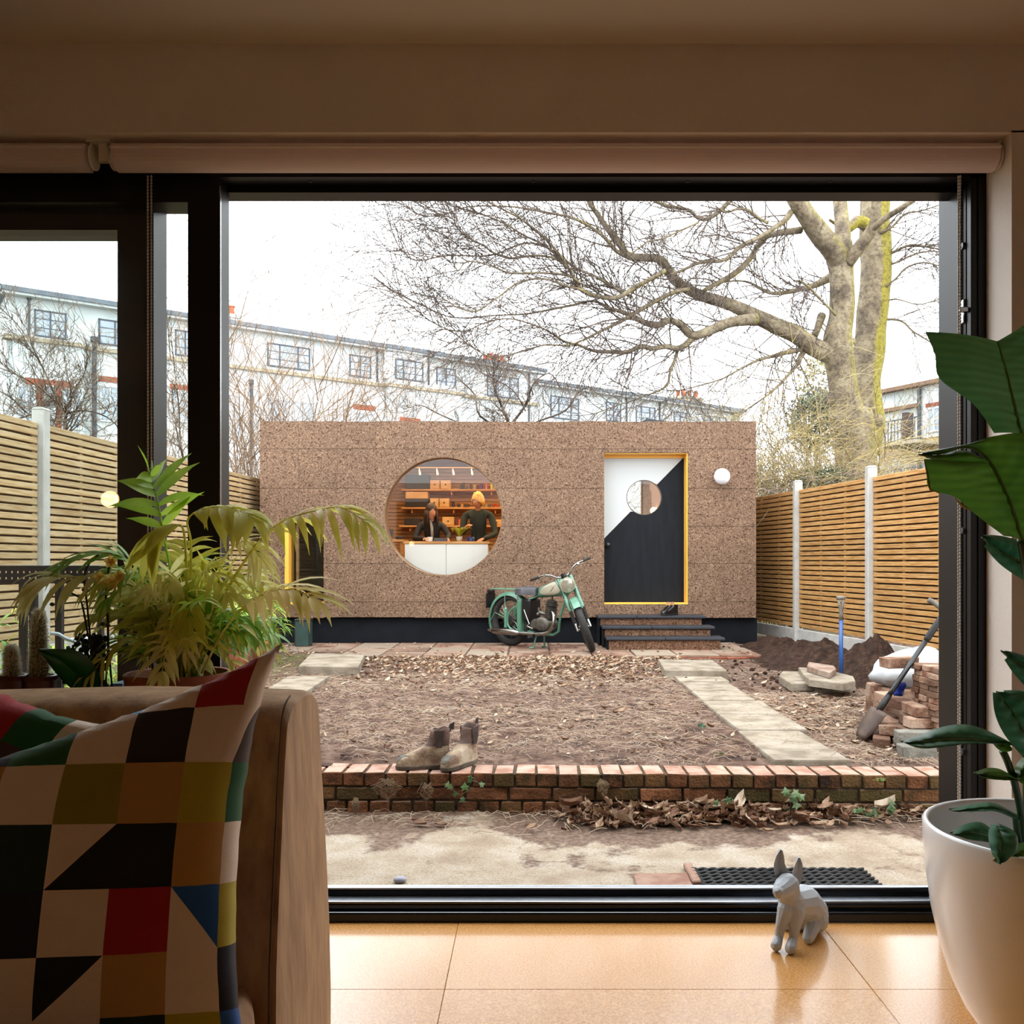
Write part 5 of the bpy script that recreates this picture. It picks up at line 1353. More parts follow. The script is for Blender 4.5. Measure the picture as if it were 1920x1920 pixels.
def window(x0, x1, yt, yb, cols, rows=3, fr=win_fr, F_=fa, par=None, pane=pane_m, bay=0, t=.06):
    s0, s1 = F_.s_of(x0), F_.s_of(x1); z1_, z0_ = F_.z_of(x0, yt), F_.z_of(x0, yb); o = -bay
    b = MB(); b.box(s0, s1, o - .05, o, z1_ - t, z1_).box(s0, s1, o - .07, o, z0_, z0_ + t)
    ws = [1] * cols if cols < 3 else [1, 1.5, 1]; tot = sum(ws); acc = 0; xs = [s0]
    for w in ws: acc += w; xs.append(s0 + (s1 - s0) * acc / tot)
    for i, x in enumerate(xs): h = t / 2 if 0 < i < len(xs) - 1 else t / 2; x = min(max(x, s0 + h), s1 - h); b.box(x - h, x + h, o - .05, o, z0_, z1_)
    for r in range(1, rows): z = z0_ + (z1_ - z0_) * r / rows; b.box(s0, s1, o - .035, o, z - .016, z + .016)
    wo = b.build('window', fr, par or apt, world=False)
    for i in range(len(xs) - 1):
        MB().box(xs[i] + t / 2, xs[i + 1] - t / 2, o - .018, o - .006, z0_ + t, z1_ - t).build('pane', pane, wo, world=False)
for a in [(64, 124.5, 579.5, 630, 2), (184.5, 246, 597, 645, 2), (328, 394, 617.5, 666, 3), (501, 581, 642, 686, 3), (655, 695.5, 664, 705, 2), (818, 854.5, 687.5, 726, 2), (913, 972, 701, 742, 3),
          (1032, 1085, 741, 783, 3), (1136, 1164, 753, 789, 2), (1192, 1228, 760, 793, 3), (1263, 1287, 771, 800, 2), (1319, 1361, 778, 806, 3)]: window(*a)
window(735.5, 788, 674, 712, 3, bay=.3)
# lower floor: brick lintels and piers with white sashes
def lintel(x0, x1, yt, h, bay=0):
    s0, s1 = S(x0), S(x1); zt = ZF(x0, yt); n_ = max(3, int((s1 - s0) / .24))
    for i in range(n_):
        a = s0 + (s1 - s0) * i / n_; W(lambda b: b.box(a + .008, a + (s1 - s0) / n_ - .008, -bay - .03, -bay, zt - h, zt), 'lintel_brick', lint_m)
lintel(44, 134, 710, .26, .35); lintel(184, 222, 704, .24); lintel(318, 352, 719, .22); lintel(662, 704, 757, .26); lintel(825, 862, 776, .22); lintel(743, 782, 783, .2, .35)
for x0, x1 in ((66, 79), (102, 114)):
    s0, s1 = S(x0), S(x1); zt = ZF(44, 710) - .27
    for k in range(26):
        W(lambda b: b.box(s0 + (.0 if k % 2 else .03), s1 - (.03 if k % 2 else 0), -.375, -.35, zt - k * .075 - .068, zt - k * .075), 'pier_brick', lint_m)
for a in [(30, 64, 724, 800, 2, 3, win_wh, fa, None, pane_m, .35), (80, 101, 724, 800, 1, 3, win_wh, fa, None, pane_m, .35), (116, 150, 730, 806, 2, 3, win_wh, fa, None, pane_m, .35), (187, 226, 722, 790, 2, 3, win_wh),
          (500, 590, 746, 800, 3, 3, win_wh), (664, 702, 772, 830, 2, 3, win_wh), (318, 352, 732, 790, 2, 3, win_wh), (432, 452, 740, 830, 1, 3, win_wh), (826, 860, 788, 830, 2, 3, win_wh)]: window(*a)
for px, y0, y1, r, o in ((54, 552, 628, .05, -.06), (176, 632, 880, .09, -.12), (706.5, 650, 716, .05, -.06), (797.5, 662, 724, .05, -.36), (991, 692, 800, .05, -.06), (1174, 742, 830, .05, -.06), (1236, 752, 830, .05, -.06), (1375, 772, 830, .05, -.06), (470, 712, 900, .07, -.1)):
    s_ = S(px); W(lambda b: b.tube([(s_, o, ZF(px, y1)), (s_, o, ZF(px, y0))], r, 8).tube([(s_, o, ZF(px, y0) - .02), (s_, o, ZF(px, y0) - .22)], r * 1.7, 8), 'downpipe', pipe_m)
def chimney(px0, px1, ytop, ybase, n_, par=apt, F_=fa, cap=False):
    s0, s1 = F_.s_of(px0), F_.s_of(px1); zt = F_.z_of((px0 + px1) / 2, ytop) + .45
    c = MB().box(s0, s1, 2.0, 3.2, 11, zt).box(s0 - .06, s1 + .06, 1.94, 3.26, zt - .16, zt).build('chimney_stack', band_m if cap else render_w, par, world=False)
    for i in range(n_):
        x = s0 + (s1 - s0) * (i % ((n_ + 1) // 2) + .5) / ((n_ + 1) // 2); y = 2.3 if i < (n_ + 1) // 2 else 2.9
        MB().lathe([(.15, zt), (.13, zt + .38), (.17, zt + .40), (.17, zt + .46), (.12, zt + .46), (.11, zt + .2)], 14, (x + (i >= (n_ + 1) // 2) * .12, y, 0)).build('chimney_pot', pot_m, c, world=False)
chimney(433, 474, 588, 606, 4); chimney(955, 990, 681, 690, 5); chimney(1322, 1358, 748, 757, 5, cap=True)
W(lambda b: b.tube([(S(1000), 2.5, zt1), (S(1000), 2.5, zt1 + 2.6)], .02, 5), 'aerial_mast', pipe_m)

# second building at the right edge, nearer
fb = Facade((.4471 * 32, 32, 0), (.488, -.873, 0), (-.873, -.488, 0))
ap2 = thing('rear_house', 'white rear house with brick lintels and black balcony railings at the right', 'building')
ap2.location = fb.P0; ap2.rotation_euler = fb.M().to_euler()
def W2(fn, name, m): b = MB(); fn(b); return b.build(name, m, ap2, world=False, fix=True)
S2, Z2 = fb.s_of, fb.z_of
e0, e1 = S2(1648), 3.5; zr = Z2(1700, 731)
W2(lambda b: b.box(e0, e1, 0, 8, Z2(1757, 818), zr), 'wall_section', render_w)
yb_ = mat('yellow_stock_brick', 'b59a6a', 'c8b084', sc=20, rough=.9)
W2(lambda b: b.box(e0, e1, .02, 8, Z2(1757, 862), Z2(1757, 818)), 'brick_storey', yb_)
W2(lambda b: b.box(e0, e1, 0, 8, 0, Z2(1757, 862)), 'wall_section', render_w)
W2(lambda b: b.box(e0 - .1, e1 + .2, -.3, 8, zr, zr + .14), 'roof_section', mat('brown_eaves', '8a6a54', rough=.8))
W2(lambda b: b.box(e0, S2(1725), -.2, 0, Z2(1725, 763), Z2(1725, 763) + .12), 'string_course', mat('brown_eaves', '8a6a54'))
for i in range(9):
    s0, s1 = S2(1736), S2(1766); w = (s1 - s0) / 9
    W2(lambda b: b.box(s0 + i * w + .01, s0 + (i + 1) * w - .01, -.04, 0, Z2(1750, 762), Z2(1750, 755)), 'lintel_brick', lint_m)
window(1739, 1765, 766, 812, 2, 2, win_wh, fb, ap2); window(1659, 1697, 794, 812, 3, 2, win_wh, fb, ap2); window(1708, 1752, 868, 905, 3, 2, win_wh, fb, ap2); window(1655, 1700, 866, 900, 3, 2, win_wh, fb, ap2)
sp0 = S2(1727); W2(lambda b: b.tube([(sp0, -.1, 2), (sp0, -.1, zr + .1)], .07, 8), 'downpipe', pipe_m)
W2(lambda b: b.box(S2(1737), S2(1745), -1.3, -.9, Z2(1740, 828), Z2(1740, 779)), 'balcony_pier', mat('dark_brick_pier', '5a4640', rough=.9))
for (za, zb2) in ((Z2(1760, 828), Z2(1760, 786)), (Z2(1760, 905), Z2(1760, 878))):
    rb = MB(); s0, s1 = S2(1690), S2(1765)
    rb.box(s0, s1, -1.25, -1.2, zb2 - .04, zb2).box(s0, s1, -1.25, -1.2, za, za + .04)
    n_ = int((s1 - s0) / .13)
    for i in range(n_): x = s0 + (s1 - s0) * i / n_; rb.box(x - .012, x + .012, -1.237, -1.213, za, zb2)
    rb.build('railing', pipe_m, ap2, world=False)
    W2(lambda b: b.box(s0, s1, -1.3, 0, za - .12, za), 'balcony_slab', band_m)

# ================================================================ big plane tree behind the right fence
m, n, l, b = new_mat('plane_bark'); vec = tex_coord(n, l, rnd=False)
c = ramp(n, l, noise_tex(n, l, vec, 3.2, 7, .6), [(.34, lin('6f6152')), (.46, lin('9a8a72')), (.56, lin('ab9c82')), (.68, lin('c0b496'))])
geo = n.new('ShaderNodeNewGeometry'); sx_ = n.new('ShaderNodeSeparateXYZ'); l.new(geo.outputs['Normal'], sx_.inputs[0])
sp3 = n.new('ShaderNodeSeparateXYZ'); l.new(vec, sp3.inputs[0])
mos = n.new('ShaderNodeMath'); mos.operation = 'MULTIPLY_ADD'; mos.inputs[1].default_value = .75; l.new(sx_.outputs[0], mos.inputs[0]); l.new(noise_tex(n, l, vec, 1.1, 5), mos.inputs[2])
mf = ramp(n, l, mos.outputs[0], [(.78, (0, 0, 0, 1)), (1.0, (.55, .55, .55, 1))])
c = mixc(n, l, mf, c, lin('b0a436'))
ck = ramp(n, l, noise_tex(n, l, vec, 16, 8, .7), [(.34, (.42, .38, .34, 1)), (.54, (1.06, 1.04, 1, 1))]); c = mixc(n, l, 1.0, c, ck, 'MULTIPLY')
l.new(c, b.inputs['Base Color']); b.inputs['Roughness'].default_value = .9
bp = n.new('ShaderNodeBump'); bp.inputs['Strength'].default_value = .9; bp.inputs['Distance'].default_value = .05; l.new(noise_tex(n, l, vec, 12, 8, .65), bp.inputs['Height']); l.new(bp.outputs[0], b.inputs['Normal'])
bark = m
twig_m = mat('twig_bark', '5c4e42', '74645a', sc=3, rough=.9)
TY = 16.0
tree = thing('plane_tree', 'large bare plane tree with lichened trunks spreading over the studio', 'tree', (X(1608, TY), TY, .1))
def limb(b, pts, Y0=TY, Y1=None, n_=8, k=4, wob=.0):
    Y1 = Y0 if Y1 is None else Y1; q = cr([tuple(p) for p in pts], k); N = len(q) - 1; ps, rs = [], []
    for i, (x, y, w) in enumerate(q):
        Y_ = Y0 + (Y1 - Y0) * i / N; p = P(x, y, Y_)
        if wob: p += Vector((noise.noise(p * 1.7), noise.noise(p * 1.7 + Vector((9, 0, 0))), noise.noise(p * 1.7 + Vector((0, 9, 0))))) * wob
        ps.append(p); rs.append(max(.0095, w / 2 * Y_ / F * (1 + .07 * noise.noise(p * 2.2))))
    b.tube(ps, rs, n_); return ps, rs
tb1 = MB()
limb(tb1, [(1612, 1060, 92), (1608, 960, 82), (1606, 890, 78), (1604, 840, 78), (1602, 800, 82), (1605, 768, 60)], TY, TY + .1, 20)
limb(tb1, [(1598, 850, 52), (1590, 800, 62), (1587, 770, 62), (1580, 720, 52), (1572, 660, 55), (1571, 630, 53), (1578, 590, 45), (1579, 545, 45), (1577, 505, 46), (1574, 478, 52), (1572, 455, 50)], TY, TY - .2, 16)
limb(tb1, [(1575, 490, 40), (1560, 465, 44), (1540, 442, 40), (1520, 415, 36), (1502, 388, 34), (1480, 350, 32), (1450, 290, 28), (1400, 200, 20), (1360, 120, 12)], TY - .2, TY - 1.6, 12)
limb(tb1, [(1578, 478, 34), (1580, 440, 30), (1577, 400, 27), (1572, 350, 25), (1565, 270, 20), (1570, 150, 12)], TY - .2, TY + .4, 12)
limb(tb1, [(1592, 492, 22), (1606, 470, 25), (1625, 445, 23), (1640, 420, 22), (1644, 385, 19), (1650, 320, 15), (1665, 200, 9)], TY - .3, TY - 1.2, 10)
limb(tb1, [(1636, 430, 14), (1656, 412, 12), (1690, 390, 11), (1725, 365, 9), (1770, 320, 6)], TY - .7, TY - 1.8, 8)
tb1.build('front_trunk', bark, tree, smooth=True)
tb2 = MB()
limb(tb2, [(1622, 850, 50), (1630, 800, 58), (1626, 760, 54), (1624, 715, 52), (1630, 660, 56), (1634, 600, 56), (1640, 545, 57), (1643, 500, 56), (1641, 450, 56), (1640, 400, 54), (1644, 340, 48), (1650, 240, 36), (1640, 120, 22)], TY + .5, TY + .9, 16)
limb(tb2, [(1630, 425, 24), (1608, 415, 22), (1590, 430, 14), (1575, 425, 8), (1555, 412, 5)], TY + .6, TY + .2, 8)
bark2 = bark.copy(); bark2.name = 'plane_bark_lichened'
for nd in bark2.node_tree.nodes:
    if nd.type == 'VALTORGB' and abs(nd.color_ramp.elements[0].position - .78) < .01: nd.color_ramp.elements[0].position = .40; nd.color_ramp.elements[1].position = .62; nd.color_ramp.elements[1].color = (.95, .95, .95, 1)
tb2.build('rear_trunk', bark2, tree, smooth=True)
kb = MB(); RK = random.Random(9)
for (x, y, r) in ((1552, 665, 15), (1556, 750, 11), (1596, 640, 9), (1583, 780, 15), (1562, 782, 10), (1646, 790, 12), (1588, 520, 9), (1578, 600, 10), (1578, 470, 14)):
    kb.ball(P(x, y, TY - .12), r * TY / F, 10, sx=1, sy=.8, sz=RK.uniform(.8, 1.5))
kb.build('burr', bark, tree, smooth=True)['kind'] = 'stuff'
bb1 = MB(); SPN = []
def br(pts, Y0, Y1, n_=7, tw=1.0):
    ps, rs = limb(bb1, pts, Y0, Y1, n_, 4, .05); SPN.append((ps, rs, tw)); return ps
br([(1566, 668, 38), (1530, 649, 35), (1490, 626, 32), (1450, 607, 30), (1412, 592, 28), (1380, 578, 24), (1340, 564, 22), (1300, 548, 21), (1272, 530, 19), (1252, 505, 18), (1240, 488, 16), (1205, 486, 15), (1180, 480, 14), (1165, 458, 13), (1148, 436, 12), (1125, 405, 10), (1105, 380, 8), (1070, 330, 6), (1010, 270, 3)], TY - .1, 14.2, 10, .8)
br([(1418, 598, 22), (1375, 605, 19), (1330, 620, 17), (1298, 625, 16), (1275, 605, 14), (1252, 600, 12), (1232, 608, 12), (1200, 598, 11), (1172, 588, 9), (1145, 578, 7), (1115, 565, 5), (1075, 572, 4.5), (1030, 580, 4), (975, 588, 3), (915, 592, 2.6), (850, 592, 2), (790, 572, 1.6), (740, 548, 1.2)], 15.1, 13.6, 8)
br([(1300, 628, 14), (1275, 652, 12), (1250, 650, 11), (1225, 655, 10), (1200, 648, 10), (1175, 660, 8), (1140, 662, 8), (1110, 658, 6), (1085, 648, 5), (1060, 642, 4.5), (1040, 630, 4), (1000, 610, 3), (950, 598, 2.5), (905, 605, 2), (870, 622, 1.6), (830, 618, 1.2)], 14.9, 13.4, 7)
br([(1270, 655, 6), (1266, 680, 6), (1254, 705, 5), (1248, 722, 4.5), (1225, 738, 3.5), (1190, 752, 3), (1150, 764, 2.2), (1110, 775, 1.6)], 14.9, 14.2, 6)
br([(1290, 543, 8), (1262, 550, 8), (1225, 568, 8), (1180, 592, 8), (1150, 608, 6), (1120, 622, 5), (1090, 640, 4), (1065, 650, 3.5), (1020, 648, 3), (985, 655, 3), (930, 672, 2.4), (890, 655, 2), (845, 622, 1.8), (800, 596, 1.4), (750, 560, 1)], 14.6, 13.3, 6)
br([(1245, 510, 9), (1225, 520, 9), (1190, 540, 9), (1155, 558, 9), (1125, 555, 8), (1098, 545, 8), (1080, 528, 7), (1062, 500, 6), (1040, 470, 5.5), (1010, 438, 5), (975, 410, 4), (950, 396, 3.5), (900, 372, 3)], 14.4, 13.0, 7)
br([(1178, 482, 8), (1150, 468, 8), (1130, 448, 7), (1105, 430, 6), (1080, 415, 6), (1050, 403, 5), (1015, 395, 5), (985, 392, 4), (930, 385, 3), (870, 388, 2.5), (830, 402, 2), (790, 404, 1.6), (760, 385, 1.2)], 14.3, 13.0, 6)
br([(1500, 428, 14), (1475, 432, 13), (1440, 440, 12), (1425, 452, 12), (1405, 482, 11), (1375, 512, 11), (1345, 530, 9), (1318, 545, 8)], TY - .5, 15.0, 8)
br([(1484, 395, 12), (1470, 415, 11), (1445, 432, 9), (1415, 448, 8), (1390, 462, 8), (1360, 485, 7), (1325, 490, 7), (1300, 495, 6), (1275, 508, 5.5), (1258, 516, 5)], TY - .9, 14.7, 7)
br([(1368, 378, 9), (1350, 398, 9), (1330, 410, 8), (1310, 408, 7), (1290, 392, 6), (1250, 388, 7), (1225, 380, 6)], 15, 14.6, 7)
br([(1440, 420, 7), (1425, 412, 7), (1405, 396, 6), (1385, 394, 5), (1365, 400, 5), (1350, 392, 4)], 15, 14.6, 6)
br([(1310, 418, 4), (1270, 434, 4), (1240, 446, 3.5), (1215, 452, 3), (1190, 470, 2.5), (1175, 478, 2)], 14.6, 14.2, 5)
br([(1556, 520, 18), (1540, 530, 14), (1525, 537, 12), (1505, 542, 10), (1480, 546, 9), (1450, 550, 7), (1425, 540, 6), (1400, 528, 4), (1370, 526, 3), (1330, 536, 2)], TY + .3, 15.3, 7)
br([(1545, 590, 16), (1535, 612, 14), (1528, 628, 14)], TY + .1, TY - .1, 8)
br([(1515, 655, 10), (1500, 672, 8), (1480, 700, 6), (1460, 725, 5), (1430, 750, 4), (1395, 775, 3), (1360, 800, 2)], TY - .1, 15.0, 6)
br([(1522, 648, 10), (1500, 655, 9), (1470, 660, 9), (1450, 668, 7), (1420, 675, 5), (1390, 690, 4), (1350, 712, 3), (1300, 728, 2.2), (1255, 730, 1.6)], TY - .1, 14.8, 6)
br([(1565, 590, 6), (1550, 572, 5), (1525, 545, 5), (1500, 528, 4), (1490, 530, 2)], TY - .4, TY - .9, 6)
br([(1068, 505, 6), (1040, 486, 5), (1000, 480, 5), (960, 484, 4.5), (925, 474, 4), (905, 460, 4), (880, 448, 4), (858, 430, 3.5), (848, 410, 3), (820, 405, 2)], 13.6, 12.9, 5)
br([(1085, 530, 6), (1060, 514, 5), (1010, 512, 4.5), (960, 514, 4), (920, 500, 3), (880, 492, 2.4), (862, 508, 2), (850, 490, 1.6)], 13.6, 12.8, 5)
br([(1095, 545, 6), (1060, 535, 5), (1020, 522, 4), (980, 530, 4), (950, 548, 3.5), (925, 562, 3), (895, 580, 3), (860, 575, 2), (830, 560, 1.5)], 13.6, 12.8, 5)
br([(1060, 500, 5), (1020, 462, 4.5), (980, 440, 4), (940, 418, 3.5), (900, 405, 3), (870, 395, 2)], 13.6, 12.9, 5)
br([(1180, 560, 7), (1150, 540, 6), (1120, 520, 5), (1080, 500, 5), (1030, 470, 4), (985, 455, 3.5), (930, 475, 3), (880, 478, 2.5), (825, 482, 2), (775, 486, 1.5), (745, 460, 1.2)], 14.2, 13.0, 5)
br([(1660, 480, 7), (1680, 470, 6), (1705, 458, 5), (1730, 460, 4), (1765, 468, 3), (1800, 480, 2)], TY + .7, TY, 6)
br([(1660, 500, 5), (1685, 490, 4), (1715, 475, 3.5), (1750, 470, 3), (1790, 480, 2)], TY + .7, TY, 5)
br([(1656, 600, 5), (1685, 602, 4), (1710, 620, 3.5), (1735, 635, 3), (1760, 650, 2)], TY + .7, TY, 5)
br([(1650, 440, 6), (1675, 425, 5), (1700, 402, 4), (1725, 398, 3), (1765, 385, 2)], TY + .5, TY, 5, 1.3)
br([(1656, 540, 5), (1680, 520, 4), (1700, 500, 4), (1730, 492, 3), (1765, 500, 2)], TY + .5, TY, 5, 1.3)
br([(1655, 565, 3), (1680, 560, 3), (1720, 570, 2), (1760, 560, 1.6)], TY + .7, TY, 5)
bb1.build('branch', bark, tree, smooth=True)
# twigs
tw = MB(); RT = random.Random(21)
def twig(b, p, d, L, r, lev, curl, mul=1.0):
    n_ = 4; ps = [p]; dd = d.copy()
    for i in range(n_):
        dd = (dd + Vector((RT.uniform(-.22, .22), RT.uniform(-.22, .22), RT.uniform(-.18, .18) + curl))).normalized()
        ps.append(ps[-1] + dd * L / n_)
    b.tube(ps, [r * (1 - .7 * i / n_) for i in range(n_ + 1)], 3, cap=False)
    if lev > 0:
        for i in range(1, n_ + 1):
            if RT.random() < .85 * mul:
                s = RT.choice((-1, 1)); ax = Vector((RT.uniform(-.3, .3), 1, RT.uniform(-.3, .3))).normalized()
                nd = Matrix.Rotation(s * RT.uniform(.4, .95), 3, ax) @ (ps[i] - ps[i - 1]).normalized()
                twig(b, ps[i], nd, L * RT.uniform(.35, .65), max(.0043, r * .62), lev - 1, curl, mul)
for ps, rs, w in SPN:
    for i in range(2, len(ps)):
        if rs[i] > .085: k_ = .35
        else: k_ = 1.0
        cnt = 1 if RT.random() < k_ * w * .85 else 0
        if rs[i] < .03: cnt += RT.random() < .25
        for _ in range(int(cnt)):
            t = (ps[i] - ps[i - 1]).normalized(); s = RT.choice((-1, 1))
            ax = Vector((RT.uniform(-.5, .5), 1, RT.uniform(-.5, .5))).normalized()
            d = Matrix.Rotation(s * RT.uniform(.35, 1.0), 3, ax) @ t
            L = RT.uniform(.5, 1.5) if rs[i] < .06 else RT.uniform(.4, 1.1)
            twig(tw, ps[i] - t * .02, d, L, min(.015, max(.0078, rs[i] * .42)), 2, .06 if RT.random() < .6 else -.1)
for ps, rs, w in SPN:    # fine spray at each tip
    t = (ps[-1] - ps[-3]).normalized()
    for _ in range(2):
        twig(tw, ps[-1], (t + Vector((RT.uniform(-.5, .5), RT.uniform(-.4, .4), RT.uniform(-.4, .5)))).normalized(), RT.uniform(.5, .9), .0075, 2, .05)
o = tw.build('twigs', twig_m, tree); o['kind'] = 'stuff'

# ================================================================ shrubs and small bare trees behind the studio and fences
def thicket(name, label, cat, base, stems, m, hmin, hmax, spx, spy, r0=.012, lev=2, lean=(0, 0), curl=.04, mul=.9):
    t = thing(name, label, cat, base); b = MB()
    for i in range(stems):
        p = Vector(base) + Vector((RT.uniform(-spx, spx), RT.uniform(-spy, spy), 0)); L = RT.uniform(hmin, hmax)
        d = Vector((RT.uniform(-.35, .35) + lean[0], RT.uniform(-.3, .3) + lean[1], 1)).normalized()
        twig(b, p, d, L, RT.uniform(.6, 1.2) * r0, lev, curl, mul)
    b.build('stems', m, t)['kind'] = 'stuff'; return t
brown_t = mat('brown_stems', '8e7258', 'b09070', sc=4, rough=.9)
straw_t = mat('straw_stems', 'b0985c', 'cdb87c', sc=4, rough=.9, c3='a89a84')
grey_t = mat('grey_brown_stems', '6a5848', '8c7660', sc=4, rough=.9)
def zat(py, Y_): return Z(py, Y_)
thicket('bare_sapling_clump', 'clump of tall thin brown saplings behind the left corner of the studio', 'shrub', (X(590, 17), 17, .1), 60, brown_t, 3.6, 5.4, 1.25, .6, .018)
thicket('bare_sapling_clump', 'pale brown sapling clump between the window frame and the studio', 'shrub', (X(462, 16), 16, .1), 46, brown_t, 2.6, 4.4, .5, .5, .017)
thicket('bare_sapling_clump', 'slender brown saplings seen between the two black stiles', 'shrub', (X(335, 15), 15, .1), 12, brown_t, 2.8, 4.6, .35, .4, .012)
def small_tree(label, base, trunk, m, sub, Y_):
    t = thing('bare_fruit_tree', label, 'tree', base); b = MB(); s2 = MB()
    for pts in trunk:
        q = cr(pts, 4); ps = [P(x, y, Y_ + .3 * math.sin(i * .4 + x)) for i, (x, y, w) in enumerate(q)]; rs = [w * .3 * Y_ / F for (_, _, w) in q]
        b.tube(ps, rs, 6)
        for i in range(2, len(ps)):
            if RT.random() < sub:
                for _q in range(2):
                  d = Matrix.Rotation(RT.choice((-1, 1)) * RT.uniform(.4, 1.1), 3, Vector((RT.uniform(-.4, .4), 1, 0)).normalized()) @ (ps[i] - ps[i - 1]).normalized()
                  twig(s2, ps[i], d, RT.uniform(.25, .85), max(.004, rs[i] * .45), 2, .05)
    b.build('trunk', m, t, smooth=True); s2.build('twigs', m, t)['kind'] = 'stuff'
small_tree('gnarled bare fruit tree showing above the middle of the studio', (X(960, 17.2), 17.2, .1), [
    [(958, 1000, 16), (958, 850, 14), (955, 800, 11), (940, 760, 8), (925, 720, 6), (930, 690, 4), (960, 672, 3)], [(955, 800, 9), (985, 760, 7), (1000, 720, 5), (1030, 700, 4), (1050, 725, 3)],
    [(955, 810, 9), (900, 780, 6), (890, 740, 5), (860, 710, 4), (850, 690, 3), (870, 668, 2)], [(950, 820, 8), (1010, 790, 6), (1060, 770, 5), (1085, 735, 3.5), (1110, 725, 2)],
    [(950, 820, 8), (880, 800, 5), (820, 775, 4), (790, 760, 3), (765, 765, 2)], [(985, 770, 5), (960, 730, 4), (905, 700, 3), (880, 680, 2)], [(1000, 740, 4), (980, 700, 3), (940, 690, 3), (915, 670, 2)]], grey_t, .9, 17.2)
small_tree('dark bare tree leaning over the left fence', (X(122, 12), 12, .1), [
    [(126, 1000, 16), (124, 850, 14), (122, 800, 12), (125, 772, 10), (133, 752, 7), (140, 730, 5), (158, 700, 3), (165, 670, 2)], [(124, 780, 8), (105, 745, 6), (85, 700, 5), (55, 640, 4), (25, 600, 3), (-10, 570, 2)],
    [(124, 780, 7), (90, 740, 5), (50, 712, 4), (0, 690, 3), (-40, 680, 2)], [(126, 775, 7), (160, 770, 5), (200, 782, 4), (230, 810, 3), (250, 840, 2)], [(124, 790, 7), (60, 780, 5), (20, 745, 5), (-30, 720, 4)],
    [(118, 770, 5), (80, 690, 4), (60, 660, 3), (30, 640, 2)], [(-20, 820, 8), (20, 790, 6), (60, 776, 4), (100, 740, 3), (120, 700, 2)]], grey_t, .9, 12.0)
small_tree('thin brown tree between the fence panel and the pale wall', (X(350, 14), 14, .1), [[(350, 1000, 8), (345, 880, 7), (338, 820, 5), (335, 760, 4), (328, 700, 3), (322, 640, 2)], [(345, 870, 5), (330, 800, 4), (322, 740, 3)]], grey_t, .9, 14.0)
thicket('straw_coloured_shrub', 'dense straw coloured bare shrub beside the studio at the right', 'shrub', (X(1470, 15.6), 15.6, .1), 380, straw_t, 1.9, 3.4, .62, .5, .013, 2, (0, 0), -.10, 1)
thicket('straw_coloured_shrub', 'arching pale shrub stems before the plane tree trunk', 'shrub', (X(1520, 15.2), 15.2, .1), 190, mat('pinkish_stems', '8e7668', 'b09888', sc=4, rough=.9), 1.5, 2.6, .55, .4, .012, 2, (0, 0), -.16, 1)
thicket('hanging_twig_shrub', 'brown hanging twigs between the plane tree and the right frame', 'shrub', (X(1705, 18), 18, .1), 70, mat('olive_stems', '7e6c48', '9c8a5e', sc=4, rough=.9), 2.2, 4.0, .55, .5, .009, 2, (-.2, 0), -.06, 1)
def leafcloud(name, label, cat, c, rad, n_, size, m, seed=1, stem=True):
    t = thing(name, label, cat, (c[0], c[1], .1)); b = MB(); rr = random.Random(seed)
    for i in range(n_):
        a, z_ = rr.uniform(0, 2 * PI), rr.uniform(-1, 1); q = math.sqrt(1 - z_ * z_); k = rr.uniform(.35, 1) ** .6
        p = Vector(c) + Vector((q * math.cos(a) * rad[0], q * math.sin(a) * rad[1], z_ * rad[2])) * k * (1 + .25 * noise.noise(Vector((a, z_ * 2, seed))))
        d = Vector((rr.uniform(-1, 1), rr.uniform(-1, 1), rr.uniform(-.6, 1))).normalized(); s = d.orthogonal().normalized() * size * .45; d = d * size * rr.uniform(.6, 1.3)
        b.add([p, p + d * .5 + s, p + d, p + d * .5 - s], [(0, 1, 2, 3)])
    o = b.build('foliage', m, t); o['kind'] = 'stuff'
    if stem: MB().tube([(c[0], c[1], .1), (c[0], c[1], c[2])], [.05, .02], 6).build('stem', grey_t, t)
    return t
leafcloud('evergreen_bush', 'grey green conifer standing left of the plane tree trunk', 'tree', (X(1530, 19), 19, Z(792, 19)), (.62, .6, .72), 2600, .085, mat('grey_green_foliage', '4e5e48', '76866a', sc=6, rough=.8), 2)
leafcloud('evergreen_bush', 'light green feathery treetop above the conifer', 'tree', (X(1538, 19.5), 19.5, Z(725, 19.5)), (.5, .5, .85), 900, .08, mat('pale_green_foliage', '9a9858', 'b8ae78', sc=6, rough=.8), 3)
leafcloud('ivy_bush', 'low dark green bush peeping over the right fence below the tree', 'bush', (X(1545, 14.8), 14.8, Z(900, 14.8)), (.55, .3, .22), 700, .06, mat('dark_green_foliage', '38482c', '5a6a40', sc=6, rough=.7), 4)
ALB = 1.0
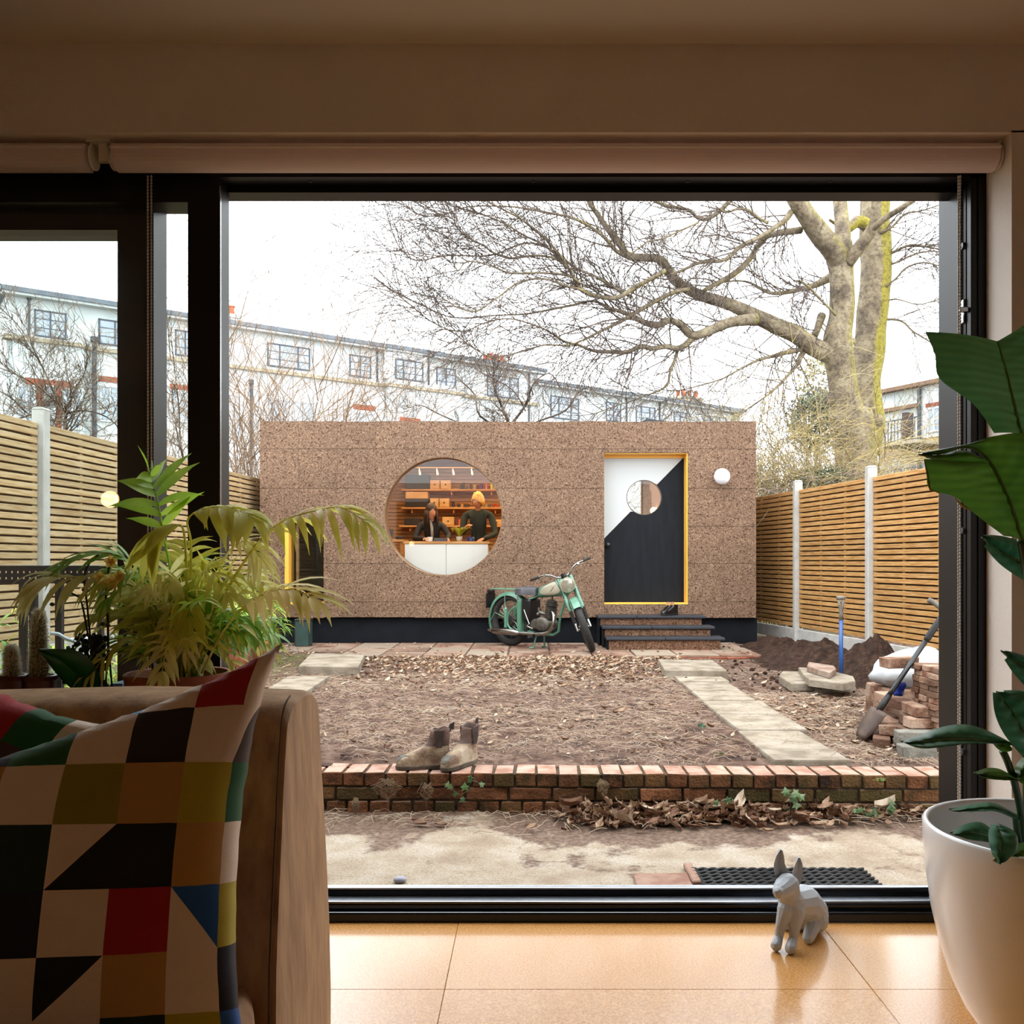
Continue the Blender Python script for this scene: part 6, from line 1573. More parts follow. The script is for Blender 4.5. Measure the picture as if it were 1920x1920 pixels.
# ================================================================ indoor plants on the bench behind the sofa
PT = .70
bench = thing('plant_bench', 'dark plant bench between the sofa back and the sliding window', 'bench', (-1.7, 2.6, 0))
dkw = mat('dark_bench_wood', '2a2019', rough=.5)
MB().cbox(-2.75, -.80, 2.30, 2.94, PT - .03, PT, b=.004).build('bench_top', dkw, bench)
for x in (-2.7, -.86):
    for y in (2.34, 2.88): MB().cbox(x - .02, x + .02, y - .02, y + .02, 0, PT - .03, b=.003).build('leg', dkw, bench)
terra = mat('terracotta', '7c3f2a', '9c5638', sc=7, rough=.75, bump=.2, c3='a8644a')
potsoil = mat('potting_soil', '1e1612', '3a2c22', sc=30, rough=.95, bump=.6)
def pot(name, par, x, y, z0, r, h, m, rim=.014, soil_d=.03, n_=40):
    p = MB().lathe([(.001, z0), (r * .70, z0), (r * .74, z0 + .004), (r * .93, z0 + h - rim * 2.4), (r, z0 + h - rim * 2.3), (r + .004, z0 + h - .003), (r, z0 + h), (r - .008, z0 + h - .001), (r * .9, z0 + h - soil_d * 1.5)], n_, (x, y, 0)).build(name, m, par, smooth=True)
    p.data.set_sharp_from_angle(angle=math.radians(50))
    rows = [[Vector((x + (r * .93) * q / 5 * math.cos(a * PI / 10), y + (r * .93) * q / 5 * math.sin(a * PI / 10), z0 + h - soil_d + .006 * noise.noise(Vector((q, a % 20, x))))) for a in range(21)] for q in range(6)]
    MB().grid(rows).build('soil', potsoil, par, smooth=True); return p
def strip(b, p, d, nrm, L, w, droop, n_=6, twist=0, fold=.25, prof=None):
    """a slender leaf: bends with gravity, V-folded along the midrib"""
    d = d.normalized(); rows = []; q = p.copy()
    for i in range(n_ + 1):
        t = i / n_; s = d.cross(nrm); 
        if s.length < 1e-5: s = d.orthogonal()
        s.normalize(); up = s.cross(d).normalized()
        ww = w * (math.sin(PI * min(1, t * .93 + .07)) ** .7) * (1 - t ** 3)
        if i == n_: ww = w * .03
        rows.append([q - s * ww + up * ww * fold, q.copy(), q + s * ww + up * ww * fold])
        d = (d + Vector((0, 0, -droop / n_)) + s * twist / n_).normalized(); q = q + d * L / n_
    b.grid(rows)
leafG = [mat('palm_leaf_green', '98c440', 'bcdc58', sc=9, rough=.42, trans=.5), mat('palm_leaf_olive', 'ccca54', 'e4e078', sc=9, rough=.45, trans=.5), mat('palm_leaf_deep', '70a438', '9cc054', sc=9, rough=.42, trans=.42), mat('palm_leaf_straw', 'dcd684', 'f0e8a8', sc=9, rough=.5, trans=.5)]
stem_m = mat('palm_stem', '6c7a24', '8a8c3c', sc=6, rough=.5)
def frond(par, pts, m, n_, L, w, t0=.35, droop=.9, ang=.9, r0=.004, seed=1, up=0, name='frond'):
    rr = random.Random(seed); q = [Vector(p) for p in cr([tuple(p) for p in pts], 8)]; N = len(q) - 1
    b = MB(); b.tube(q, [r0 * (1 - .75 * i / N) for i in range(N + 1)], 5)
    for k in range(n_):
        t = t0 + (1 - t0) * (k + .5) / n_; f = t * N; i = min(int(f), N - 1); p = q[i].lerp(q[i + 1], f - i); tg = (q[min(i + 1, N)] - q[max(i - 1, 0)]).normalized()
        side = tg.cross(Vector((0, -.35, 1))); side = side.normalized() if side.length > .05 else Vector((0, -1, 0)); nrm = side.cross(tg).normalized()
        for s in (-1, 1):
            u = (t - t0) / (1 - t0); l = L * (.55 + .75 * math.sin(PI * (u * .8 + .12))) * rr.uniform(.8, 1.15)
            d = tg * math.cos(ang) + side * s * math.sin(ang) + nrm * .2 + Vector((0, 0, up)) + Vector((rr.uniform(-.14, .14), rr.uniform(-.2, .2), rr.uniform(-.12, .12)))
            strip(b, p, d, nrm, l, w * rr.uniform(.8, 1.15), droop * rr.uniform(.6, 1.25), 6, rr.uniform(-.3, .3))
    strip(b, q[-1], (q[-1] - q[-3]), Vector((0, -.4, 1)), L * .7, w * .8, droop, 6)
    return b.build(name, m, par, smooth=True)
palm = thing('potted_palm', 'bushy yellow green parlour palm in a wide terracotta pot behind the sofa', 'plant', (-1.02, 2.58, PT))
pcx, pcy, pz = -1.018, 2.60, .885
pot('terracotta_pot', palm, pcx, pcy, PT + .001, .142, .183, terra)
def pf(path, Y0, Y1):
    n_ = len(path); return [P(x, y, Y0 + (Y1 - Y0) * i / (n_ - 1)) for i, (x, y) in enumerate(path)]
frond(palm, pf([(345, 1262), (338, 1180), (322, 1080), (306, 1000), (298, 950), (288, 912), (281, 888)], 2.6, 2.52), leafG[0], 7, .125, .0135, .50, .55, 1.05, .005, 1, .1)
frond(palm, pf([(362, 1262), (392, 1170), (432, 1095), (480, 1022), (530, 978), (590, 958), (640, 952), (684, 978)], 2.58, 2.44), leafG[1], 12, .15, .0120, .40, 1.7, .8, .005, 2)
frond(palm, pf([(330, 1262), (300, 1160), (240, 1085), (190, 1078), (140, 1082), (92, 1084), (58, 1108)], 2.58, 2.40), leafG[3], 9, .13, .012, .46, 1.8, .7, .004, 3)
frond(palm, pf([(335, 1262), (310, 1150), (270, 1080), (230, 1045), (160, 1040), (110, 1065)], 2.62, 2.48), leafG[2], 9, .10, .0105, .5, .9, .5, .004, 4)
frond(palm, pf([(348, 1262), (356, 1120), (358, 1020), (352, 975), (380, 955), (430, 952), (470, 968)], 2.56, 2.46), leafG[1], 7, .135, .021, .58, 1.7, .8, .0045, 5)
frond(palm, pf([(352, 1262), (350, 1100), (345, 1000), (330, 985), (300, 1000), (280, 1035)], 2.54, 2.44), leafG[1], 6, .125, .020, .55, 1.6, .8, .0045, 15)
frond(palm, pf([(378, 1262), (415, 1190), (455, 1140), (500, 1112), (545, 1106), (588, 1122)], 2.58, 2.42), leafG[3], 9, .14, .0125, .42, 1.4, .7, .004, 6)
frond(palm, pf([(370, 1262), (400, 1120), (420, 1050), (445, 1020), (470, 1022), (488, 1045)], 2.62, 2.56), leafG[3], 9, .11, .009, .5, 1.6, .7, .004, 7)
RP = random.Random(31)
for i in range(78):
    a = RP.uniform(0, 2 * PI); reach = RP.uniform(.04, .25); h = RP.uniform(.04, .30) * (1.15 - reach); bx_, by_ = math.cos(a), math.sin(a) * .72
    p0 = Vector((pcx + bx_ * .05 * RP.random(), pcy + by_ * .04, pz - .03)); drp = RP.uniform(-.04, .09)
    pts = [p0, p0 + Vector((bx_ * reach * .22, by_ * reach * .22, h * .55 + .04)), p0 + Vector((bx_ * reach * .62, by_ * reach * .62, h + .05)), p0 + Vector((bx_ * reach * 1.05, by_ * reach * 1.05, h + .05 - drp))]
    frond(palm, pts, leafG[RP.choice((0, 1, 2, 1, 3, 1))], 7, RP.uniform(.065, .10), RP.uniform(.007, .011), .35, RP.uniform(.6, 1.5), .75, .003, 100 + i)
bst = MB()
for i in range(22):
    a = RP.uniform(0, 2 * PI); r = RP.uniform(.0, .07); p = Vector((pcx + r * math.cos(a), pcy + r * math.sin(a), pz - .03)); bst.tube([p, p + Vector((RP.uniform(-.03, .03), RP.uniform(-.02, .02), .1)), p + Vector((RP.uniform(-.05, .05), RP.uniform(-.03, .03), RP.uniform(.16, .26)))], [.004, .0035, .002], 6)
bst.build('stems', stem_m, palm, smooth=True)['kind'] = 'stuff'
tag(MB().cbox(X(218, 2.75), X(246, 2.75), 2.70, 2.80, PT, Z(1278, 2.75), b=.006).build('blue_tin', mat('blue_tin', '3c5f7e', rough=.4), None), 'small blue tin on the bench left of the terracotta palm pot', 'tin')

# cacti with white hair
cact = mat('cactus_skin', '5c5a3c', '7c7650', sc=40, rough=.8, stretch=(3, 3, .4)); hair_w = mat('cactus_hair', 'f4f0e4', rough=.8, trans=.5)
brn = mat('brown_glazed_pot', '4a2018', '5e2c20', sc=5, rough=.3)
def cactus(px, pyt, pyb, Y_, wpx, label, seed, bend=0):
    x, zt, zb = X(px, Y_), Z(pyt, Y_), Z(pyb, Y_); r = wpx / 2 * Y_ / F
    t = thing('hairy_cactus', label, 'cactus', (x, Y_, PT)); pot('pot', t, x, Y_, PT + .001, r * 2.1, zb - PT + .035, brn, .006, .02, 28)
    b = MB(); rows = []; H = zt - zb
    def cp(u, a):
        rr = r * (.92 + .10 * math.sin(u * 7)) * (1 - u ** 6) ** .5 * (1 + .05 * math.cos(a * 18)); return Vector((x + bend * u * u + rr * math.cos(a), Y_ + rr * math.sin(a), zb + H * u))
    for i in range(25): rows.append([cp(min(.9995, i / 24), 2 * PI * j / 36) for j in range(37)])
    b.grid(rows); b.build('stem', cact, t, smooth=True)
    h = MB(); rr = random.Random(seed)
    for i in range(3200):
        u = rr.random() ** .9; a = rr.uniform(0, 2 * PI); p = cp(min(.995, u), a); o = Vector((math.cos(a), math.sin(a), rr.uniform(-.5, .9) + 1.2 * u ** 4)).normalized()
        L = rr.uniform(.006, .013); s = o.orthogonal().normalized() * .0007; h.add([p - s, p + s, p + o * L], [(0, 1, 2)])
    h.build('hairs', hair_w, t)['kind'] = 'stuff'
cactus(73, 1143, 1290, 2.45, 30, 'taller hairy column cactus behind the sofa back at the left', 1, .0)
cactus(23, 1210, 1290, 2.42, 26, 'shorter hairy column cactus at the far left edge', 2, -.003)
# orchid with a broad leaf and dark wiry stems, dark succulent trailing beside it
deep = mat('deep_green_leaf', '0f3d14', '1c5a1e', sc=5, rough=.35, trans=.15); blk = mat('dark_stem', '14110d', rough=.5)
orc = thing('moth_orchid', 'moth orchid with wiry dark stems, yellow flowers and one broad dark leaf', 'plant', (X(190, 2.5), 2.5, PT))
pot('pot', orc, X(180, 2.5), 2.5, PT + .001, .06, .14, brn, .006, .02, 28)
def leaf_px(b, mid, L_, R_, k=5, rip=0, nv=10, fold=0):
    """leaf surface between a midrib and its two edges, all as (px, py, Y)"""
    mid, L_, R_ = cr(mid, k), cr(L_, k), cr(R_, k)
    for E in (L_, R_):
        if E is None: continue
        n_ = min(len(mid), len(E)); rows = []
        for i in range(n_):
            a, c_ = P(*mid[i]), P(*E[i]); row = []
            for j in range(nv + 1):
                t = j / nv; p = a.lerp(c_, t); p.y += -.012 * math.sin(PI * t) + rip * math.sin(i * 2.1 + t * 1.5) * math.sin(PI * min(1, t * 1.2)) ; row.append(p)
            rows.append(row)
        b.grid(rows)
b = MB(); leaf_px(b, [(180, 1310, 2.50), (150, 1272, 2.44), (115, 1240, 2.38), (75, 1218, 2.34)], [(176, 1312, 2.5), (130, 1288, 2.45), (95, 1250, 2.38), (75, 1217, 2.34)], [(188, 1308, 2.5), (184, 1262, 2.45), (150, 1222, 2.40), (77, 1216, 2.34)])
b.build('leaf', deep, orc, smooth=True)
b = MB()
for pts in ([(186, 1310), (180, 1270), (170, 1200), (163, 1130), (158, 1080), (172, 1050), (185, 1040)], [(192, 1310), (176, 1240), (165, 1190), (153, 1130), (140, 1115), (118, 1108)], [(196, 1310), (200, 1250), (203, 1180), (198, 1110), (205, 1060)], [(212, 1310), (206, 1240), (202, 1170), (210, 1110)]):
    b.tube(cr([tuple(P(x, y, 2.5)) for x, y in pts], 4), .0028, 6)
b.build('flower_stem', blk, orc, smooth=True)
b = MB()
for (x, y, r) in ((158, 1106, 5), (165, 1108, 4), (192, 1170, 5), (202, 1172, 5), (97, 1109, 5), (98, 1133, 5), (118, 1115, 5)): b.ball(P(x, y, 2.48), r * 2.48 / F, 8, sz=.8)
b.build('clips_and_buds', mat('dark_bud', '3a3a18', rough=.5), orc, smooth=True)
def flower(cx, cy, r, Y_, m, par):
    b = MB(); c = P(cx, cy, Y_)
    for k in range(5):
        a = 2 * PI * k / 5 + .3; d = Vector((math.cos(a), -.35, math.sin(a))); strip(b, c, d, Vector((0, -1, 0)), r * Y_ / F, r * .42 * Y_ / F, .3, 6)
    b.ball(c + Vector((0, -.006, 0)), r * .22 * Y_ / F, 8); return b.build('flower', m, par, smooth=True)
yf = mat('yellow_petal', 'd8b24a', 'e8ca70', sc=8, rough=.5, trans=.3)
for (x, y, r) in ((209, 1053, 15), (190, 1083, 15), (212, 1092, 17), (226, 1080, 14)): flower(x, y, r, 2.46, yf, orc)
sc2 = thing('dark_succulent', 'dark trailing succulent between the cacti and the orchid', 'plant', (X(165, 2.55), 2.55, PT))
b = MB()
for i in range(210):
    u = RP.random(); px_, py_ = 128 + 66 * u + RP.uniform(-10, 10), 1215 - 20 * math.sin(u * 2.6) + RP.uniform(-6, 72) ; 
    if RP.random() < .3: px_, py_ = RP.uniform(172, 200), RP.uniform(1188, 1290)
    b.ball(P(px_, py_, 2.56 + RP.uniform(-.03, .03)), RP.uniform(.004, .008), 6, sz=1.2)
b.build('leaves', mat('black_green_leaf', '0e1a12', '1c2c1c', sc=20, rough=.4), sc2, smooth=True)['kind'] = 'stuff'
pot('pot', sc2, X(150, 2.58), 2.58, PT + .001, .07, .13, brn, .006, .02, 28)

# ================================================================ big white pot with the bird of paradise plant
bp_ = thing('bird_of_paradise_plant', 'tall broad leaved plant in a large glossy white pot by the right wall', 'plant', (1.275, 2.24, 0))
gw_m = mat('glossy_white_pot', 'f8f8f8', rough=.22, coat=.4)
pc_ = (1.275, 2.24, 0)
MB().lathe([(.001, 0), (.10, 0), (.125, .006), (.16, .035), (.195, .085), (.225, .15), (.25, .23), (.27, .32), (.283, .42), (.289, .50), (.2895, .535), (.287, .541), (.281, .543), (.275, .540), (.272, .53), (.268, .45), (.25, .40)], 80, pc_).build('white_pot', gw_m, bp_, smooth=True)
MB().grid([[Vector((pc_[0] + .262 * q / 6 * math.cos(a * PI / 16), pc_[1] + .262 * q / 6 * math.sin(a * PI / 16), .405 + .01 * noise.noise(Vector((q * .9, a % 32, 2))))) for a in range(33)] for q in range(7)]).build('soil', potsoil, bp_, smooth=True)
def veined(name, c1, c2, trans, stretch=(1, 1, 14), wave=60):
    m, n, l, b = new_mat(name); vec = tex_coord(n, l, (1, 1, 1), rnd=False)
    w = n.new('ShaderNodeTexWave'); w.inputs['Scale'].default_value = 16; w.inputs['Distortion'].default_value = 1.6; w.inputs['Detail'].default_value = 2; w.bands_direction = 'Z'; l.new(vec, w.inputs['Vector'])
    nz = noise_tex(n, l, vec, 3, 4); c = ramp(n, l, nz, [(.35, lin(c1)), (.65, lin(c2))])
    sh = ramp(n, l, w.outputs['Fac'], [(0, (.82, .84, .8, 1)), (1, (1.06, 1.05, 1.0, 1))]); c = mixc(n, l, 1.0, c, sh, 'MULTIPLY')
    l.new(c, b.inputs['Base Color']); b.inputs['Roughness'].default_value = .38
    bp = n.new('ShaderNodeBump'); bp.inputs['Strength'].default_value = .35; bp.inputs['Distance'].default_value = .006; l.new(w.outputs['Fac'], bp.inputs['Height']); l.new(bp.outputs[0], b.inputs['Normal'])
    tr = n.new('ShaderNodeBsdfTranslucent'); mx = n.new('ShaderNodeMixShader'); mx.inputs[0].default_value = trans; l.new(c, tr.inputs[0]); l.new(b.outputs[0], mx.inputs[1]); l.new(tr.outputs[0], mx.inputs[2]); l.new(mx.outputs[0], n['Material Output'].inputs[0]); return m
lf1 = veined('broad_leaf_dark', '3c6436', '4e7a46', .34); lf2 = veined('broad_leaf_olive', '2f5a1c', '567e28', .4); lf3 = veined('broad_leaf_bluegreen', '2c6446', '3e7c5c', .18)
def bigleaf(mid, L_, R_, m, rip=.004, rib=True):
    b = MB(); nv = 10
    def surf(A, E):
        A, E = cr(A, 6), cr(E, 6); n_ = min(len(A), len(E)); rows = []
        for i in range(n_):
            a, c_ = P(*A[i]), P(*E[i]); rows.append([a.lerp(c_, j / nv) + Vector((0, -.02 * math.sin(PI * j / nv) + rip * math.sin(i * 1.9 + .6 * j / nv) * math.sin(PI * min(1, .15 + j / nv)), 0)) for j in range(nv + 1)])
        b.grid(rows)
    if L_: surf(mid, L_)
    if R_: surf(mid, R_)
    o = b.build('leaf', m, bp_, smooth=True)
    if rib:
        q = [P(x, y, Y_ - .004) for x, y, Y_ in cr(mid, 6)]; N = len(q)
        MB().tube(q, [.002 + .0035 * i / N for i in range(N)], 6).build('midrib', mat('leaf_rib', '5c7a34', rough=.4), o, smooth=True)
    return o
y1 = 2.15
bigleaf([(1870, 640, 2.25), (1885, 690, 2.2), (1897, 740, 2.17), (1906, 780, 2.16), (1914, 815, 2.16)], [(1735, 622, 2.1), (1753, 665, 2.08), (1762, 710, 2.08), (1825, 758, 2.1), (1864, 812, 2.12)], [(1925, 606, 2.3), (1965, 630, 2.34), (1998, 690, 2.34), (2000, 760, 2.32), (1975, 820, 2.25)], lf1)
bigleaf([(1724, 853, 1.98), (1765, 849, 2.0), (1811, 838, 2.02), (1848, 857, 2.03), (1879, 909, 2.04), (1901, 965, 2.05), (1914, 1012, 2.06)],
        [(1722, 850, 1.98), (1762, 842, 1.99), (1811, 833, 2.0), (1862, 818, 2.02), (1925, 813, 2.05), (1985, 840, 2.08), (2010, 930, 2.1)], None, lf2)
bigleaf([(1790, 866, 2.02), (1848, 866, 2.03), (1868, 892, 2.035), (1885, 925, 2.04), (1901, 965, 2.05), (1914, 1012, 2.06)],
        [(1733, 861, 1.95), (1737, 886, 1.95), (1744, 918, 1.96), (1789, 931, 1.98), (1826, 962, 2.0), (1882, 1005, 2.04)], None, lf2, rib=False)
bigleaf([(1722, 853, 1.98), (1765, 852, 2.0), (1811, 845, 2.02), (1850, 866, 2.03)], [(1735, 858, 1.96), (1762, 864, 1.98), (1800, 868, 2.0), (1850, 868, 2.03)], None, lf2, rib=False)
bigleaf([(1841, 1008, 2.1), (1868, 1028, 2.12), (1895, 1045, 2.14), (1925, 1060, 2.16)], [(1843, 1003, 2.1), (1872, 1004, 2.13), (1900, 1010, 2.15), (1930, 1020, 2.17)], [(1845, 1024, 2.08), (1863, 1046, 2.1), (1885, 1066, 2.12), (1925, 1092, 2.14)], lf3)
bigleaf([(1877, 1220, 2.1), (1895, 1234, 2.12), (1925, 1250, 2.14)], [(1879, 1218, 2.1), (1905, 1224, 2.13), (1930, 1232, 2.15)], [(1883, 1237, 2.08), (1900, 1262, 2.1), (1925, 1290, 2.12)], lf3)
bigleaf([(1868, 1296, 2.12), (1895, 1330, 2.12), (1920, 1375, 2.12), (1945, 1425, 2.14)], [(1861, 1298, 2.1), (1866, 1340, 2.08), (1885, 1380, 2.08), (1922, 1424, 2.12)], [(1880, 1294, 2.14), (1925, 1298, 2.16), (1965, 1330, 2.18), (1985, 1380, 2.18)], lf3, rip=.008)
bigleaf([(1690, 1390, 1.98), (1722, 1391, 2.0), (1760, 1387, 2.03), (1802, 1386, 2.06), (1845, 1388, 2.09), (1880, 1392, 2.12)], [(1690, 1389, 1.98), (1722, 1379, 2.03), (1762, 1364, 2.08), (1805, 1358, 2.11), (1845, 1367, 2.13), (1888, 1388, 2.14)], [(1692, 1391, 1.98), (1722, 1403, 1.98), (1760, 1402, 2.0), (1802, 1396, 2.04), (1845, 1393, 2.08), (1880, 1393, 2.12)], lf3)
bigleaf([(1862, 1386, 2.12), (1880, 1388, 2.12), (1893, 1397, 2.12)], [(1866, 1383, 2.13), (1880, 1384, 2.13), (1893, 1392, 2.13)], [(1858, 1390, 2.11), (1870, 1404, 2.11), (1881, 1410, 2.12)], lf2, rib=False)
bigleaf([(1827, 1449, 2.04), (1848, 1452, 2.06), (1875, 1455, 2.1), (1902, 1460, 2.14)], [(1828, 1448, 2.04), (1850, 1440, 2.08), (1875, 1442, 2.12), (1902, 1457, 2.15)], [(1828, 1450, 2.04), (1847, 1459, 2.05), (1875, 1462, 2.09), (1902, 1461, 2.13)], lf2)
bigleaf([(1902, 1456, 2.14), (1915, 1440, 2.14), (1935, 1425, 2.14)], [(1902, 1454, 2.14), (1906, 1432, 2.15), (1925, 1415, 2.15)], [(1903, 1458, 2.13), (1922, 1472, 2.13), (1950, 1470, 2.13)], lf2, rib=False)
bigleaf([(1780, 1517, 2.05), (1815, 1515, 2.08), (1860, 1512, 2.12), (1905, 1530, 2.18)], [(1781, 1516, 2.05), (1830, 1507, 2.1), (1865, 1506, 2.14), (1912, 1530, 2.2)], [(1781, 1518, 2.05), (1815, 1520, 2.06), (1865, 1521, 2.1), (1905, 1537, 2.17)], lf3)
bigleaf([(1782, 1561, 2.02), (1815, 1560, 2.05), (1845, 1565, 2.08), (1870, 1575, 2.12)], [(1783, 1560, 2.02), (1810, 1545, 2.07), (1840, 1542, 2.1), (1866, 1560, 2.13)], [(1783, 1562, 2.02), (1810, 1573, 2.02), (1840, 1578, 2.05), (1868, 1580, 2.1)], lf3)
bigleaf([(1864, 1546, 2.02), (1875, 1565, 1.98), (1873, 1590, 1.94), (1866, 1615, 1.92)], [(1860, 1543, 2.02), (1853, 1562, 1.97), (1857, 1590, 1.93), (1866, 1616, 1.92)], [(1870, 1543, 2.02), (1905, 1562, 2.0), (1905, 1598, 1.96), (1868, 1616, 1.92)], lf3)
bigleaf([(1890, 1600, 1.98), (1915, 1595, 2.0), (1945, 1590, 2.02)], [(1892, 1598, 1.98), (1915, 1580, 2.02), (1945, 1578, 2.04)], [(1892, 1603, 1.97), (1915, 1604, 1.98), (1945, 1600, 2.0)], lf2, rib=False)
b = MB()
for pts in ([(1918, 1590, 2.2), (1915, 1530, 2.18), (1902, 1467, 2.15), (1890, 1430, 2.13), (1880, 1408, 2.12)], [(1925, 1590, 2.22), (1925, 1400, 2.22), (1935, 1200, 2.2), (1925, 1080, 2.12), (1914, 1012, 2.07)],
            [(1930, 1590, 2.24), (1938, 1300, 2.26), (1940, 1000, 2.26), (1925, 880, 2.2), (1914, 815, 2.17)], [(1935, 1590, 2.2), (1945, 1500, 2.2), (1945, 1425, 2.15)], [(1915, 1590, 2.2), (1908, 1560, 2.19), (1905, 1532, 2.18)], [(1930, 1590, 2.24), (1950, 1350, 2.24), (1935, 1255, 2.15)], [(1920, 1595, 2.2), (1890, 1575, 2.15), (1870, 1574, 2.12)]):
    b.tube([P(*q) for q in cr(pts, 6)], .0085, 10)
b.build('leaf_stems', mat('leaf_stalk', '1d3a16', '2c4a1e', sc=5, rough=.4), bp_, smooth=True)
b = MB(); b.tube([P(1733, 862, 1.948), P(1744, 918, 1.958), P(1760, 924, 1.96)], [.001, .0022, .001], 5); b.tube([P(1722, 852, 1.975), P(1745, 857, 1.978), P(1765, 851, 1.995)], [.004, .005, .001], 6, flat=.5).tube([P(1790, 933, 1.976), P(1806, 950, 1.984), P(1822, 958, 1.99)], [.001, .006, .001], 6, flat=.4)
b.build('yellowed_edge', mat('yellowed_edge', 'a89a18', '8a5a14', sc=12, rough=.5, trans=.3), bp_)

# ================================================================ outdoor plants
bam = [mat('bamboo_leaf', '5c8a34', '8cae50', sc=6, rough=.5, trans=.35), mat('bamboo_leaf_yellow', 'a8a83c', 'c8c458', sc=6, rough=.5, trans=.35)]
def leafy(name, label, cat, base, r, h, n_, m, seed, L=.12, w=.009, potr=0, poth=.22, m2=None):
    t = thing(name, label, cat, base); rr = random.Random(seed); bs = [MB(), MB()]; z0 = base[2] + (poth if potr else 0)
    if potr: pot('terracotta_pot', t, base[0], base[1], base[2], potr, poth, terra, .02, .02, 28)
    st_ = MB()
    for i in range(n_):
        a = rr.uniform(0, 2 * PI); q = rr.random() ** .6 * r; hh = rr.uniform(.15, 1) * h
        p = Vector((base[0] + q * math.cos(a), base[1] + q * math.sin(a), z0 + hh * (1 - .35 * q / r)))
        if i % 5 == 0: st_.tube([Vector((base[0] + rr.uniform(-.04, .04), base[1], z0 - .02)), p.lerp(Vector((base[0], base[1], z0)), .4) + Vector((0, 0, .08 * h)), p], [.004, .003, .0015], 4)
        for k in range(3):
            b2 = rr.uniform(0, 2 * PI); d = Vector((math.cos(b2) * .8 + math.cos(a) * .5, math.sin(b2) * .8 + math.sin(a) * .5, rr.uniform(-.2, .6))); strip(bs[1 if (m2 and rr.random() < .4) else 0], p, d, Vector((0, 0, 1)), L * rr.uniform(.6, 1.2), w * rr.uniform(.7, 1.2), rr.uniform(.6, 1.5), 4)
    st_.build('stems', stem_m, t); o = bs[0].build('foliage', m, t, smooth=True); o['kind'] = 'stuff'
    if bs[1].v: o = bs[1].build('yellowed_foliage', m2, t, smooth=True); o['kind'] = 'stuff'
    return t
leafy('potted_bamboo', 'bamboo in a terracotta pot standing left of the green metal box', 'plant', (X(489, 9.7), 9.7, .125), .27, .62, 150, bam[0], 1, .15, .011, .115, .23, bam[1])
leafy('potted_bamboo', 'leafy plant in the nearer terracotta pot by the black window stile', 'plant', (X(449, 9.3), 9.3, .125), .24, .50, 150, bam[0], 2, .13, .010, .12, .22, bam[1])
leafy('yellow_green_shrub', 'yellow green shrub behind the terracotta pots beside the studio corner', 'shrub', (X(462, 10.6), 10.6, .13), .26, .98, 230, bam[1], 3, .14, .014, 0, 0, bam[0])
leafy('weedy_shrub', 'green weeds growing along the left fence behind the cacti', 'shrub', (X(20, 5.6), 5.6, .09), .42, .85, 170, bam[0], 4, .13, .013, 0, 0, bam[1])
leafy('weedy_shrub', 'green weeds seen between the orchid stems outdoors', 'shrub', (X(205, 6.4), 6.4, .09), .36, .62, 150, bam[0], 5, .12, .012, 0, 0, bam[1])
leafy('weedy_shrub', 'leafy weeds outdoors behind the palm pot', 'shrub', (X(300, 7.0), 7.0, .09), .42, .55, 150, bam[0], 6, .13, .012, 0, 0, bam[1])
# black perforated staging outside the left glass
stg = thing('black_metal_staging', 'tall black perforated metal plant staging outside the left glass', 'staging', (-2.3, 4.0, PATIO))
bm_ = mat('black_metal', '0e0f12', rough=.45)
b = MB(); xa, xb, zt, zb_ = X(-60, 4.0), X(207, 4.0), Z(1063, 4.0), Z(1094, 4.0); nx, nz = 96, 8; dx, dz = (xb - xa) / nx, (zt - zb_) / nz
for i in range(nx):
    for j in range(nz):
        if j in (2, 5) and i % 4 == 1 and 6 < i < 90:
            continue
        b.box(xa + i * dx, xa + (i + 1) * dx + .0001, 4.0, 4.004, zb_ + j * dz, zb_ + (j + 1) * dz + .0001)
b.box(xa, xb, 4.0, 4.4, zt, zt + .006)
b.build('perforated_apron', bm_, stg)
for px_ in (40, 59, 108):
    MB().box(X(px_ - 6, 4.0), X(px_ + 6, 4.0), 4.004, 4.03, PATIO, zb_).build('leg', bm_, stg)
for px_ in (-30, 190): MB().box(X(px_ - 4, 4.35), X(px_ + 4, 4.35), 4.33, 4.36, PATIO, zt).build('leg', bm_, stg)
MB().tube([P(96, 1187, 3.9), P(110, 1189, 3.9), P(125, 1198, 3.9), P(150, 1206, 3.9)], .008, 8).build('hose_end', mat('pale_hose', 'b8c4c8', rough=.4), stg, smooth=True)
ALB = .45
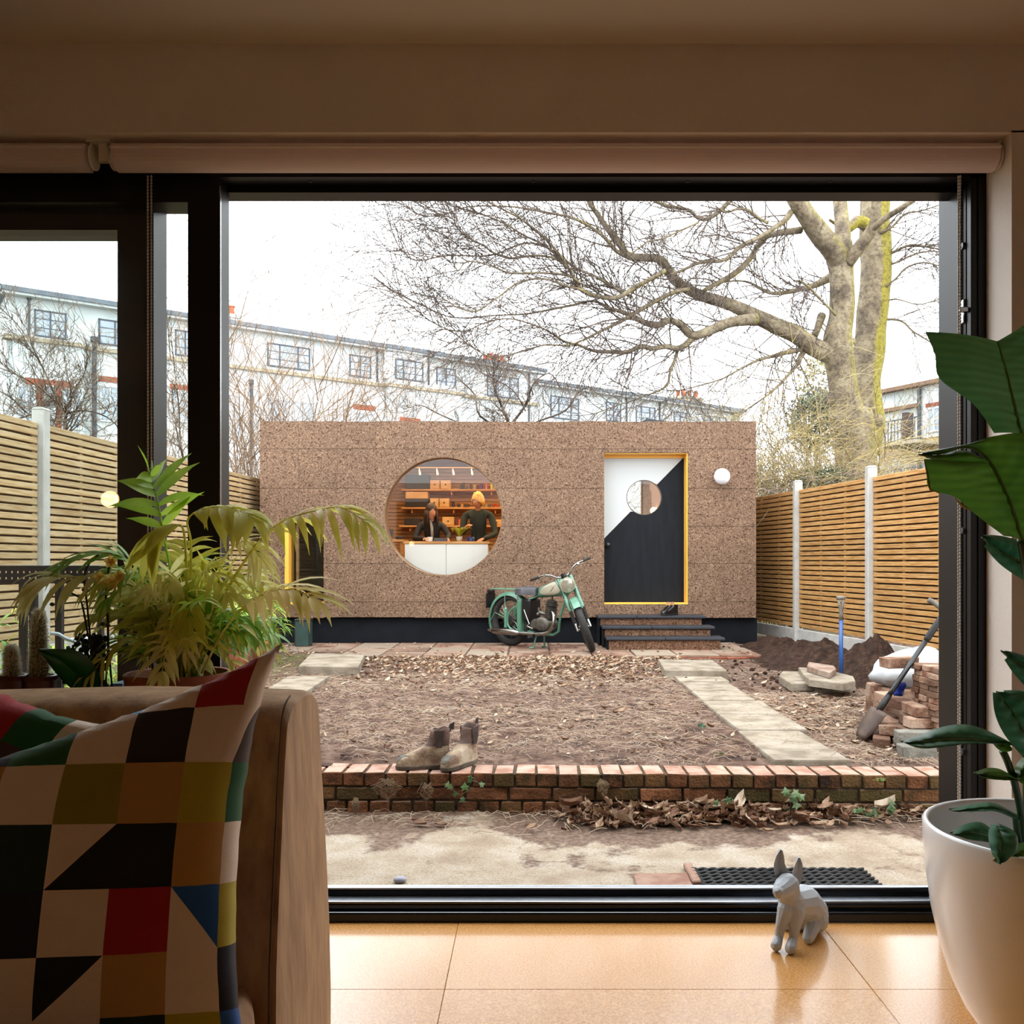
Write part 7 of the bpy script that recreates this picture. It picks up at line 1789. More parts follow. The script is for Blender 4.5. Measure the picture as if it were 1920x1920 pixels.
# ================================================================ boots on the coping, shoes on the step
def footwear(name, label, cat, loc, rz, s, m, m_dark, m_sole, shaft=.20, worn=None, tab=True, tongue=None):
    t = thing(name, label, cat, loc, rz)
    def sl(z, x0, x1, w, toe=.0, n_=28, lean=0):
        r = []
        for j in range(n_):
            a = 2 * PI * j / n_; c, d = math.cos(a), math.sin(a); u = math.copysign(abs(c) ** .85, c); v = math.copysign(abs(d) ** .85, d)
            x = (x0 + x1) / 2 + u * (x1 - x0) / 2; k = (x - x0) / max(.001, x1 - x0); wid = w * (1 - toe * (1 - k) * .35 + .0 * k) * (1 - .18 * math.exp(-((k - .45) / .16) ** 2) * (toe > 0))
            r.append(Vector(((x + lean) * s, (v * wid + .004 * noise.noise(Vector((x * 30, v * 3, z * 30)))) * s, z * s)))
        return r + [r[0].copy()]
    lv = [(.022, .004, .286, .050, 1), (.040, .003, .287, .052, 1), (.055, .004, .280, .052, 1), (.068, .006, .262, .049, 1), (.080, .008, .232, .046, .8), (.092, .010, .200, .043, .6), (.105, .011, .168, .041, .4), (.120, .011, .140, .039, .2), (.135, .010, .124, .038, 0)]
    top = [(z_, .008, .120 - .004 * k, .038 + .001 * k, 0) for k, z_ in enumerate([.15, .165, .18, shaft - .012, shaft])] if shaft > .15 else [(.125, .012, .125, .037, 0)]
    lv = [q for q in lv if q[0] < shaft - .01] + [q for q in top if q[0] <= shaft + .001]
    rows = [sl(*q) for q in lv]
    if shaft > .15:
        for p in rows[-1]: p.z += .008 * math.sin(p.x / s * 55) * s
    ins = [Vector((.065 * s + (p.x - .065 * s) * .86, p.y * .84, p.z - .001)) for p in rows[-1]]; ins2 = [Vector((p.x, p.y, p.z - .05 * s)) for p in ins]
    kz = len([q for q in lv if q[0] < .118]) if shaft > .15 else 0
    if kz: MB().grid(rows[:kz + 1]).build('upper', m, t, smooth=True, world=False)
    b = MB().grid(rows[kz:] + [ins, ins2]); b.add(ins2[:-1], [tuple(range(len(ins2) - 1))]); up = b.build('boot_shaft' if kz else 'upper', bsh if kz else m, t, smooth=True, world=False)
    so = [sl(0, .006, .282, .048, 1), sl(.004, .0, .290, .054, 1), sl(.020, .0, .291, .055, 1), sl(.023, .006, .284, .050, 1)]
    b = MB().grid(so); b.add(so[0][:-1], [tuple(range(len(so[0]) - 1))[::-1]]); b.build('sole', m_sole, t, smooth=False, world=False)
    if shaft > .15:
        for sg in (-1, 1):
            g = [[Vector((x * s, sg * (.0405 + .0012) * s * (1 - .25 * abs((x - .064) / .06) ** 3), z * s)) for x in (.040 + .012 * (1 - k), .055, .072, .092 - .012 * (1 - k))] for k, z in ((0, .112), (.4, .135), (.8, .165), (1, shaft - .004))]
            MB().grid(g).build('elastic_gusset', m_dark, t, smooth=True, world=False)
    if tab: MB().tube([(.012 * s, 0, (shaft - .015) * s), (.0, 0, (shaft + .022) * s), (-.008 * s, 0, (shaft + .03) * s), (-.006 * s, 0, (shaft - .005) * s)], .004 * s, 6, flat=2.2).build('pull_tab', m_dark, t, world=False)
    if worn:
        g = []
        for z_ in (.040, .055, .070, .078):
            r = sl(z_, .006, {.04: .2885, .055: .2825, .07: .262, .078: .243}[z_], {.04: .0528, .055: .053, .07: .0495, .078: .0475}[z_], 1); g.append([p for p in r[:-1] if p.x > .215 * s])
        n_ = min(len(q) for q in g)
        def order(q): return sorted(q, key=lambda p: p.y)[:n_]
        MB().grid([order(q) for q in g]).build('scuffed_toe', worn, t, smooth=True, world=False)
    if tongue:
        MB().grid([[Vector(((.13 + .0 - .012 * i) * s, y_ * s, (.118 + .022 * i - .01 * abs(y_ / .03) + (.01 * i)) * s)) for y_ in (-.03, -.012, .012, .03)] for i in range(3)]).build('lining_flap', tongue, t, world=False)
    return t
bt = mat('muddy_leather', '94745c', 'c8aa8a', sc=12, rough=.8, bump=.5, bsc=80, c3='ecd8bc'); bsh = mat('dark_shaft_leather', '54382e', '7c5c4c', sc=9, rough=.75, bump=.5, bsc=60); btd = mat('dark_elastic', '43302a', '5a443c', sc=20, rough=.9); bts = mat('boot_sole', '4c3e32', '7a6a58', sc=12, rough=.9); scf = mat('scuffed_toe', '8e8878', '5a5854', sc=30, rough=.7)
zt = .0862
footwear('work_boot', 'worn brown dealer boot at the left, toe pointing left on the coping', 'boot', (X(846, 4.90), 4.905, zt), PI + .16, 1.03, bt, btd, bts, .205, scf)
footwear('work_boot', 'worn brown dealer boot at the right, toe turned towards the house', 'boot', (X(893, 5.00), 5.03, zt + .004), PI + .98, 1.03, bt, btd, bts, .205, scf)
bk_m = mat('black_leather', '0c0c0e', rough=.35); tan_l = mat('tan_lining', 'c8935a', rough=.7)
for i, (px, ry, nm) in enumerate(((1257, .95, 'black shoe with a tan tongue at the left of the pair on the top step'), (1268, .7, 'black shoe with a tan tongue at the right of the pair on the top step'))):
    footwear('black_shoe', nm, 'shoe', (X(px, 11.62) + .03, 11.68, .5145), PI + ry, .95, bk_m, tan_l, mat('black_sole', '141414', rough=.6), .15, None, False, tan_l)

# ================================================================ faceted rabbit figure
ALB = .8
gy = mat('grey_concrete_figure', 'b4bac2', 'c0c6cc', sc=5, rough=.6)
ALB = .45
rb_ = thing('rabbit_figurine', 'small grey faceted rabbit figurine sitting on the cork floor', 'figurine', (X(1500, 2.82), 2.82, 0))
def fl(px, Y_, z): return Vector((X(px, Y_), Y_, z))
Yb = 2.80
J = [(P(1530, 1722, 2.90), .060), (P(1518, 1702, 2.86), .055), (P(1498, 1706, 2.80), .047), (P(1490, 1690, 2.785), .036), (P(1487, 1671, 2.775), .038), (P(1475, 1681, 2.735), .026), (P(1470, 1685, 2.715), .0175),
     (P(1485, 1718, 2.775), .029), (P(1475, 1746, 2.765), .0170), (fl(1471, 2.765, .034), .0135), (fl(1466, 2.742, .0175), .0175),
     (P(1503, 1720, 2.775), .031), (P(1502, 1750, 2.755), .018), (fl(1499, 2.755, .034), .0135), (fl(1494, 2.722, .0175), .0185),
     (P(1540, 1735, 2.875), .043), (fl(1539, 2.86, .046), .026), (fl(1527, 2.80, .0175), .019),
     (P(1500, 1736, 2.93), .036), (fl(1486, 2.90, .0175), .0165)]
E = [(0, 1), (1, 2), (2, 3), (3, 4), (4, 5), (5, 6), (2, 7), (7, 8), (8, 9), (9, 10), (2, 11), (11, 12), (12, 13), (13, 14), (0, 15), (15, 16), (16, 17), (0, 18), (18, 19)]
bm2 = MB()
for v_, r_ in J: bm2.ball(v_, r_, 12)
for i_, j_ in E:
    a_, b_ = Vector(J[i_][0]), Vector(J[j_][0]); bm2.tube([a_.lerp(b_, t_ / 4) for t_ in range(5)], [J[i_][1] + (J[j_][1] - J[i_][1]) * t_ / 4 for t_ in range(5)], 12)
bo_ = bm2.build('body', gy, rb_)
rm = bo_.modifiers.new('r', 'REMESH'); rm.mode = 'VOXEL'; rm.voxel_size = .0045; rm.use_smooth_shade = False
dc = bo_.modifiers.new('d', 'DECIMATE'); dc.ratio = .055
def ear(pts, w, nm):
    b = MB(); q = cr(pts, 2); N = len(q) - 1; rows = []
    for i, (x, y, Y_) in enumerate(q):
        t = i / N; c = P(x, y, Y_); ww = w * (math.sin(PI * min(1, .24 + t * .74)) ** .6); tg = (P(*q[min(i + 1, N)]) - P(*q[max(i - 1, 0)])).normalized(); s = tg.cross(Vector((.25, -1, 0))).normalized()
        rows.append([c - s * ww + Vector((0, -.006, 0)), c + Vector((0, .004, 0)), c + s * ww + Vector((0, -.006, 0)), c + s * ww * .6 + Vector((0, .012, 0)), c - s * ww * .6 + Vector((0, .012, 0)), c - s * ww + Vector((0, -.006, 0))])
    b.grid(rows); b.add(rows[-1][:5], [(0, 1, 2, 3, 4)]); return b.build(nm, gy, rb_)
ear([(1481, 1670, 2.79), (1475, 1648, 2.795), (1471, 1628, 2.80), (1475, 1603, 2.805)], .0225, 'ear')
ear([(1497, 1676, 2.80), (1502, 1658, 2.81), (1507, 1642, 2.815), (1509, 1618, 2.82)], .0205, 'ear')

rb_.location.y += .05; rb_.location.x -= .004
# ================================================================ salvaged bricks stacked at the right
RBk = random.Random(17)
sal = mat('salvaged_brick', '8a604c', 'b48c74', sc=8, rough=.9, bump=.9, bsc=60, rnd=.28, c3='d4b49c', rc='7a5a48', spec=.15)
pr3 = [MB().cbox(-.1075, .1075, -.051, .051, 0, .064, b=.004, jit=.003).build('salvaged_brick', sal) for _ in range(3)]
usedb = set(); GZ = gz(2.4, 5.6, False) - .012
def lay(x, y, z, rz, rx=0, ry=0, lb=None):
    if x > 2.36 and 'layer' in lb: return None, None
    p = RBk.choice(pr3); o = p if p.name not in usedb else p.copy()
    if o is not p: COL.objects.link(o)
    usedb.add(p.name); o.location = (x, y, z); o.rotation_euler = (rx, ry, rz)
    return tag(o, lb, 'brick', 'salvaged bricks in the loose stack at the right'), p.name
x0s = [2.17, 2.20, 2.23, 2.27, 2.31, 2.36, 2.42]
LN = ['lowest', 'second', 'third', 'fourth', 'fifth', 'sixth', 'topmost']; ON = ['front', 'second', 'third', 'fourth', 'fifth', 'rearmost']; XN = ['leftmost', 'second', 'third', 'fourth', 'fifth', 'sixth']
for k in range(7):
    z = GZ + k * .0655; x0 = x0s[k]
    if k % 2 == 0:
        for j in range(6):
            for i in range(3):
                if 0 < i and 0 < j < 5 and k < 6: continue
                lay(x0 + .1075 + i * .222 + RBk.uniform(-.012, .012) + .02 * j, 5.42 + j * .108 + RBk.uniform(-.004, .004), z, RBk.uniform(-.07, .07) + .05, lb='old brick, %s in the %s row of the %s layer of the stack' % (XN[i], ON[j], LN[k]))
    else:
        for j in range(3):
            for i in range(6):
                if 0 < i and j == 1 and k < 6: continue
                lay(x0 + .052 + i * .107 + RBk.uniform(-.004, .004), 5.48 + j * .222 + RBk.uniform(-.012, .012), z, PI / 2 + RBk.uniform(-.06, .06) + .05, lb='end on brick, %s in the %s row of the %s layer of the stack' % (XN[i], ON[j], LN[k]))
thin = MB().cbox(-.1075, .1075, -.051, .051, 0, .034, b=.003, jit=.002).build('salvaged_brick', sal); ft = True
for k in range(14):
    for j in range(3):
        for i in range(2):
            if i and (j == 2 or k < 12): continue
            o = thin if ft else thin.copy()
            if not ft: COL.objects.link(o)
            ft = False; o.location = (2.468 + i * .22 + RBk.uniform(-.02, .012), 5.36 + j * .108 + RBk.uniform(-.006, .006), GZ + k * .0355); o.rotation_euler = (0, 0, RBk.uniform(-.06, .06) + .04)
            tag(o, 'thin brick, course %s up in the right hand column, %s, %s' % (['one', 'two', 'three', 'four', 'five', 'six', 'seven', 'eight', 'nine', 'ten', 'eleven', 'twelve', 'thirteen', 'fourteen'][k], ['front', 'middle', 'back'][j], ['left', 'right'][i]), 'brick', 'salvaged bricks in the loose stack at the right')
for p in list(pr3):
    if p.name not in usedb: bpy.data.objects.remove(p)
for i, (x, y, z, rz, lb) in enumerate(((2.30, 5.70, GZ + 7 * .0655, .2, 'brick lying crosswise on top of the loose brick stack'), (2.12, 5.52, GZ, 1.2, 'loose red brick on the ground at the left foot of the brick stack'), (2.15, 5.66, GZ, .9, 'second brick on the ground left of the brick stack'), (2.20, 5.60, GZ + .066, 1.1, 'brick perched on the stepped left side of the brick stack'))):
    o, _ = lay(x, y, z, rz, lb=lb); del o['group']
gb_ = mat('grey_block', '8c877c', 'aca698', sc=8, rough=.9, bump=.8)
tag(MB().cbox(2.13, 2.36, 5.27, 5.37, GZ + .052, GZ + .135, b=.006, jit=.005).build('concrete_block', gb_), 'grey concrete block lying at the foot of the brick stack', 'block')
tag(MB().cbox(2.10, 2.29, 5.15, 5.24, GZ - .01, GZ + .075, b=.006, jit=.005).build('concrete_block', gb_), 'lower grey block half on the soil before the brick stack', 'block')
# white sack slumped on the bricks behind, scrap of blue plastic
b = MB(); rows = []; cx_, cy_, cz_ = 2.58, 6.2, .47
for i in range(15):
    th = PI * i / 14; row = []
    for j in range(29):
        ph = 2 * PI * j / 28; r_ = 1 + .16 * noise.noise(Vector((math.cos(ph) * 2, math.sin(ph) * 2, th * 1.5))) + .05 * math.sin(ph * 7 + th * 3)
        row.append(Vector((cx_ + .26 * r_ * math.sin(th) * math.cos(ph), cy_ + .17 * r_ * math.sin(th) * math.sin(ph), cz_ + .13 * r_ * math.cos(th) + .05 * math.sin(th) * math.cos(ph))))
    rows.append(row)
tag(b.grid(rows).build('white_sack', mat('white_sack', 'd8dadc', 'e6e8ea', sc=5, rough=.5, bump=.4, bsc=14), None, smooth=True, loc=(cx_, cy_, cz_ - .13)), 'crumpled white sack lying behind the top of the brick stack', 'sack')
tag(MB().cbox(2.36, 2.8, 6.05, 6.45, gz(2.5, 6.2), .345, b=.01, jit=.006).build('timber_crate', sal, None), 'low block of bricks carrying the white sack', 'brick block')
b = MB(); b.grid([[Vector((X(1683, 5.75) + (i - 1.5) * .022 + .006 * math.sin(j * 3), 5.72 + .02 * math.cos(i * 2 + j), Z(1305, 5.72) + j * .022)) for i in range(4)] for j in range(5)])
o = b.build('blue_plastic_scrap', mat('blue_plastic', '2448c0', rough=.35), None, smooth=True); so = o.modifiers.new('s', 'SOLIDIFY'); so.thickness = .003; tag(o, 'scrap of bright blue plastic at the left side of the brick stack', 'plastic')
# black spade leaning on the stack
bs_ = thing('black_spade', 'black shafted spade leaning against the brick stack', 'spade', tuple(P(1613, 1383, 5.66)))
A_, B_ = P(1613, 1384, 5.62), P(1765, 1158, 5.58); D_ = (B_ - A_)
pt = lambda t: A_ + D_ * t
MB().tube([pt(.34), pt(.40), pt(.82)], [.017, .0155, .0155], 12).build('shaft', blackp, bs_, smooth=True)
MB().tube([pt(.81), pt(.83), pt(1.0), pt(1.06)], [.0155, .021, .0205, .012], 12).build('handle', mat('dark_grip', '1c1a1c', rough=.6), bs_, smooth=True)
MB().tube([pt(.20), pt(.26), pt(.36)], [.012, .022, .019], 10).build('socket', mat('dark_steel', '33302e', rough=.5, metal=.4), bs_, smooth=True)
sd = D_.cross(Vector((0, 1, 0))).normalized(); dd = D_.normalized(); nn_ = Vector((0, 1, 0)); rows = []
for i in range(8):
    t = i / 7; c = pt(.0 + .235 * t); w = .082 * (.55 + .45 * math.sin(min(1, t * 2.2) * PI / 2)) ; rows.append([c + (nn_ * math.cos(.25) + sd * .25) * (w * s_) + sd * (.012 * (1 - s_ * s_)) for s_ in (-1, -.5, 0, .5, 1)])
o = MB().grid(rows).build('blade', mat('rusty_steel', '5a4438', '7a6454', sc=10, rough=.6, metal=.3), bs_, smooth=True); so = o.modifiers.new('s', 'SOLIDIFY'); so.thickness = .004
# blue shafted spade standing upright
us = thing('blue_spade', 'upright spade with a blue shaft stuck in the soil by the broken slabs', 'spade', tuple(P(1578, 1290, 7.85)))
up_ = lambda x, y: P(x, y, 7.85)
MB().tube([up_(1578, 1272), up_(1577, 1230), up_(1577, 1161)], [.016, .0175, .0175], 12).build('shaft', mat('blue_fibreglass', '1a5cae', '2468b8', sc=5, rough=.35), us, smooth=True)
MB().tube([up_(1577, 1162), up_(1577, 1150), up_(1575, 1138), up_(1572, 1124)], [.019, .018, .013, .012], 10).tube([up_(1577, 1150), up_(1579, 1138), up_(1581, 1124)], [.016, .013, .012], 10).tube([up_(1569, 1121), up_(1584, 1121)], .0165, 12).build('handle', mat('worn_wood_handle', '6e655a', '9a9082', sc=12, rough=.6), us, smooth=True)
MB().tube([up_(1578, 1276), up_(1578, 1262)], [.019, .018], 10).build('socket', mat('dark_steel', '33302e'), us, smooth=True)
o = MB().grid([[up_(1578, 1275 + 4 * i) + Vector((s_ * (.05 + .02 * min(1, i)), .012 * s_ * s_, 0)) for s_ in (-1, -.5, 0, .5, 1)] for i in range(8)]).build('blade', mat('rusty_steel', '5a4438'), us, smooth=True); so = o.modifiers.new('s', 'SOLIDIFY'); so.thickness = .004
# wooden handle end poking in front of the fence at the right
tag(MB().tube([P(1741, 1125, 6.6), P(1752, 1130, 6.6), P(1790, 1160, 6.5), P(1900, 1370, 6.3)], [.02, .02, .022, .022], 10).build('wooden_pole', mat('worn_wood_handle', '6e655a'), None, smooth=True), 'pale end of a wooden tool handle before the right fence', 'handle')

# ================================================================ rubber mat, bricks on the patio, petal
mt = thing('rubber_door_mat', 'black ribbed rubber scraper mat on the concrete outside the threshold', 'mat', (1.05, 3.85, PATIO))
rm_ = mat('black_rubber_mat', '151312', '2a2523', sc=30, rough=.75)
b = MB().cbox(.70, 1.42, 3.62, 3.93, PATIO, PATIO + .012, b=.003); b.build('mat_base', rm_, mt)
for k in range(8):
    y = 3.64 + k * .038; r0 = MB(); n_ = 60
    for s in (0, 1):
        r0.tube([(.69 + .74 * i / n_ + (y - 3.64) * -.03, y + .006 * math.sin(i * .9 + PI * s), PATIO + .017 + .0045 * math.cos(i * .9 + PI * s)) for i in range(n_ + 1)], .0075, 5)
    r0.build('twisted_strand', rm_, mt, smooth=True)
tag(MB().cbox(X(1186, 3.86), X(1290, 3.86), 3.70, 3.87, PATIO, PATIO + .02, b=.005, jit=.003).build('flat_brick', mat('pink_brick', 'b07c66', 'd0a890', sc=8, rough=.9, bump=.5), None), 'pinkish brick paver lying flat left of the rubber mat', 'brick')
tag(MB().cbox(X(1287, 3.9), X(1302, 3.9), 3.74, 3.98, PATIO, PATIO + .026, b=.005, jit=.003).build('flat_brick', mat('pink_brick', 'b07c66'), None), 'narrow pink brick edge touching the left side of the rubber mat', 'brick')
o = MB().ball((X(752, 3.83), 3.80, PATIO + .012), .026, 14, sz=.55, sx=1.1, sy=.8).build('pale_pebble', mat('pale_lilac', 'c8c8dc', rough=.5), None, smooth=True); tag(o, 'pale lilac pebble on the concrete just outside the threshold', 'pebble')

# ================================================================ leaf litter, straw, twigs
def dead_leaf(b, p, s, rr, mi=0):
    a = rr.uniform(0, 2 * PI); c, d = math.cos(a), math.sin(a); ti = rr.uniform(-.7, .7); n_ = 5; rows = []
    cu = rr.uniform(.2, 1.1)
    for i in range(n_):
        t = -1 + 2 * i / (n_ - 1); w = (.08, .75, 1, .7, .05)[i] * .42 * rr.uniform(.8, 1.2); row = []
        for v in (-1, 0, 1):
            x, y, z = t * s, v * w * s, (abs(v) * cu * .45 + .25 * cu * t * t) * s + ti * t * s * .5 + ti * .3 * v * s
            row.append(Vector((p.x + x * c - y * d, p.y + x * d + y * c, p.z + abs(ti) * s * .4 + z)))
        rows.append(row)
    b.grid(rows, mi)
lm_ = [mat('dead_leaf_tan', 'c89c7a', 'e8c4a0', sc=20, rough=.8), mat('dead_leaf_pale', 'e8ccac', 'fae6cc', sc=20, rough=.8), mat('dead_leaf_brown', '84583e', 'a87858', sc=20, rough=.8)]
RL = random.Random(77)
bs2 = [MB(), MB(), MB()]
def sc_leaf(x, y, s, z=None): dead_leaf(bs2[RL.choices((0, 1, 2), (5, 3, 3))[0]], Vector((x, y, (gz(x, y) if z is None else z) + .004)), s, RL)
for i in range(4200):
    px = RL.gauss(1010, 220); Y_ = 10.26 - abs(RL.gauss(0, .95)); 
    if not 660 < px < 1275 or Y_ > 10.22: continue
    sc_leaf(X(px, Y_), Y_, RL.uniform(.016, .036))
for i in range(900):
    x, y = RL.uniform(-2.6, 3.3), RL.uniform(5.1, 9.8)
    if 1.28 < x < 1.78: continue
    sc_leaf(x, y, RL.uniform(.010, .026))
for i in range(160): x, y = RL.uniform(-3.2, 3.0), RL.uniform(10.3, 11.7); sc_leaf(x, y, RL.uniform(.014, .03), PZ) if not (.8 < x < 2.3 and y > 10.8) else None
for i in range(420): x, y = RL.gauss(2.1, .45), RL.gauss(6.6, .7); sc_leaf(x, y, RL.uniform(.012, .030)) if x > 1.8 and y > 5.2 else None
for i in range(170): x, y = RL.uniform(-3.2, -2.5), RL.uniform(9, 11.2); sc_leaf(x, y, RL.uniform(.014, .03))
for q, m_, nm in zip(bs2, lm_, ('tan', 'pale', 'brown')): o = q.build('leaf_litter', m_, None); tag(o, 'scattered small %s dead leaves over the garden soil' % nm, 'leaves', kind='stuff')
# drift of larger leaves against the foot of the wall; the biggest are separate
dr = [MB(), MB()]; 
def dx_(): 
    return RL.choice((RL.gauss(.75, .25), RL.gauss(1.15, .35), RL.gauss(.45, .15), RL.uniform(.2, 2.1)))
for i in range(620):
    x = dx_(); 
    if x < .1: continue
    y = 4.74 - abs(RL.gauss(0, .085)); dead_leaf(dr[RL.random() < .45], Vector((x, y, PATIO + .012 + .075 * max(0, 1 - (4.76 - y) / .2) * RL.random())), RL.uniform(.022, .05), RL)
for q, m_, nm in zip(dr, (lm_[0], lm_[2]), ('tan', 'dark brown')): o = q.build('leaf_drift', m_, None); tag(o, 'drift of %s dead leaves heaped along the foot of the brick wall' % nm, 'leaves', kind='stuff')
for i in range(46):
    x = dx_() if i < 36 else RL.uniform(-1.0, 2.2); x = max(.0, x) if i < 36 else x; y = 4.72 - abs(RL.gauss(0, .10)); s = RL.uniform(.035, .062); z = PATIO + .04 + .06 * max(0, 1 - (4.76 - y) / .2)
    b = MB(); dead_leaf(b, Vector((x, y, z if i < 36 else PATIO + .01)), s, RL); o = b.build('dried_leaf', RL.choice(lm_), None, loc=(x, y, z)); tag(o, 'dry leaf %s' % ('on the patio left of the leaf drift' if x < .0 else 'in the leaf drift below the hanging root ball' if x < .6 else 'in the leaf drift just beyond the rubber mat' if x < 1.25 else 'at the right end of the leaf drift'), 'leaf', 'dry leaves along the brick wall %s' % ('at the left' if x < 0 else 'below the root ball' if x < .6 else 'above the mat' if x < 1.25 else 'at the right'))
st_b = [MB(), MB()]
def straw(b, x, y, z, L, w=.0012):
    a = RL.uniform(0, 2 * PI); k = RL.uniform(-.5, .5); ps = []
    for i in range(4):
        t = i / 3; aa = a + k * t; ps.append(Vector((x + L * t * math.cos(aa), y + L * t * math.sin(aa), z + .003 + .018 * math.sin(PI * t) * RL.random())))
    b.tube(ps, w, 3, cap=False)
for i in range(9500):
    if RL.random() < .7:
        x, y = RL.uniform(-2.4, 1.3), RL.uniform(5.08, 8.8)
        if noise.noise(Vector((x * .9, y * .9, 5))) < -.12 and RL.random() < .8: continue
    else: x, y = RL.gauss(2.1, .4), RL.uniform(5.05, 7.6)
    if 1.3 < x < 1.75 and RL.random() < .85: continue
    straw(st_b[i % 2], x, y, gz(x, y) + (.02 if 1.3 < x < 1.75 else 0), RL.uniform(.03, .13))
for i in range(420):
    x = RL.uniform(-1.6, 2.3); y = 4.74 - abs(RL.gauss(0, .1)); straw(st_b[i % 2], x, y, PATIO + .01 + .03 * RL.random(), RL.uniform(.05, .16), .0014)
for q, c_, nm in zip(st_b, (('ecccac', 'ffecd0'), ('aa866a', 'caa688')), ('pale', 'brown')): o = q.build('straw_litter', mat('straw_' + nm, *c_, sc=8, rough=.85), None); tag(o, '%s dry grass stalks lying over the soil and below the wall' % nm, 'straw', kind='stuff')
for (x0, y0, x1, y1, Y0, Y1, lb) in ((1090, 1357, 1155, 1350, 6.2, 6.3, 'thin dark stick lying on the soil in the middle of the garden'), (1345, 1385, 1412, 1402, 5.75, 5.4, 'thin pale stick lying between the ivy sprig and the path'), (1385, 1250, 1425, 1283, 9.3, 8.2, 'thin twig lying on dark soil right of the path head')):
    a_, b_ = Vector((X(x0, Y0), Y0, 0)), Vector((X(x1, Y1), Y1, 0)); q = []
    for i in range(7): p = a_.lerp(b_, i / 6); p.z = gz(p.x, p.y) + .012 + .006 * math.sin(i * 1.7); p.x += .01 * math.sin(i * 2.3); q.append(p)
    tag(MB().tube(q, [.006, .006, .005, .005, .004, .003, .002], 6).build('stick', grey_t, None, smooth=True), lb, 'stick')
# ivy sprigs, tufts, roots
ivy_m = mat('ivy_leaf', '3f6a34', '6a9450', sc=12, rough=.4, trans=.15, c3='94b078')
def ivy(pts, n_, s, label, Y_, seed, name='ivy_sprig', mm=None):
    rr = random.Random(seed); q = [P(x, y, Y_) for x, y in pts]; t = thing(name, label, 'ivy', tuple(q[0])); MB().tube(q, .0025, 5).build('stem', mat('ivy_stem', '6a5438', rough=.8), t, smooth=True)
    for i in range(n_):
        f = (i + .6) / n_ * (len(q) - 1); k = min(int(f), len(q) - 2); p = q[k].lerp(q[k + 1], f - k) + Vector((rr.uniform(-.5, .5) * s, -rr.uniform(.2, .8) * s, rr.uniform(-.4, .7) * s))
        a = rr.uniform(0, 2 * PI); ex = Vector((math.cos(a), -.3, math.sin(a))).normalized(); nz_ = Vector((rr.uniform(-.4, .4), -1, rr.uniform(0, .7))).normalized(); ey = nz_.cross(ex).normalized(); ex = ey.cross(nz_); sc_ = s * rr.uniform(.7, 1.2)
        out = [(-.1, 0), (-.25, .5), (.15, .38), (.35, .75), (.55, .32), (1.1, 0), (.55, -.32), (.35, -.75), (.15, -.38), (-.25, -.5)]
        MB().add([p + ex * .2 * sc_ + nz_ * sc_ * .08] + [p + ex * u * sc_ + ey * v * sc_ for u, v in out], [(0, j + 1, (j + 1) % 10 + 1) for j in range(10)]).build('leaf', mm or ivy_m, t)
ivy([(885, 1478), (862, 1492), (845, 1478), (838, 1470)], 5, .034, 'ivy sprig hanging down the brick wall below the boots', 4.74, 1)
ivy([(905, 1470), (880, 1462), (890, 1458)], 4, .024, 'small ivy tip beside the hanging sprig below the boots', 4.74, 2)
ivy([(1484, 1528), (1482, 1500), (1478, 1488), (1492, 1490)], 6, .040, 'upright ivy plant at the foot of the wall left of the big white pot', 4.68, 3)
ivy([(1310, 1530), (1330, 1510), (1355, 1502), (1378, 1508)], 5, .032, 'trailing ivy across the lower bricks in the middle of the wall', 4.70, 4)
ivy([(1590, 1525), (1610, 1517), (1635, 1520), (1640, 1535)], 6, .034, 'ivy growing from the leaf drift near the right end of the wall', 4.68, 5)
ivy([(1660, 1530), (1668, 1512), (1672, 1505)], 3, .036, 'single rounded leaves against the wall beside the right frame', 4.68, 6)
ivy([(1310, 1362), (1325, 1372), (1338, 1382)], 16, .035, 'small dark green ivy clump lying on the soil left of the path', 6.05, 7, 'ivy_clump', mat('dark_ivy', '1e4a2a', '4a7a4c', sc=12, rough=.35))
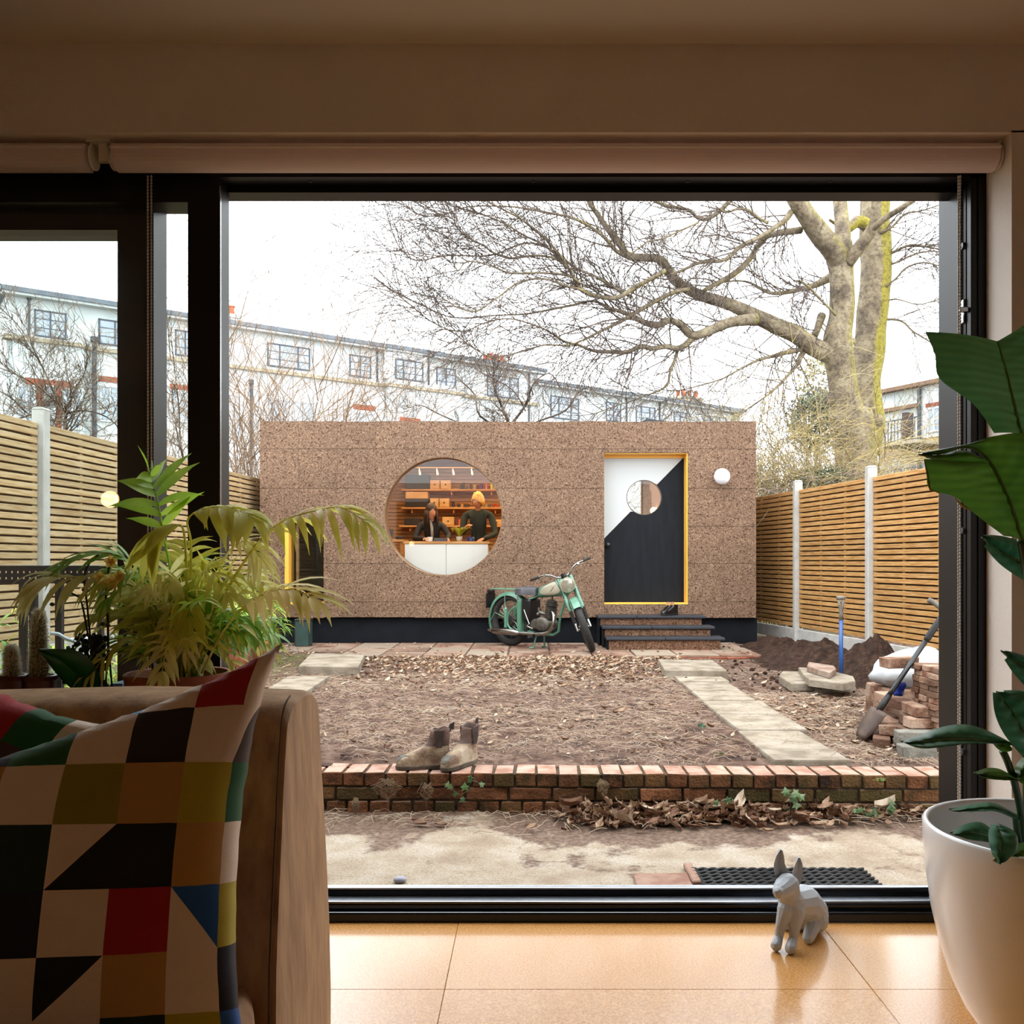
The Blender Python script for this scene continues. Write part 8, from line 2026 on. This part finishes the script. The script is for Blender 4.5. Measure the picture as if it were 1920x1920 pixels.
def tuft(px, py, Y_, n_, L, label, m_, hang=False, seed=1, spread=.5):
    rr = random.Random(seed); p0 = P(px, py, Y_); b = MB()
    for i in range(n_):
        d = Vector((rr.uniform(-spread, spread), rr.uniform(-.8, .1), -1 if hang else 1)).normalized(); w_ = L * spread * .9
        if hang: b.tube([p0 + Vector((rr.uniform(-.5, .5) * w_, 0, rr.uniform(-.01, .01)))] + [p0 + Vector((rr.uniform(-1, 1) * w_ * math.sin(PI * min(1, .25 + q * .25)), -.012 - .012 * rr.random(), -L * q / 4 + rr.uniform(-.012, .012))) for q in range(1, 5)], [.0012, .0012, .001, .0009, .0004], 3, cap=False)
        else: b.tube([p0, p0 + d * L * .5 + Vector((rr.uniform(-.01, .01), -.01, 0)), p0 + d * L + Vector((rr.uniform(-.02, .02), 0, -.02))], [.0015, .0012, .0005], 3, cap=False)
    tag(b.build('root_tuft' if hang else 'grass_tuft', m_, None, loc=tuple(p0)), label, 'grass')
dry = mat('dry_root', '9a7c5c', 'c0a27c', sc=8, rough=.9); grn = mat('grass_blade', '7a9a3a', 'a8b85c', sc=8, rough=.6)
tuft(1130, 1462, 4.755, 90, .11, 'ball of dry roots hanging over the coping at the wall centre', dry, True, 1, .35)
tuft(668, 1498, 4.76, 60, .09, 'dry root tuft hanging low at the left part of the wall', dry, True, 2, .3)
tuft(728, 1462, 4.755, 34, .13, 'stringy dry roots hanging left of the boots', dry, True, 3, .8)
tuft(800, 1470, 4.755, 26, .11, 'few stringy roots hanging beneath the left boot', dry, True, 4, .5)
tuft(1650, 1468, 4.70, 26, .05, 'small green grass tuft growing from the coping at the right', grn, False, 5, .9)
tuft(1452, 1462, 4.82, 16, .03, 'tiny grass tuft between coping bricks near the path end', grn, False, 6, .9)
tuft(1352, 1415, 5.2, 20, .03, 'tiny yellow green seedling on the soil left of the path end', grn, False, 7, .9)
ms = MB()
for i in range(1300):
    x, y = RL.gauss(-2.75, .22), RL.uniform(7.6, 10.4)
    if x > -2.3: continue
    ms.tube([Vector((x, y, gz(x, y))), Vector((x + RL.uniform(-.02, .02), y, gz(x, y) + RL.uniform(.01, .05)))], [.002, .0005], 3, cap=False)
tag(ms.build('moss_and_grass', grn, None), 'thin grass and moss on the soil before the terracotta pots', 'grass', kind='stuff')
